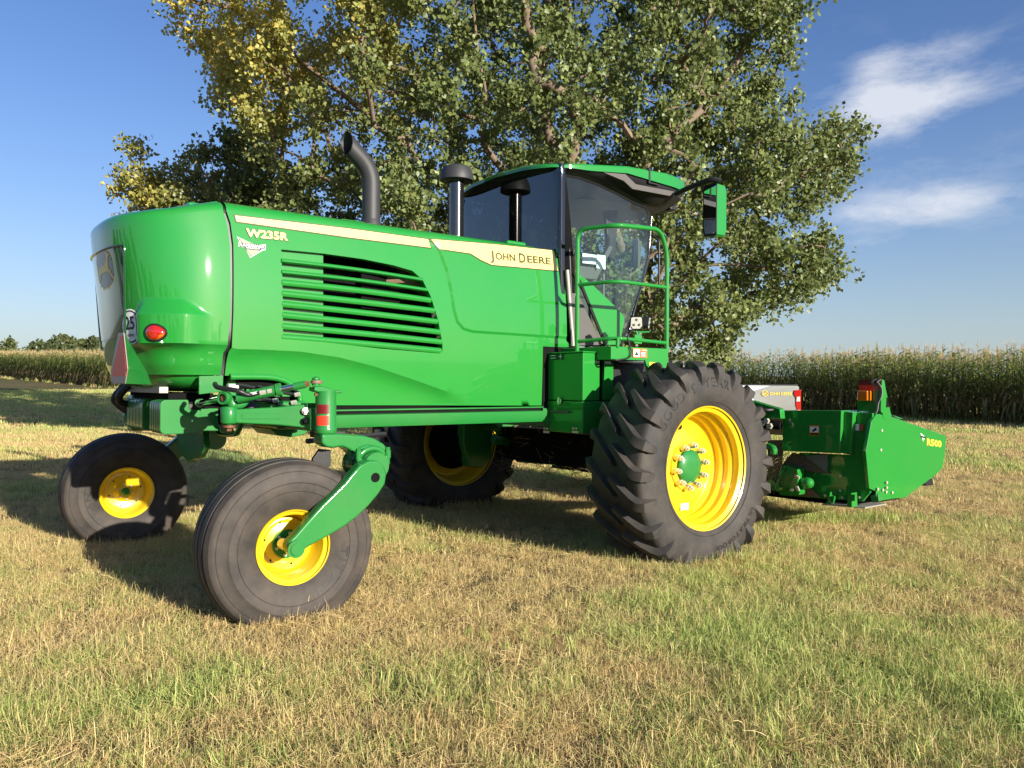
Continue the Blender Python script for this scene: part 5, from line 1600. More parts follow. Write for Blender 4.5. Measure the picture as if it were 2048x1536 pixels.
def caster_near():
    g = bpy.data.objects.new('caster_leg', None); link(g, W)
    px_, py_ = -3.093, -1.46
    zt, zb = PY(652, 782, py_).z, PY(652, 866, py_).z
    b = B(); b.lathe([(.0001, 0), (.066, 0), (.070, .012), (.070, .03), (.066, .04), (.066, zt - zb), (.0001, zt - zb)], (px_, py_, zb), (0, 0, 1), 32); b.obj('pivot_post', GREEN2, g, smooth=40)
    def patch(z0, z1, m, nm):
        vs = []
        for i in range(9):
            a = math.radians(190 + 72 * i / 8)
            for z in (z0, z1): vs.append(Vector((px_ + .0675 * math.cos(a), py_ + .0675 * math.sin(a), z)))
        b = B(); b.add(vs, [(2 * i, 2 * i + 1, 2 * i + 3, 2 * i + 2) for i in range(8)]); b.obj(nm, m, g, smooth=60)
    patch(PY(652, 827, py_).z, PY(652, 808.5, py_).z, REDDARK, 'dark_reflector'); patch(PY(652, 850, py_).z, PY(652, 831, py_).z, REDREF, 'red_reflector')
    # steering arm on top with its ball joint
    bj = PY(633, 768, py_ + .01)
    top = [PY(*q, py_) for q in ((622, 781), (624, 773), (640, 772), (654, 776), (663, 780), (678, 780), (679, 786), (665, 787), (650, 786), (640, 784), (630, 784))]
    b = B(); b.prism([p + Vector((0, -.045, 0)) for p in top], (0, .09, 0)); b.obj('steering_arm', GREEN2, g, bevel=.008)
    b = B(); b.disc(PY(632, 771, py_) , (0, 0, 1), .026, .03, 14); b.sphere(PY(632, 758, py_), .026, 12, 8, (1, 1, .6)); b.obj('ball_joint', GREEN2, g, smooth=40)
    b = B(); b.lathe([(.02, -.012), (.036, -.010), (.038, 0), (.036, .010), (.02, .012)], PY(633, 764, py_), (0, 0, 1), 20); b.obj('joint_boot', CASTIRON, g, smooth=50)
    b = B(); b.nut(PY(633, 792, py_), (0, 0, 1), .015, .02); b.obj('castle_nut', RUST, g)
    # lower casting, sweeping forward over the wheel
    poly = [PY(*q, py_) for q in ((634, 867), (668, 866), (690, 868), (718, 870), (740, 876), (757, 886), (768, 899), (772, 912), (745, 915), (714, 914), (700, 912), (690, 899), (676, 892), (655, 895), (643, 893), (634, 886))]
    b = B(); b.prism([p + Vector((0, -.075, 0)) for p in poly], (0, .13, 0)); b.obj('caster_casting', GREEN2, g, smooth=40, bevel=.016, bseg=3)
    # torsion housing with clamp straps, axis across the machine
    hc = PY(739, 930, -1.56); hc = Vector((hc.x, 0, hc.z))
    b = B(); b.lathe([(.0001, -.02), (.088, -.02), (.092, 0), (.092, .10), (.098, .11), (.098, .14), (.092, .15), (.092, .24), (.098, .25), (.098, .28), (.0001, .28)], (hc.x, -1.64, hc.z), (0, 1, 0), 28); b.obj('torsion_housing', GREEN2, g, smooth=30)
    for k in range(3):
        b = B(); yy = -1.60 + .055 * k
        arc = [Vector((hc.x + (.112 + .004 * k) * math.cos(t), yy, hc.z + (.112 + .004 * k) * math.sin(t))) for t in [math.radians(12 + 15 * i) for i in range(11)]]
        b.tube(arc, .013, 8, flat=1.4); b.obj('clamp_strap', GREEN2, g, smooth=50)
    for dx, dz in ((-.105, .075), (.105, .075), (-.10, .03), (.098, .035)):
        for yy in (-1.61, -1.50):
            b = B(); b.disc((hc.x + dx, yy, hc.z + dz - .03), (0, 0, 1), .021, .05, 12); b.nut((hc.x + dx, yy, hc.z + dz + .02), (0, 0, 1), .016, .02); b.obj('clamp_bolt', GREEN2, g, smooth=30)
    # curved trailing arm outside the wheel
    ya = -1.735
    up = [(577, 1085), (590, 1072), (618, 1040), (645, 1010), (668, 988), (690, 966), (706, 946), (720, 930), (738, 921), (755, 921), (768, 930), (774, 948), (771, 968), (758, 988), (738, 1012), (715, 1034), (690, 1053), (660, 1071), (632, 1086), (611, 1098), (609, 1108), (600, 1115), (588, 1115), (578, 1108), (574, 1097)]
    b = B(); b.prism([PY(*q, ya) for q in up], (0, .085, 0)); b.obj('trailing_arm', GREEN2, g, smooth=40, bevel=.022, bseg=4)
    hub = PY(591, 1098, ya - .012)
    b = B(); b.disc(hub, (0, -1, 0), .052, .014, 28); b.disc(hub + Vector((0, -.014, 0)), (0, -1, 0), .036, .008, 24); b.obj('axle_boss', GREEN2, g, smooth=30)
    b = B(); b.lathe([(.033, 0), (.033, .20)], hub, (0, 1, 0), 20); b.obj('axle_pin', STEEL, g, smooth=50)
    ho = PY(751, 955, ya - .003)
    b = B(); b.lathe([(.0001, 0), (.030, 0), (.030, .002)], ho, (0, -1, 0), 20); hole = b.obj('arm_hole', DARK, g, smooth=0)
    b = B(); b.prism([PY(*q, -1.40) for q in ((626, 918), (640, 898), (662, 900), (662, 932), (640, 944), (626, 938))], (0, .03, 0)); b.obj('scraper_bracket', BLACK, g, bevel=.004)
    return g
caster_near()
def caster_far():
    g = bpy.data.objects.new('caster_leg', None); link(g, W)
    b = B(); b.lathe([(.0001, 0), (.068, 0), (.068, .30), (.0001, .30)], (-3.093, 1.46, 1.13), (0, 0, 1), 24); b.obj('pivot_post', GREEN2, g, smooth=40)
    b = B(); b.prism([Vector((x, 1.39, z)) for x, z in ((-3.17, 1.13), (-3.0, 1.13), (-2.75, 1.06), (-2.66, .95), (-2.9, .98), (-3.15, 1.05))], (0, .14, 0)); b.obj('caster_casting', GREEN2, g, bevel=.015)
    b = B(); b.prism([Vector((x, 1.98, z)) for x, z in ((-3.65, .42), (-3.55, .41), (-3.2, .60), (-2.85, .85), (-2.80, .95), (-2.9, 1.0), (-3.0, .98), (-3.3, .72), (-3.62, .52))], (0, .085, 0)); b.obj('trailing_arm', GREEN2, g, bevel=.02)
    b = B(); b.disc((-2.88, 1.40, .93), (0, 1, 0), .10, .62, 24); b.disc((-3.60, 1.76, CZ), (0, 1, 0), .035, .28, 16); b.obj('torsion_housing', GREEN2, g, smooth=40)
    return g
caster_far()
# rear axle beam
b = B(); b.span((-3.17, -1.40, 1.15), (-3.02, 1.40, 1.30)); b.obj('axle_beam', GREEN2, W, bevel=.01)
b = B(); b.span((-3.21, -.95, 1.14), (-2.99, .95, 1.335)); b.obj('axle_sleeve', GREEN2, W, bevel=.02)
b = B(); b.prism([Vector((x, -.80, z)) for x, z in ((-3.2, 1.14), (-2.9, 1.14), (-2.95, 1.09), (-3.05, 1.075), (-3.15, 1.09))], (0, .4, 0)); b.obj('belly_bracket', GREEN2, W, bevel=.008)
# steering links on the near side
K = Vector((-3.605, -1.15, 0)); K.z = PY(463, 832, K.y).z
b = B(); b.lathe([(.0001, -.055), (.022, -.055), (.024, -.048), (.047, -.045), (.052, -.03), (.052, .05), (.045, .06), (.0001, .06)], K, (0, 0, 1), 28); kn = b.obj('steering_knuckle', GREEN2, W, smooth=35)
b = B(); b.disc(K + Vector((0, 0, -.072)), (0, 0, 1), .038, .014, 20); b.nut(K + Vector((0, 0, -.095)), (0, 0, 1), .017, .022); b.obj('knuckle_nut', RUST, kn)
E2 = PY(613, 832, -1.30)
def bar(p0, p1, h0, h1, th):
    d = (p1 - p0).normalized(); s_ = d.cross(Vector((0, 0, 1))).normalized() * th / 2
    b = B(); z = Vector((0, 0, 1))
    b.hexa([p0 - s_ - z * h0, p1 - s_ - z * h1, p1 + s_ - z * h1, p0 + s_ - z * h0, p0 - s_ + z * h0, p1 - s_ + z * h1, p1 + s_ + z * h1, p0 + s_ + z * h0]); return b
mid_ = K.lerp(E2, .62)
bb = bar(K, mid_, .042, .058, .05); bb2 = bar(mid_, E2, .058, .078, .05); bb.add(bb2.v, bb2.f); bb.obj('tie_bar', GREEN2, W, bevel=.010)
d = (E2 - K).normalized(); s_ = d.cross(Vector((0, 0, 1))).normalized()
if s_.y > 0: s_ = -s_
b = bar(K.lerp(E2, .16) + s_ * .027, K.lerp(E2, .66) + s_ * .027, .018, .018, .004); b.obj('bar_recess', GREEN2, W, bevel=.002)
b = B(); b.box(E2 + Vector((.015, .0, .0)), (.07, .10, .17)); b.span((E2.x, E2.y - .12, 1.16), (-3.06, E2.y - .02, 1.30)); b.obj('bar_bracket', GREEN2, W, bevel=.006)
for dz in (.035, -.03):
    p = E2 + s_ * .05 + Vector((-.01, 0, dz)); b = B(); b.nut(p, s_, .016, .018); b.disc(p - s_ * .002, s_, .024, .004, 14); b.obj('bracket_bolt', STEEL if dz > 0 else DARK, W)
# cast eye above the knuckle
eye = Vector((K.x - .035, K.y - .02, 0)); eye.z = PY(449, 796, eye.y).z
b = B(); b.lathe([(.026, -.022), (.040, -.024), (.043, -.018), (.043, .018), (.040, .024), (.026, .022)], eye, Vector((-.85, -.52, 0)), 24); b.obj('cylinder_eye', GREEN2, W, smooth=40)
b = B(); b.disc(eye + Vector((.02, .012, 0)), Vector((-.85, -.52, 0)), .026, .03, 18); b.obj('eye_bushing', RUST, W)
b = B(); b.tube(spline([eye + Vector((.03, .0, -.01)), eye + Vector((.05, -.01, -.055)), K + Vector((.01, 0, .07)), K + Vector((.07, -.02, .075)), K + Vector((.10, -.03, .11))], 5), .019, 10, flat=1.5); b.obj('cast_yoke', GREEN2, W, smooth=50)
# hydraulic cylinder to the ball joint
c0 = eye + Vector((.05, -.02, -.006)); c1 = PY(618, 767, -1.452)
dv = (c1 - c0)
b = B(); b.tube([c0 + dv * .05, c0 + dv * .60], .033, 18); b.tube([c0 + dv * .57, c0 + dv * .63], .041, 18); cyl = b.obj('steering_cylinder', GREEN2, W, smooth=40)
b = B(); b.tube([c0 + dv * .62, c0 + dv * .82], .0195, 16); b.obj('cylinder_rod', CHROME, cyl, smooth=50)
b = B(); b.tube([c0 + dv * .80, c0 + dv * .955], .0235, 16); b.obj('rod_end', GREEN2, cyl, smooth=40)
b = B(); b.tube([c0 + dv * .95, c0 + dv * 1.0], .021, 6); b.obj('lock_nut', RUST, cyl, smooth=30)
fs_ = Vector((-.55, -.82, .12)).normalized() * .0335
b = B(); b.tube([c0 + dv * .24 + fs_ * .55, c0 + dv * .33 + fs_ * .55], .018, 8); b.obj('hose_label', WHITE, cyl)
b = B(); b.tube([c0 + dv * .36 + fs_ * .55, c0 + dv * .44 + fs_ * .55], .0185, 8); b.tube([c0 + dv * .46 + fs_ * .6, c0 + dv * .52 + fs_ * .6], .017, 8); b.obj('hose_fitting', STEEL, cyl)
b = B(); b.tube(spline([c0 + dv * .36 + fs_ * .6, c0 + dv * .22 + fs_ * .7, c0 + dv * .08 + Vector((-.03, -.04, .045)), PY(437, 775, -1.14), PY(430, 768, -1.05)], 8), .0165, 10); b.obj('hydraulic_hose', BLACK, W, smooth=60)
b = B(); b.tube([PY(400, 806, -.55), PY(440, 798, -1.05)], .020, 16); b.obj('second_cylinder_rod', CHROME, W, smooth=50)
b = B(); b.tube([PY(400, 806, -.55), Vector((-3.42, .35, 1.29))], .033, 16); b.obj('second_cylinder', GREEN2, W, smooth=50)
b = B(); b.box(PY(462, 775, -1.0), (.05, .05, .05)); b.box(PY(470, 776, -1.0), (.04, .05, .04)); b.obj('hose_adapter', STEEL, W, bevel=.008)
b = B(); b.sphere(PY(500, 815, -1.0), .05, 12, 8, (1.2, 1, .9)); b.obj('sensor_cover', BLACK, W, smooth=60)
# hoses and fittings tucked between the axle and the hood
for (q0, q1, q2, q3, r_) in (((470, 800), (500, 792), (540, 800), (572, 812), .012), ((480, 806), (520, 800), (552, 806), (590, 803), .010), ((500, 782), (530, 790), (560, 784), (596, 792), .013), ((455, 776), (480, 770), (520, 777), (548, 772), .011), ((515, 772), (540, 778), (575, 775), (598, 785), .009)):
    b = B(); b.tube(spline([PY(*q0, -.98), PY(*q1, -.96), PY(*q2, -.93), PY(*q3, -.90)], 6), r_, 8); b.obj('axle_hose', BLACK, W, smooth=60)
for q in ((474, 798), (546, 802), (583, 806), (590, 790)):
    b = B(); b.nut(PY(*q, -.97), (.7, -.5, .2), .016, .035); b.obj('hose_fitting', STEEL, W)
b = B(); b.box(PY(540, 812, -.86), (.30, .12, .05)); b.obj('valve_block', GREEN2, W, bevel=.008)
# tow loop under the beam
lp = [PXX(*q, -3.42) for q in ((427, 842), (432, 858), (440, 869), (458, 871), (473, 869), (480, 856), (486, 842))]
b = B(); b.tube(fillet(lp, .03), .021, 10, flat=.6); b.obj('tow_loop', GREEN2, W, smooth=60)
b = B(); b.prism([PXX(*q, -3.42) for q in ((396, 812), (452, 806), (500, 812), (520, 846), (486, 850), (428, 850), (405, 842))], (.03, 0, 0)); b.obj('tow_plate', GREEN2, W, bevel=.004)
b = B(); b.tube([(-2.98, -.9, 1.05), (-2.35, -.9, 1.08), (-2.35, -.9, 1.13)], .02, 6); b.tube([(-2.32, -.7, .98), (-2.32, -.7, 1.14)], .03, 6); b.span((-3.02, -1.38, 1.09), (-2.92, -1.05, 1.14)); b.obj('brake_line_guard', BLACK, W)

# ------------------------------------------------------------------ front boxes, platform, handrail
YB, XBX = -1.25, PY(1166, 705, -1.25).x
up_z0, up_z1 = PY(1166, 802, YB).z, PY(1166, 705, YB).z
lo_z0 = PY(1167, 868, YB).z
xf = PY(1200, 708, YB).x
b = B(); b.span((XBX, YB, up_z0 + .002), (xf, -.78, up_z1)); box_u = b.obj('battery_box', GREEN, W, bevel=.008)
b = B(); b.span((XBX - .012, YB - .012, up_z1 + .001), (xf + .012, -.78, up_z1 + .012)); b.obj('box_lid', GREEN, box_u, bevel=.004)
b = B(); b.span((XBX - .004, YB - .004, lo_z0), (xf + .30, -.74, up_z0 - .003)); box_l = b.obj('tool_box', GREEN, W, bevel=.012)
hp = PXX(1120, 802, XBX - .012); b = B(); b.disc(hp, (-1, 0, 0), .028, .012, 18); b.box(hp + Vector((-.016, 0, 0)), (.012, .012, .075)); b.obj('box_latch', CHROME, box_l)
h0, h1 = PXX(1100, 823, XBX - .02), PXX(1138, 824, XBX - .02)
b = B(); b.tube([h0, h1], .011, 8); b.obj('box_handle', GREYTRIM, box_l)
for q in (1093, 1151):
    p = PXX(q, 864, XBX - .008); b = B(); b.box(p, (.012, .075, .018)); b.nut(p + Vector((0, -.018, .03)), (-1, 0, 0), .011, .012); b.nut(p + Vector((0, .018, .03)), (-1, 0, 0), .011, .012); b.obj('hinge', STEEL, box_l)
b = B(); b.prism([PXX(*q, XBX - .003) for q in ((1106, 708), (1127, 707), (1127, 719), (1106, 720))], (-.002, 0, 0)); b.obj('box_label', INK, box_u)
b = B()
p = PXX(1121, 713, XBX - .007); b.box(p, (.001, .045, .006)); b.box(p, (.001, .006, .045)); b.box(p + Vector((0, .10, .01)), (.001, .07, .006)); b.box(p + Vector((0, .10, -.012)), (.001, .07, .006)); b.obj('label_print', WHITE, box_u)
b = B(); b.tube(spline([PXX(1108, 775, -.6), PXX(1100, 795, -.58), PXX(1092, 800, -.56)], 5), .022, 8); b.obj('coolant_pipe', RUST, W, smooth=60)
b = B(); b.span((-.72, -.80, 1.15), (-.30, -.40, 1.80)); b.obj('firewall', DARK, W)
b = B(); b.prism([PY(*q, -1.22) for q in ((1210, 712), (1227, 714), (1227, 800), (1207, 800))], (0, .03, 0)); b.obj('support_post', GREEN, W, bevel=.004)
b = B(); b.span((-.30, -1.15, 1.0), (.35, -.55, 1.66)); b.obj('cab_mount', BLACK, W, bevel=.01)
b = B(); b.prism([PY(*q, -1.10) for q in ((1233, 724), (1268, 726), (1266, 800), (1236, 800))], (0, .03, 0)); b.obj('grey_panel', GREYTRIM, W, bevel=.006)
YP_ = -1.43
pz0, pz1 = PY(1222, 719, YP_).z, PY(1222, 692, YP_).z
pxr, pxf = PY(1222, 700, YP_).x, PY(1337, 700, YP_).x
b = B(); b.span((pxr, YP_, pz0), (pxf, -.72, pz1)); plat = b.obj('platform', GREEN, W, bevel=.006)
b = B(); b.prism([PY(*q, YP_ - .004) for q in ((1290, 719), (1337, 721), (1336, 735), (1296, 742))], (0, .02, 0)); b.obj('step_bracket', GREEN, plat, bevel=.003)
def plate_decal(name, q, m, off):
    b = B(); b.prism([PY(*p, YP_ - off) for p in q], (0, .0012, 0)); return b.obj(name, m, plat, smooth=0)
plate_decal('warning_label', ((1266, 697), (1294, 698), (1294, 716), (1266, 714.5)), ORANGEF, .0075)
plate_decal('label_picture', ((1267.5, 698.5), (1279.5, 699), (1279.5, 714), (1267.5, 713.2)), WHITE, .0095)
RBR = mat('brown warning print', (.30, .07, .03), rough=.5, vary=.05)
plate_decal('label_text_block', ((1281, 702.5), (1292.5, 703), (1292.5, 714.6), (1281, 714)), RBR, .0095)
for k in range(4): plate_decal('label_line', ((1282, 704.5 + 2.4 * k), (1291.5, 704.9 + 2.4 * k), (1291.5, 705.8 + 2.4 * k), (1282, 705.4 + 2.4 * k)), WHITE, .0115)
plate_decal('label_mark', ((1270, 709.5), (1273, 703), (1275, 706), (1278, 710), (1270, 711)), INK, .0115)
fit_text('label_word', 'WARNING', (1282, 700.6), (1292, 701), 2.2, WHITE, .0115, .02, parent=plat, y=YP_)
plate_decal('yellow_tag', ((1299, 724), (1311, 725), (1310, 731), (1299, 731)), DECALY, .0085)
# handrail: two posts, top hoop, middle and lower rail with one bend
RL = PY(1154, 700, -1.05); RBd = PY(1235, 700, -1.43); RRt = PY(1333, 705, -1.405)
def rz(px, py, P): 
    r = ray_m(px, py); k = ((P.x - CAM_M.x) * r.x + (P.y - CAM_M.y) * r.y) / (r.x ** 2 + r.y ** 2); return CAM_M.z + r.z * k
zl_, zb_, zr_ = rz(1170, 461, RL), rz(1232, 450, RBd), rz(1312, 462, RRt)
hoop = [Vector((RL.x, RL.y, pz0)), Vector((RL.x, RL.y, zl_ + .01)), Vector((RBd.x, RBd.y, zb_)), Vector((RRt.x - .09, RRt.y, zr_ + .0)), Vector((RRt.x, RRt.y, zr_ - .19)), Vector((RRt.x, RRt.y, pz1 - .02))]
b = B(); b.tube(fillet(hoop, .10, 7), .0205, 14); rail = b.obj('handrail', GREEN, W, smooth=60)
for pyl, pyb, pyr in ((570, 562, 575), (683, 676, 686)):
    pts = [Vector((RL.x, RL.y, rz(1154, pyl, RL))), Vector((RBd.x, RBd.y, rz(1235, pyb, RBd))), Vector((RRt.x, RRt.y, rz(1333, pyr, RRt)))]
    b = B(); b.tube(fillet(pts, .12, 7), .0165, 12); b.obj('cross_rail', GREEN, rail, smooth=60)
b = B(); b.tube([Vector((RBd.x, RBd.y, pz1 - .01)), Vector((RBd.x, RBd.y, rz(1235, 676, RBd)))], .0165, 12); b.obj('rail_foot', GREEN, rail, smooth=60)
# work lights on the rail
def work_light(c, direc, s):
    g = bpy.data.objects.new('work_light', None); link(g, W)
    d = Vector(direc).normalized(); r_ = d.cross(Vector((0, 0, 1))).normalized(); u_ = r_.cross(d)
    def ring8(k, o): return [c + d * o + (r_ * x + u_ * z) * k for x, z in ((-.6, -1), (.6, -1), (1, -.5), (.92, .85), (.75, 1), (-.75, 1), (-.92, .85), (-1, -.5))]
    b = B(); vs = ring8(s, 0) + ring8(s, -.045) + ring8(s * .6, -.075); b.add(vs, [tuple(range(8)), *[(i, (i + 1) % 8, 8 + (i + 1) % 8, 8 + i) for i in range(8)], *[(8 + i, 8 + (i + 1) % 8, 16 + (i + 1) % 8, 16 + i) for i in range(8)], tuple(range(23, 15, -1))]); b.obj('lamp_body', BLACK, g, smooth=25)
    b = B(); b.add(ring8(s * .9, .003), [tuple(range(8))]); b.obj('lamp_lens', LENSC, g, smooth=0)
    for x, z in ((0, .5), (-.42, -.3), (.42, -.3)):
        b = B(); b.disc(c + d * .0035 + (r_ * x + u_ * z) * s, d, s * .2, .002, 14); b.obj('led_eye', GREYTRIM, g)
    b = B()
    for k in range(6): b.box(c - d * .04 + r_ * s * (-.6 + .24 * k) + u_ * s * 1.05, (.008, .03, .012))
    b.obj('cooling_fin', BLACK, g)
lc = PY(1273, 646, -1.40); work_light(lc, (-.78, -.60, -.04), .055)
work_light(PY(1298, 646, -1.36), (.55, -.8, -.12), .052)
b = B(); b.prism([PY(*q, -1.425) for q in ((1270, 669), (1284, 670), (1284, 688), (1269, 687))], (0, .012, 0)); b.tube([PY(1272, 662, -1.40), PY(1275, 670, -1.41)], .012, 8); b.tube([PY(1275, 664, -1.40), PY(1298, 664, -1.38)], .008, 8); b.obj('light_bracket', GREEN, W, bevel=.003)
b = B(); b.tube(spline([PY(1266, 660, -1.42), PY(1256, 672, -1.44), PY(1259, 690, -1.445), PY(1263, 705, -1.45), PY(1256, 716, -1.45), PY(1230, 720, -1.45), PY(1205, 714, -1.30)], 7), .0075, 8); b.obj('wiring_harness', BLACK, W, smooth=60)

# ------------------------------------------------------------------ cab
CW = .82
def cabp(px, py, y=-CW): return PY(px, py, y)
ZF_ = 1.74
# plan of the glasshouse at the top and at the bottom (near half, x forward, y negative), from the rear centre line round to the front
def cab_ring(z):
    t = (z - 1.75) / (3.40 - 1.75)
    xb = -.47                                    # rear pane
    xd = -.30 + (-.30 - -.12) * (t - 1) * -.0
    xfr = .36 + (.72 - .36) * t                  # front edge of the door
    xn = .80 + .50 * t                           # nose of the windscreen
    wr = .80; wf_ = .80 - .10 * (1 - t)
    return xb, xfr, xn, wr, wf_
def ring_pts(z, inset=0.0):
    xb, xfr, xn, wr, wf_ = cab_ring(z)
    pts = {}
    return xb, xfr, xn, wr, wf_
def cab_rear(z, n=14):
    """rear pane with strongly rounded corners, near corner to far corner"""
    xb, xfr, xn, wr, wf_ = cab_ring(z); out = []
    for i in range(n + 1):
        s = -1 + 2 * i / n
        phi = s * PI / 2; nn = 9.0
        y = wr * (1 if s > 0 else -1) * abs(math.sin(phi)) ** (2 / nn); x = -.465 - .065 * abs(math.cos(phi)) ** (2 / nn) - .012 * (1 - (y / wr) ** 2)
        out.append(Vector((x, y, z)))
    return out
def surf(rows, name, m, parent, smooth=60, solid=0.0):
    b = B(); k = len(rows[0]); b.add([p for r in rows for p in r], [(i * k + j, i * k + j + 1, (i + 1) * k + j + 1, (i + 1) * k + j) for i in range(len(rows) - 1) for j in range(k - 1)])
    return b.obj(name, m, parent, smooth=smooth, solid=solid)
cab = bpy.data.objects.new('cab', None); link(cab, W)
zs = [2.10 + (3.44 - 2.10) * i / 8 for i in range(9)]
def rear_top(p):
    return Vector((p.x, p.y, p.z + .06 * (1 - (p.y / .8) ** 2)))
surf([cab_rear(z, 40) for z in zs] + [[rear_top(p) for p in cab_rear(3.47, 40)]], 'rear_window', GLASSD, cab)
# door side: glass sheet between the corner post and the windscreen edge
door_o = [(1139, 349), (1165, 353), (1205, 368), (1245, 388), (1270, 402), (1298, 414), (1305, 430), (1300, 520), (1282, 590), (1262, 655), (1252, 688), (1180, 690), (1152, 690), (1149, 620), (1143, 520)]
dpoly = [Vector((cabp(*q).x, cabp(*q).z)) for q in door_o]
for side in (-1, 1):
    v, f = cdt(densify(dpoly, .1), step=.14)
    b = B(); b.add([Vector((p.x, side * (CW - .02 - .05 * ((p.y - 2.6) / .9) ** 2), p.y)) for p in v], f)
    dg = b.obj('door_glass', GLASS, cab, smooth=60)
    if side < 0: dglass = dg
    # door frame: thin black seal round the pane
    b = B(); b.tube([Vector((p.x, side * (CW - .025 - .05 * ((p.y - 2.6) / .9) ** 2), p.y)) for p in dpoly + dpoly[:1]], .014, 6); b.obj('door_seal', BLACK, cab, smooth=60)
# windscreen: curved sheet bulging forward between the two door edges
ws_rows = []
for i in range(13):
    t = i / 12
    px_, py_ = lerp_tab([(0, 1262), (.18, 1272), (.45, 1290), (.7, 1302), (1, 1306)], t), 660 - 228 * t
    e = cabp(px_, py_); row = []
    for j in range(17):
        s = -1 + 2 * j / 16
        row.append(Vector((e.x + .34 * (1 - abs(s) ** 2.4) + .005, s * (CW - .03), e.z)))
    ws_rows.append(row)
surf(ws_rows, 'windscreen', GLASS, cab)
for side in (-1, 1):
    b = B(); b.tube([Vector((r[0].x, side * (CW - .03), r[0].z)) for r in ws_rows], .016, 8); b.obj('windscreen_edge', BLACKGLOSS, cab, smooth=60)
    # rear corner post, gloss black, between rear glass and door
    vs = []
    for i in range(10):
        t = i / 9; z = 1.83 + (3.41 - 1.83) * t
        xa = cabp(1152 - 25 * t, 690 - 345 * t).x; xc = cabp(1158 - 20 * t, 690 - 341 * t).x
        for xx, yy in ((xa - .03, CW - .06), (xa, CW - .022), (xc, CW - .010), (xc + .02, CW - .03)): vs.append(Vector((xx, side * (yy - .05 * ((z - 2.6) / .9) ** 2), z)))
    b = B(); b.add(vs, [(i * 4 + j, i * 4 + j + 1, (i + 1) * 4 + j + 1, (i + 1) * 4 + j) for i in range(9) for j in range(3)]); b.obj('corner_post', DARK, cab, smooth=50)
    # dark moulded trim and slanting green panel below the glass
    yy = side * (CW + .015)
    pz_ = [PY(*q, -(CW + .015)) for q in ((1143, 585), (1158, 590), (1205, 690), (1143, 692))]
    B().prism([Vector((p.x, yy, p.z)) for p in pz_], (0, -side * .02, 0)).obj('lower_trim', GREYTRIM, cab, bevel=.004)
    gp_ = [PY(*q, -(CW + .03)) for q in ((1150, 543), (1163, 551), (1186, 570), (1218, 600), (1240, 622), (1249, 634), (1249, 642), (1240, 690), (1211, 690), (1190, 640), (1172, 590))]
    B().prism([Vector((p.x, side * (CW + .03), p.z)) for p in gp_], (0, -side * .018, 0)).obj('slanted_panel', GREEN, cab, bevel=.004)
    b = B(); q0, q1 = PY(1158, 560, -(CW + .035)), PY(1212, 692, -(CW + .035)); b.tube([Vector((q0.x, side * (CW + .035), q0.z)), Vector((q1.x, side * (CW + .035), q1.z))], .016, 6); b.obj('panel_seal', BLACK, cab)
    b = B(); q0, q1 = PY(1134, 540, -(CW + .0)), PY(1146, 692, -(CW + .0)); b.tube([Vector((q0.x, side * CW, q0.z)), Vector((q1.x, side * CW, q1.z))], .02, 8); b.obj('door_hinge_post', SILVER, cab, smooth=60)
b = B(); b.span((-.48, -.80, 1.66), (.62, .80, 1.80)); b.span((-.50, -.78, 1.80), (-.42, .78, 2.15)); b.obj('cab_floor', BLACK, cab, bevel=.01)
# roof: plan ring with its own top and bottom heights
def roof_plan(n=64):
    pts = []
    for i in range(n):
        a = 2 * PI * i / n; nn = 6.0
        c, s = math.cos(a), math.sin(a)
        if c > 0: nn = 7.0
        x = .28 + (1.07 if c > 0 else -.90) * abs(c) ** (2 / nn); y = .86 * (1 if s > 0 else -1) * abs(s) ** (2 / nn)
        if x > .9: y *= 1 - .05 * sm((x - .9) / .45)
        x -= .04 * (1 - (y / .86) ** 2) * (1 if x < 0 else -1)
        pts.append((x, y))
    return pts
rtop = sorted([(PY(*q, -.85).x, PY(*q, -.85).z) for q in ((1060, 326), (1090, 322), (1150, 327), (1215, 332), (1250, 333), (1296, 338), (1312, 342), (1345, 351), (1383, 362))])
rbot = sorted([(PY(*q, -.85).x, PY(*q, -.85).z) for q in ((1060, 339), (1090, 333), (1125, 331), (1180, 342), (1230, 345), (1252, 346), (1280, 362), (1320, 367), (1358, 377), (1380, 382))])
pl_ = roof_plan(); n = len(pl_); vs = []
def zt_(x): return lerp_tab(rtop, x)
def zb2(x): return lerp_tab(rbot, x)
def crown(x, y): return .07 * (1 - min(1, (y / .80) ** 2)) * sm((.5 - x) / .9)
for (k, f) in (((.985), lambda x: zb2(x) + .004), (1.0, lambda x: zb2(x)), (1.0, lambda x: zt_(x) - .010), (.988, lambda x: zt_(x) + .004), (.7, lambda x: zt_(x) + .035), (.35, lambda x: zt_(x) + .05), (.02, lambda x: zt_(x) + .055)):
    for x, y in pl_: vs.append(Vector((.28 + (x - .28) * k, y * k, f(x) + crown(x, y))))
b = B(); b.add(vs, [(r * n + i, r * n + (i + 1) % n, (r + 1) * n + (i + 1) % n, (r + 1) * n + i) for r in range(6) for i in range(n)])
roof = b.obj('cab_roof', GREEN, cab, smooth=35)
b = B(); q = PY(1297, 337, -.85); b.span((q.x - .008, -.862, zb2(q.x) - .004), (q.x + .018, -.83, zt_(q.x) + .012)); b.span((q.x - .008, -.862, zb2(q.x) - .012), (q.x + .14, -.84, zb2(q.x) - .002)); b.obj('roof_joint', BLACK, roof)
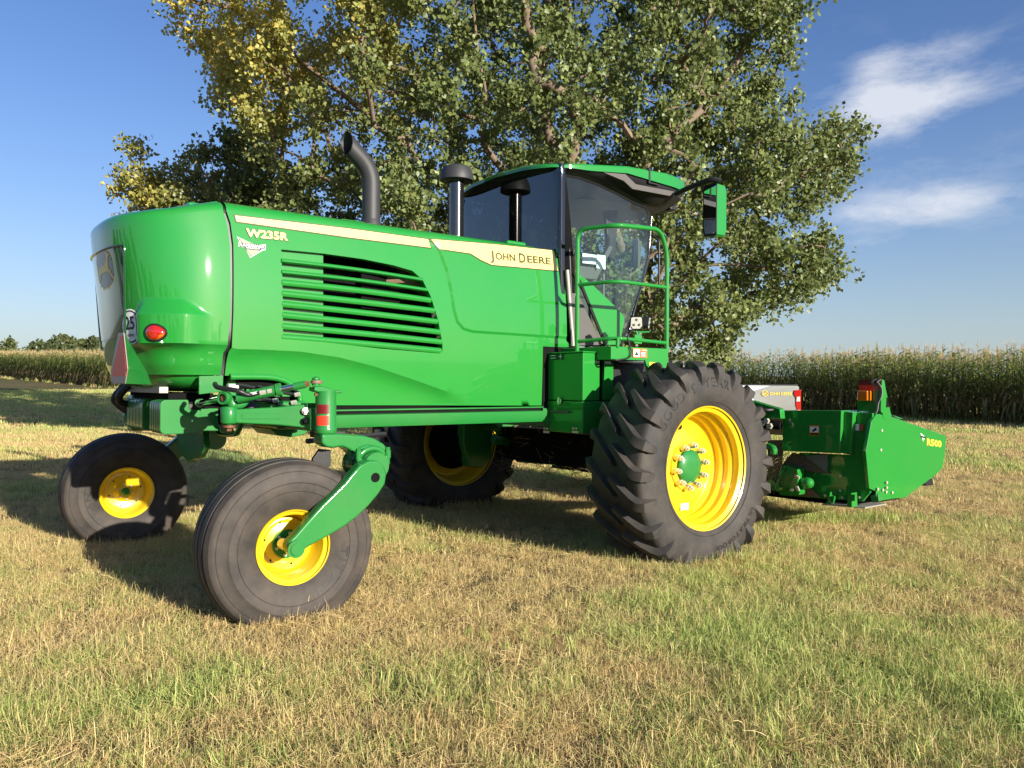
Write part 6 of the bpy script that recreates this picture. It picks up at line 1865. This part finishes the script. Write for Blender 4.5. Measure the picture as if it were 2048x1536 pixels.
# black underside with the deep front overhang
vs = []
for (k, f) in ((.975, lambda x: zb2(x) + .006), (.965, lambda x: zb2(x) - .035 * sm((x + .3) / .5) - .03 * sm((x - .2) / .6)), (.90, lambda x: zb2(x) - .01 - .065 * sm((x + .3) / .5) - .05 * sm((x - .2) / .5)), (.80, lambda x: zb2(x) - .02 - .08 * sm((x + .2) / .5) - .08 * sm((x - .3) / .4)), (.3, lambda x: zb2(x) - .10)):
    for x, y in pl_: vs.append(Vector((.28 + (x - .28) * k, y * k, f(x) + crown(x, y))))
b = B(); b.add(vs, [((r + 1) * n + i, (r + 1) * n + (i + 1) % n, r * n + (i + 1) % n, r * n + i) for r in range(4) for i in range(n)] + [tuple(range(4 * n, 5 * n))])
b.obj('roof_underside', BLACK, cab, smooth=40)
b = B(); b.prism([PY(*q, -.848) for q in ((1205, 344), (1251, 348), (1272, 368), (1350, 383), (1340, 392), (1265, 378), (1248, 362))], (0, .02, 0)); b.obj('roof_trim', GREYTRIM, cab, bevel=.004)
for yy in (-.55, -.2, .2, .55):
    b = B(); b.box((1.22, yy, 3.36), (.10, .16, .10)); b.obj('roof_light_housing', BLACK, cab, bevel=.015)
    b = B(); b.box((1.275, yy, 3.36), (.012, .13, .08)); b.obj('roof_light_lens', LENSC, cab, bevel=.004)
# mirror on its arm
arm = [PY(1352, 388, -.86), PY(1372, 378, -1.0), PY(1425, 357, -1.30), PY(1440, 362, -1.33)]
mirror_g = bpy.data.objects.new('side_mirror', None); link(mirror_g, W)
b = B(); b.tube(fillet(arm, .05), .034, 8, flat=.75); b.obj('mirror_arm', BLACK, mirror_g, smooth=40)
ym = -1.30
mo = [PY(*q, ym) for q in ((1419, 375), (1436, 364), (1453, 369), (1450, 471), (1437, 474), (1428, 466), (1420, 420))]
mx_ = [p.x for p in mo]
# housing: deep shell, wide across the machine, glass facing rearward
xr_, xf_ = PY(1434, 420, ym).x, PY(1452, 420, ym).x
z1_, z0_ = PY(1440, 366, ym).z, PY(1440, 473, ym).z
b = B()
def mring(x, s): return [Vector((x, ym + .015 + (yy) * s, (z0_ + z1_) / 2 + (zz) * s * (z1_ - z0_) / 2)) for yy, zz in ((-.015, .95), (-.015, -.93), (.01, -1.0), (.13, -.95), (.15, -.70), (.15, .75), (.13, .97), (.01, 1.0))]
vs = mring(xr_, 1) + mring(xf_ - .02, .98) + mring(xf_ + .01, .80)
b.add(vs, [(r * 8 + i, r * 8 + (i + 1) % 8, (r + 1) * 8 + (i + 1) % 8, (r + 1) * 8 + i) for r in range(2) for i in range(8)] + [tuple(range(16, 24))])
b.obj('mirror_shell', GREEN, mirror_g, smooth=30)
b = B(); b.add(mring(xr_ - .012, .99) + mring(xr_ + .004, 1.0), [(i, (i + 1) % 8, 8 + (i + 1) % 8, 8 + i) for i in range(8)] + [tuple(range(7, -1, -1))]); b.obj('mirror_rim', BLACK, mirror_g, smooth=30)
b = B(); b.add(mring(xr_ - .014, .90), [tuple(range(8))]); b.obj('mirror_glass', MIRROR, mirror_g, smooth=0)
# interior
b = B(); b.box((-.12, 0, 2.22), (.50, .50, .14)); sb_ = b.obj('seat', SEATF, cab, bevel=.05, bseg=3)
b = B(); b.box((-.34, 0, 2.62), (.14, .48, .72), Matrix.Rotation(-.12, 3, 'Y')); b.box((-.40, 0, 3.06), (.10, .28, .18)); b.obj('seat_backrest', SEATF, sb_, bevel=.05, bseg=3)
b = B(); b.box((-.12, 0, 1.98), (.34, .36, .36)); b.obj('seat_base', DARK, sb_, bevel=.03)
b = B(); b.box((-.02, -.40, 2.36), (.52, .16, .10)); b.box((-.02, -.42, 2.15), (.42, .14, .34)); b.obj('armrest_console', GREYTRIM, cab, bevel=.03)
b = B(); b.tube([(.62, 0, 1.8), (.46, 0, 2.50)], .05, 12); b.lathe([(.165, -.012), (.178, 0), (.165, .012), (.155, 0)], (.42, 0, 2.56), (-.5, 0, .86), 30); b.box((.42, 0, 2.55), (.05, .30, .03)); b.obj('steering_column', BLACK, cab, smooth=40)
b = B(); b.tube(fillet([PY(1152, 508, -.45), PY(1180, 505, -.45), PY(1200, 520, -.45)], .05), .012, 8); b.obj('grab_rail', BLACK, cab, smooth=60)
b = B(); b.prism([PY(*q, -.70) for q in ((1165, 506), (1193, 510), (1192, 529), (1165, 526))], (0, .004, 0)); b.obj('paper_sheet', PAPER, cab, smooth=0)
b = B(); b.prism([PY(*q, -.69) for q in ((1194, 509), (1211, 511), (1211, 539), (1193, 536))], (0, .004, 0)); b.obj('paper_sheet', PAPER, cab, smooth=0)
b = B(); b.prism([PY(*q, -.2) for q in ((1268, 480), (1285, 481), (1280, 536), (1267, 535))], (0, .03, 0)); b.obj('display_monitor', GREYTRIM, cab, bevel=.008)
b = B(); b.prism([PY(*q, -.25) for q in ((1212, 420), (1236, 420), (1231, 520), (1217, 515))], (0, .05, 0)); b.obj('inner_post', BLACK, cab, bevel=.01)
b = B(); b.prism([PY(*q, -.45) for q in ((1219, 491), (1226, 494), (1190, 566), (1180, 562))], (0, .02, 0)); b.obj('wiper_arm', GREYTRIM, cab)
b = B(); b.tube([PY(1207, 548, -.60), PY(1207, 600, -.60)], .014, 8); b.tube([PY(1258, 552, -.3), PY(1250, 610, -.3)], .006, 6); b.obj('control_lever', BLACK, cab)
b = B(); b.prism([PY(*q, -.72) for q in ((1155, 530), (1190, 535), (1195, 560), (1155, 556))], (0, .12, 0)); b.obj('side_console', GREYTRIM, cab, bevel=.01)
# handles beyond the windscreen on the far side
b = B(); b.tube(fillet([PY(1302, 470, -.78), PY(1318, 480, -.86), PY(1318, 580, -.86), PY(1300, 600, -.78)], .04), .011, 8); b.obj('grab_handle', BLACK, cab, smooth=60)
# crop belly under the machine: conveyor pan and hanging residue
b = B(); b.hexa([(.2, -1.1, .62), (.9, -1.1, .52), (.9, 1.1, .52), (.2, 1.1, .62), (.2, -1.1, .98), (.9, -1.1, .98), (.9, 1.1, .98), (.2, 1.1, .98)]); b.obj('lift_frame', DARK, W)
b = B(); b.prism([Vector((x, 1.0, z)) for x, z in ((-.4, 1.1), (.1, 1.0), (.5, .55), (1.4, .45), (1.4, .58), (.6, .75), (.3, 1.1))], (0, .12, 0)); b.prism([Vector((x, -1.12, z)) for x, z in ((-.1, 1.1), (.3, 1.0), (.6, .5), (1.6, .40), (1.6, .55), (.8, .72), (.5, 1.1))], (0, .12, 0)); b.obj('lift_arm', GREEN2, W, bevel=.01)
b = B(); b.tube([(.0, .9, .85), (1.2, .9, .62)], .05, 12); b.tube([(.0, -.9, .85), (1.2, -.9, .62)], .05, 12); b.obj('lift_cylinder', GREEN2, W, smooth=50)
b = B()
for _ in range(900):
    x = RNG.uniform(.1, 1.5); y = RNG.uniform(-1.2, 1.25); z = RNG.uniform(.50, 1.02) - .1 * x
    d = Vector((RNG.normal(), RNG.normal(), RNG.normal() * .6)).normalized() * RNG.uniform(.06, .30)
    p = Vector((x, y, z)); w_ = Vector((-d.y, d.x, .2)).normalized() * .0035
    b.add([p - w_, p + w_, p + d + w_ * .5, p + d - w_ * .5], [(0, 1, 2, 3)])
cr = b.obj('hanging_residue', mat('dry straw', (.30, .22, .10), rough=.9, vary=.3, scale=20), W, smooth=0, merge=False); cr['kind'] = 'stuff'

# ------------------------------------------------------------------ mower header, carried in front
HX0 = 1.80
HH = empty('mower_header', tuple(M_O + FX * 2.4), TH, 'green rotary mower header mounted in front of the windrower, with slanted end panel', 'mower header')
HB = Vector((2.4, 0, 0))
def hp_(px, py, y): return PY(px, py, y) - HB
def hx_(px, py, x): return PXX(px, py, x) - HB
YE = -2.45
ep = [hp_(*q, YE) for q in ((1754, 827.5), (1783, 833), (1893, 872), (1890, 910), (1885, 936), (1872, 950), (1810, 996), (1796, 997), (1788, 991), (1748, 981), (1739, 977.5), (1732, 903), (1743, 843))]
b = B(); b.prism(ep, (0, .035, 0)); endp = b.obj('end_panel', GREEN, HH, bevel=.006)
b = B(); b.prism([p + Vector((0, 4.86, 0)) for p in ep], (0, .035, 0)); b.obj('end_panel', GREEN, HH, bevel=.006)
mp5 = hp_(1753, 986, YE - .006)
b = B(); b.prism([hp_(*q, YE - .008) for q in ((1753, 976), (1790, 982), (1795, 996), (1756, 1002), (1752, 990))], (0, .012, 0)); b.obj('corner_plate', GREEN, endp, bevel=.002)
for q in ((1763, 861), (1761, 900), (1773, 965), (1773, 975), (1755, 978), (1765, 980), (1772, 984), (1784, 985)):
    b = B(); b.disc(hp_(*q, YE - (.014 if q[1] > 960 else .0)), (0, -1, 0), .014, .008, 10); b.obj('panel_bolt', STEEL, endp, smooth=30)
fit = fit_text
def head_text(name, s, p0, p1, hpx, m, off, bold):
    a, c = PY(*p0, YE), PY(*p1, YE); top = PY((p0[0] + p1[0]) / 2, (p0[1] + p1[1]) / 2 - hpx, YE); mid = (a + c) / 2; h = (top - mid).z
    b = B(); text_b(b, s, mid - HB + Vector((0, -off, 0)), c - a, Vector((0, 0, 1)), h, bold, 0, (c - a).length / text_w(s, h, bold)); return b.obj(name, m, endp, smooth=0, merge=False)
head_text('header_lettering', 'R500', (1853, 883.5), (1882, 888), 12.5, DECALY, .003, .035)
b = B(); b.prism([hp_(*q, YE - .002) for q in ((1841, 866), (1851, 874.5), (1846, 883))], (0, .001, 0)); b.obj('dealer_badge', WHITE, endp, smooth=0)
b = B(); b.prism([hp_(*q, YE - .0035) for q in ((1842, 871), (1852, 874), (1851, 877), (1842, 875))], (0, .001, 0)); b.obj('badge_bar', INK, endp, smooth=0)
b = B(); b.prism([hp_(*q, YE - .0035) for q in ((1844, 878), (1849, 878.5), (1846, 881.5))], (0, .001, 0)); b.obj('badge_field', LIMEF, endp, smooth=0)
# marker light tower at the near end
tw = [hp_(*q, YE - .004) for q in ((1763.5, 759), (1768.5, 760.5), (1783, 833), (1784, 838), (1767, 838), (1766, 828), (1762, 823))]
b = B(); b.prism(tw, (0, .02, 0)); tower = b.obj('marker_tower', GREEN, HH, bevel=.003)
b = B(); b.prism([hp_(*q, YE - .007) for q in ((1773.5, 795), (1776, 795), (1779, 814), (1772.5, 815))], (0, .004, 0)); b.obj('tower_slot', DARK, tower)
XT = PY(1763, 790, YE).x
b = B(); b.prism([hx_(*q, XT) for q in ((1763, 759), (1719, 760), (1714, 822), (1762, 826))], (.02, 0, 0)); b.obj('marker_plate', GREEN, tower, bevel=.003)
b = B(); b.prism([hx_(*q, XT - .004) for q in ((1764, 759.5), (1718, 759.5), (1718, 770), (1764, 770))], (.002, 0, 0)); b.obj('dark_reflector', REDDARK, tower, smooth=0)
b = B(); b.prism([hx_(*q, XT - .006) for q in ((1757, 770), (1717.5, 770), (1717.5, 780), (1757, 781.5))], (.002, 0, 0)); b.obj('red_reflector', REDREF, tower, smooth=0)
al = [hx_(*q, XT - .09) for q in ((1714, 781), (1735, 781), (1735, 802), (1713.5, 802))]
b = B(); b.prism(al, (.085, 0, 0)); b.obj('amber_lamp', LENSA, tower, bevel=.012, bseg=3)
# grey moulded hoses running down from the tower
for dx, ph in ((0, 0), (10, 1)):
    b = B(); b.tube(spline([hx_(1752 + dx, 758, XT - .03), hx_(1744 + dx, 764, XT - .05), hx_(1748 + dx, 770, XT - .05), hx_(1753 + dx, 779, XT - .05), hx_(1753 + dx * .9, 792, XT - .05), hx_(1753 + dx * .3, 806, XT - .05), hx_(1753, 822, XT - .05), hx_(1740, 836, XT - .06), hx_(1731, 848, XT - .07), hx_(1729, 866, XT - .07), hx_(1727, 900, XT - .07)], 6), .020, 8, flat=.5); b.obj('flat_hose', GREYHOSE, tower, smooth=60)
b = B(); b.box(hx_(1730, 868, XT - .08), (.03, .06, .03)); b.obj('hose_clip', BLACK, tower)
# rear wall and housings: faces turned to the rear
XB = 1.80
gb = [hx_(*q, XB) for q in ((1565, 820.5), (1683, 821), (1680, 907), (1564, 902))]
b = B(); b.prism(gb, (.34, 0, 0)); gbx = b.obj('gearbox_cover', GREEN, HH, bevel=.008)
b = B(); b.prism([p + Vector((-.001, 0, 0)) for p in [hx_(*q, XB + .05) for q in ((1684, 822), (1706, 825), (1702, 910), (1681, 906))]], (.3, 0, 0)); b.obj('cover_extension', GREEN, HH, bevel=.006)
def rear_lab(name, q, m, off, par=gbx): 
    b = B(); b.prism([hx_(*p, XB - off) for p in q], (.0012, 0, 0)); return b.obj(name, m, par, smooth=0)
rear_lab('warning_label', ((1619, 850.5), (1638, 851), (1638, 871), (1619, 870.5)), ORANGEF, .006)
rear_lab('label_picture', ((1620, 853), (1637, 853.5), (1637, 865), (1620, 864.5)), WHITE, .008)
rear_lab('label_text_block', ((1620, 866), (1637, 866.5), (1637, 870), (1620, 869.5)), INK, .008)
rear_lab('label_mark', ((1623, 862), (1628, 858), (1631, 854.5), (1634, 860), (1630, 861.5), (1627, 864)), INK, .0105)
b = B(); b.prism([hx_(*q, XB + .12) for q in ((1700, 826), (1745, 826), (1740, 985), (1725, 1003), (1560, 990), (1545, 960), (1600, 905), (1702, 910))], (.03, 0, 0)); rw = b.obj('rear_shield', GREEN, HH, bevel=.004)
b = B(); b.prism([hx_(*q, XB + .10) for q in ((1711, 848), (1718, 848), (1718, 861), (1711, 861))], (.002, 0, 0)); b.obj('warning_label', WHITE, rw, smooth=0)
b = B(); b.prism([hx_(*q, XB + .10) for q in ((1718.5, 848), (1727, 848), (1727, 862), (1718.5, 861.5))], (.002, 0, 0)); b.obj('label_text_block', RBR, rw, smooth=0)
for q in ((1682, 952), (1681, 981), (1651, 991), (1685, 995), (1718, 995)):
    b = B(); b.disc(hx_(*q, XB + .115), (-1, 0, 0), .013, .01, 10); b.obj('shield_bolt', STEEL, rw, smooth=30)
# top deck, drum and the opened crop channel
b = B(); b.hexa([(-.40, YE + .05, 1.16), (.2, YE + .05, 1.14), (.2, 2.4, 1.14), (-.40, 2.4, 1.16), (-.40, YE + .05, 1.19), (-.05, YE + .05, 1.19), (-.05, 2.4, 1.19), (-.40, 2.4, 1.19)]); b.obj('top_deck', GREEN2, HH, bevel=.004)
b = B(); b.hexa([(-.05, YE + .04, 1.17), (.86, YE + .04, .86), (.86, 2.4, .86), (-.05, 2.4, 1.17), (-.05, YE + .04, 1.185), (.88, YE + .04, .875), (.88, 2.4, .875), (-.05, 2.4, 1.185)]); b.obj('front_curtain', BLACK, HH)
b = B(); b.span((-.30, -2.2, .30), (.55, 2.2, .40)); b.span((-.42, -2.15, .30), (-.30, 2.2, .42)); b.obj('cutter_bar', DARK, HH, bevel=.01)
b = B(); b.prism([hx_(*q, XB + .10) for q in ((1585, 905), (1610, 912), (1660, 948), (1560, 935), (1575, 915))], (.02, 0, 0)); b.obj('residue_patch', DIRT, rw, smooth=0)
b = B(); b.prism([hx_(*q, XB + .08) for q in ((1610, 912), (1655, 908), (1654, 946))], (.02, 0, 0)); b.obj('deflector_flap', GREYHOSE, rw, smooth=0)
b = B(); b.prism([hx_(*q, XB + .10) for q in ((1603, 975), (1620, 976), (1642, 995), (1600, 992))], (.02, 0, 0)); b.obj('residue_patch', DIRT, rw, smooth=0)
# near lower mounting arm
b = B(); b.prism([hx_(*q, XB - .08) for q in ((1566, 930), (1572, 932), (1556, 968), (1560, 975), (1553, 982), (1537, 977), (1531, 966), (1534, 960), (1543, 958), (1552, 966))], (.10, 0, 0)); b.obj('hitch_hook', GREEN, HH, bevel=.006)
b = B(); b.prism([hx_(*q, XB - .06) for q in ((1570, 930), (1594, 938), (1582, 976), (1556, 972))], (.16, 0, 0)); b.obj('mount_block', GREEN2, HH, bevel=.006)
b = B(); b.prism([hx_(*q, XB - .12) for q in ((1594, 938), (1597, 950), (1594, 975), (1600, 983), (1598, 990), (1586, 989), (1579, 978), (1582, 965))], (.10, 0, 0)); b.obj('mount_plate', GREEN, HH, bevel=.006)
b = B(); b.tube([hx_(1600, 966, XB - .02), hx_(1616, 966, XB - .06)], .055, 16); b.sphere(hx_(1617, 966, XB - .06), .054, 12, 8); b.obj('pipe_cap', GREEN, HH, smooth=60)
b = B(); b.tube(fillet([hx_(1536, 892, XB - .1), hx_(1548, 897, XB - .12), hx_(1548, 908, XB - .12)], .04), .035, 12); b.obj('linkage_pin', GREEN, HH, smooth=60)
for q in ((1594, 953), (1597, 955), (1595, 975), (1597, 979), (1584, 980)):
    b = B(); b.nut(hx_(*q, XB - .125), (-1, 0, 0), .016, .016); b.obj('mount_bolt', STEEL, HH)
# skid shoe
sk = [hx_(*q, XB + .0) for q in ((1660, 985), (1656, 1008), (1653, 1010), (1657, 985))]
b = B(); b.prism([hx_(*q, XB - .02) for q in ((1658, 984), (1661, 984), (1657, 1008), (1653, 1008))], (.12, 0, 0)); b.prism([hx_(*q, XB - .02) for q in ((1699, 986), (1703, 986), (1704, 1015), (1694, 1014), (1694, 1005))], (.10, 0, 0)); b.prism([hx_(*q, XB - .02) for q in ((1703, 989), (1710, 989), (1710, 1002), (1704, 1002))], (.03, 0, 0)); b.obj('shoe_bracket', GREEN, HH, bevel=.003)
s0 = hx_(1644, 1010, XB); s1 = hx_(1730, 1017, XB + .05)
b = B(); b.hexa([s0, s1, s1 + Vector((.40, 0, 0)), s0 + Vector((.35, 0, .02)), s0 + Vector((0, 0, .012)), s1 + Vector((0, 0, .012)), s1 + Vector((.40, 0, .012)), s0 + Vector((.35, 0, .032))]); b.obj('skid_shoe', SILVER, HH)
b = B(); b.prism([hx_(*q, XB + .16) for q in ((1740, 992), (1756, 987), (1758, 1003), (1744, 1006))], (.06, 0, 0)); b.obj('shoe_end', GREEN2, HH, bevel=.008)
# linkage between header and tractor
b = B(); b.prism([hx_(*q, XB - .15) for q in ((1500, 800), (1560, 818), (1562, 838), (1515, 838), (1505, 826))], (.08, 0, 0)); b.obj('top_link_bracket', GREEN, HH, bevel=.01)
b = B(); b.tube([hx_(1520, 847, XB - .1), hx_(1562, 851, XB - .05)], .045, 14); b.obj('drive_shaft', DARK, HH, smooth=60)
for q in ((1525, 846), (1535, 842), (1541, 852)):
    b = B(); b.nut(hx_(*q, XB - .17), (-1, 0, 0), .03, .03); b.obj('link_bolt', STEEL, HH)
b = B(); b.tube(spline([hx_(1500, 812, XB - .2), hx_(1530, 820, XB - .22), hx_(1560, 818, XB - .05)], 6), .018, 8); b.obj('header_hose', BLACK, HH, smooth=60)
b = B()
for _ in range(160):
    p = hx_(RNG.uniform(1534, 1560), RNG.uniform(918, 968), XB + RNG.uniform(-.12, .1)); d = Vector((RNG.normal() * .4, RNG.normal() * .7, RNG.normal() + .3)).normalized() * RNG.uniform(.05, .2); w_ = Vector((0, .004, .002))
    b.add([p - w_, p + w_, p + d + w_ * .5, p + d - w_ * .5], [(0, 1, 2, 3)])
o = b.obj('caught_straw', MATS['dry straw'], HH, smooth=0, merge=False); o['kind'] = 'stuff'
b = B(); b.prism([hx_(*q, XB + .05) for q in ((1535, 880), (1566, 880), (1560, 960), (1536, 960))], (.02, 0, 0)); b.obj('residue_patch', DIRT, HH, smooth=0)
b = B(); b.prism([hp_(*q, YE + .3) for q in ((1848, 964), (1866, 958), (1868, 970), (1852, 972))], (0, .3, 0)); b.obj('disc_guard', BLACK, HH, bevel=.01)

# ------------------------------------------------------------------ pickup truck behind the header
TRK = 16.3
tp = (1604 - 1024) / FPX * TRK
T = empty('pickup_truck', (tp, TRK + 1.03, float(gz(tp, TRK))), PI - .05, 'silver and white pickup truck parked beyond the header, tailgate to the right', 'truck')
# local frame: x forward (to the left in the picture), y towards the camera is negative after the turn -> use +y as the camera side
L_, HWT = 5.9, 1.0
bed_z = 1.44
body = [(0, .62), (.02, 1.0), (.0, bed_z - .03), (.03, bed_z), (2.02, bed_z + .01), (2.05, bed_z + .01), (2.10, 1.88), (2.35, 1.95), (3.2, 1.95), (3.55, 1.90), (4.25, 1.40), (5.55, 1.30), (5.86, 1.15), (5.9, .62), (5.3, .55), (5.22, .80), (5.05, .98), (4.8, 1.03), (4.55, .98), (4.38, .80), (4.3, .50), (1.62, .50), (1.55, .80), (1.40, .98), (1.15, 1.04), (.90, .98), (.74, .80), (.68, .58)]
def tsec(y, poly, inset): return [Vector((x, y, z)) for x, z in poly]
v, f = cdt([Vector(p) for p in body], step=.25)
b = B()
for s in (-1, 1):
    vs = []
    for p in v:
        yy = HWT + .02 * math.sin(max(0, min(1, (p.y - .5) / .9)) * PI)
        if p.y > bed_z + .02: yy -= .35 * (p.y - bed_z) * .7
        arch = max(math.exp(-((p.x - 1.15) ** 2 + (p.y - .75) ** 2) / .22), math.exp(-((p.x - 4.8) ** 2 + (p.y - .75) ** 2) / .22))
        vs.append(Vector((p.x, s * (yy + .045 * arch), p.y)))
    b.add(vs, f if s > 0 else [tuple(reversed(q)) for q in f])
n_ = len(body)
ring_a, ring_b = [], []
for x, z in body:
    yy = HWT + .02 * math.sin(max(0, min(1, (z - .5) / .9)) * PI)
    if z > bed_z + .02: yy -= .35 * (z - bed_z) * .7
    arch = max(math.exp(-((x - 1.15) ** 2 + (z - .75) ** 2) / .22), math.exp(-((x - 4.8) ** 2 + (z - .75) ** 2) / .22))
    yy += .045 * arch
    ring_a.append(Vector((x, yy, z))); ring_b.append(Vector((x, -yy, z)))
b.add(ring_a + ring_b, [(i, (i + 1) % n_, n_ + (i + 1) % n_, n_ + i) for i in range(n_) if i not in (3,)])
tb_ = b.obj('body', TRUCKP, T, smooth=30)
b = B(); b.span((.06, -.92, .9), (2.0, .92, .95)); b.obj('bed_floor', DARK, T)
for s in (-1, 1):
    b = B(); b.span((.02, s * (HWT - .10), bed_z + .002), (2.02, s * (HWT + .0), bed_z + .028)); b.obj('bed_rail_cap', BLACK, T, bevel=.008)
    b = B(); b.prism([Vector((x, s * (HWT - .02), z)) for x, z in ((-.035, bed_z - .08), (.10, bed_z - .09), (.12, bed_z - .16), (.07, bed_z - .25), (.08, bed_z - .40), (.04, bed_z - .50), (-.035, bed_z - .50))], (0, s * .055, 0)); tl = b.obj('tail_light', LENSR, T, bevel=.012)
    b = B(); b.prism([Vector((x, s * (HWT + .037), z)) for x, z in ((-.01, bed_z - .22), (.055, bed_z - .23), (.06, bed_z - .32), (-.01, bed_z - .32))], (0, s * .002, 0)); b.obj('lamp_highlight', LENSC, tl)
    wy = HWT + .034
    def on_side(x, z, o=.004):
        yy = HWT + .02 * math.sin(max(0, min(1, (z - .5) / .9)) * PI); arch = max(math.exp(-((x - 1.15) ** 2 + (z - .75) ** 2) / .22), math.exp(-((x - 4.8) ** 2 + (z - .75) ** 2) / .22)); return Vector((x, s * (yy + .045 * arch + o), z))
    for poly in (((2.0, bed_z - .005), (.60, bed_z - .005), (.85, bed_z - .08), (1.12, bed_z - .18), (.80, bed_z - .36), (1.3, bed_z - .42), (1.6, bed_z - .6), (2.0, bed_z - .6)),):
        v2, f2 = cdt(densify([Vector(p) for p in poly], .12), step=.12)
        b = B(); b.add([on_side(p.x, p.y, .009) for p in v2], f2); b.obj('white_wrap', WHITETP, tb_, smooth=60)
    b = B(); v2, f2 = cdt(densify([Vector((x, z)) for x, z in ((2.05, bed_z - .32), (1.30, bed_z - .30), (1.02, bed_z - .42), (2.05, bed_z - .36))], .1), step=.1)
    txt = B(); text_b(txt, 'JOHN DEERE', (0, 0, 0), (1, 0, 0), (0, 0, 1), .058, .015, 0, .95)
    txt.v = [on_side(.37 - p.x * s, bed_z - .165 + p.z, .010) for p in txt.v]; txt.obj('door_lettering', DECALY, tb_, smooth=0, merge=False)
    em = B(); ring = [(.062 * math.cos(t) * 1.0, .055 * math.sin(t)) for t in [2 * PI * i / 16 for i in range(16)]]
    em.tube([on_side(.70 + x, bed_z - .16 + z, .010) for x, z in ring + ring[:1]], .007, 5); em.obj('emblem_ring', DECALY, tb_)
    dd = B(); dd.add([on_side(.70 - y * .28 * s, bed_z - .165 + z * .28, .011) for y, z in deer], [tuple(range(len(deer)))]); dd.obj('deer_mark', DECALY, tb_, smooth=0)
    wn_ = [Vector((x, s * (HWT - .02 - .30 * (z - bed_z) + .012), z)) for x, z in ((2.35, 1.48), (3.1, 1.48), (3.1, 1.86), (2.40, 1.85))]
    b = B(); b.add(wn_, [(0, 1, 2, 3)]); b.obj('side_window', GLASST, T, smooth=0)
    wn_ = [Vector((x, s * (HWT - .02 - .30 * (z - bed_z) + .012), z)) for x, z in ((3.16, 1.48), (4.0, 1.48), (3.55, 1.84), (3.16, 1.86))]
    b = B(); b.add(wn_, [(0, 1, 2, 3)]); b.obj('side_window', GLASST, T, smooth=0)
    b = B(); b.box((3.9, s * (HWT + .12), 1.45), (.10, .16, .20)); b.obj('door_mirror', BLACK, T, bevel=.03)
    for xw in (1.15, 4.8):
        g = bpy.data.objects.new('wheel', None); link(g, T); g.location = (xw, s * .84, .40)
        b = B(); b.lathe([(.22, .12), (.36, .135), (.395, .11), (.40, 0), (.395, -.11), (.36, -.135), (.22, -.12)], (0, 0, 0), (0, s, 0), 36); b.obj('tyre', RUBBER, g, smooth=40)
        b = B(); b.lathe([(.23, .12), (.225, .06), (.10, .085), (.0001, .09)], (0, 0, 0), (0, s, 0), 30); b.obj('rim', SILVER, g, smooth=40)
b = B(); b.span((.10, -.85, 1.02), (.13, .85, 1.42)); b.obj('tailgate_inner', DARK, T)
b = B(); b.span((-.12, -.95, .55), (.02, .95, .72)); b.obj('rear_bumper', CHROME, T, bevel=.03)
b = B(); b.span((-.022, -.86, .82), (-.004, .86, 1.42)); b.obj('tailgate', TRUCKP, T, bevel=.01)
wsd = [Vector((3.62, -.66, 1.85)), Vector((3.62, .66, 1.85)), Vector((4.20, .80, 1.43)), Vector((4.20, -.80, 1.43))]
b = B(); b.add([p + Vector((.015, 0, .015)) for p in wsd], [(0, 1, 2, 3)]); b.obj('windscreen', GLASST, T, smooth=0)
b = B(); b.span((.35, -.25, 1.0), (1.0, .2, 1.36)); b.obj('cargo_box', BLACK, T, bevel=.02)
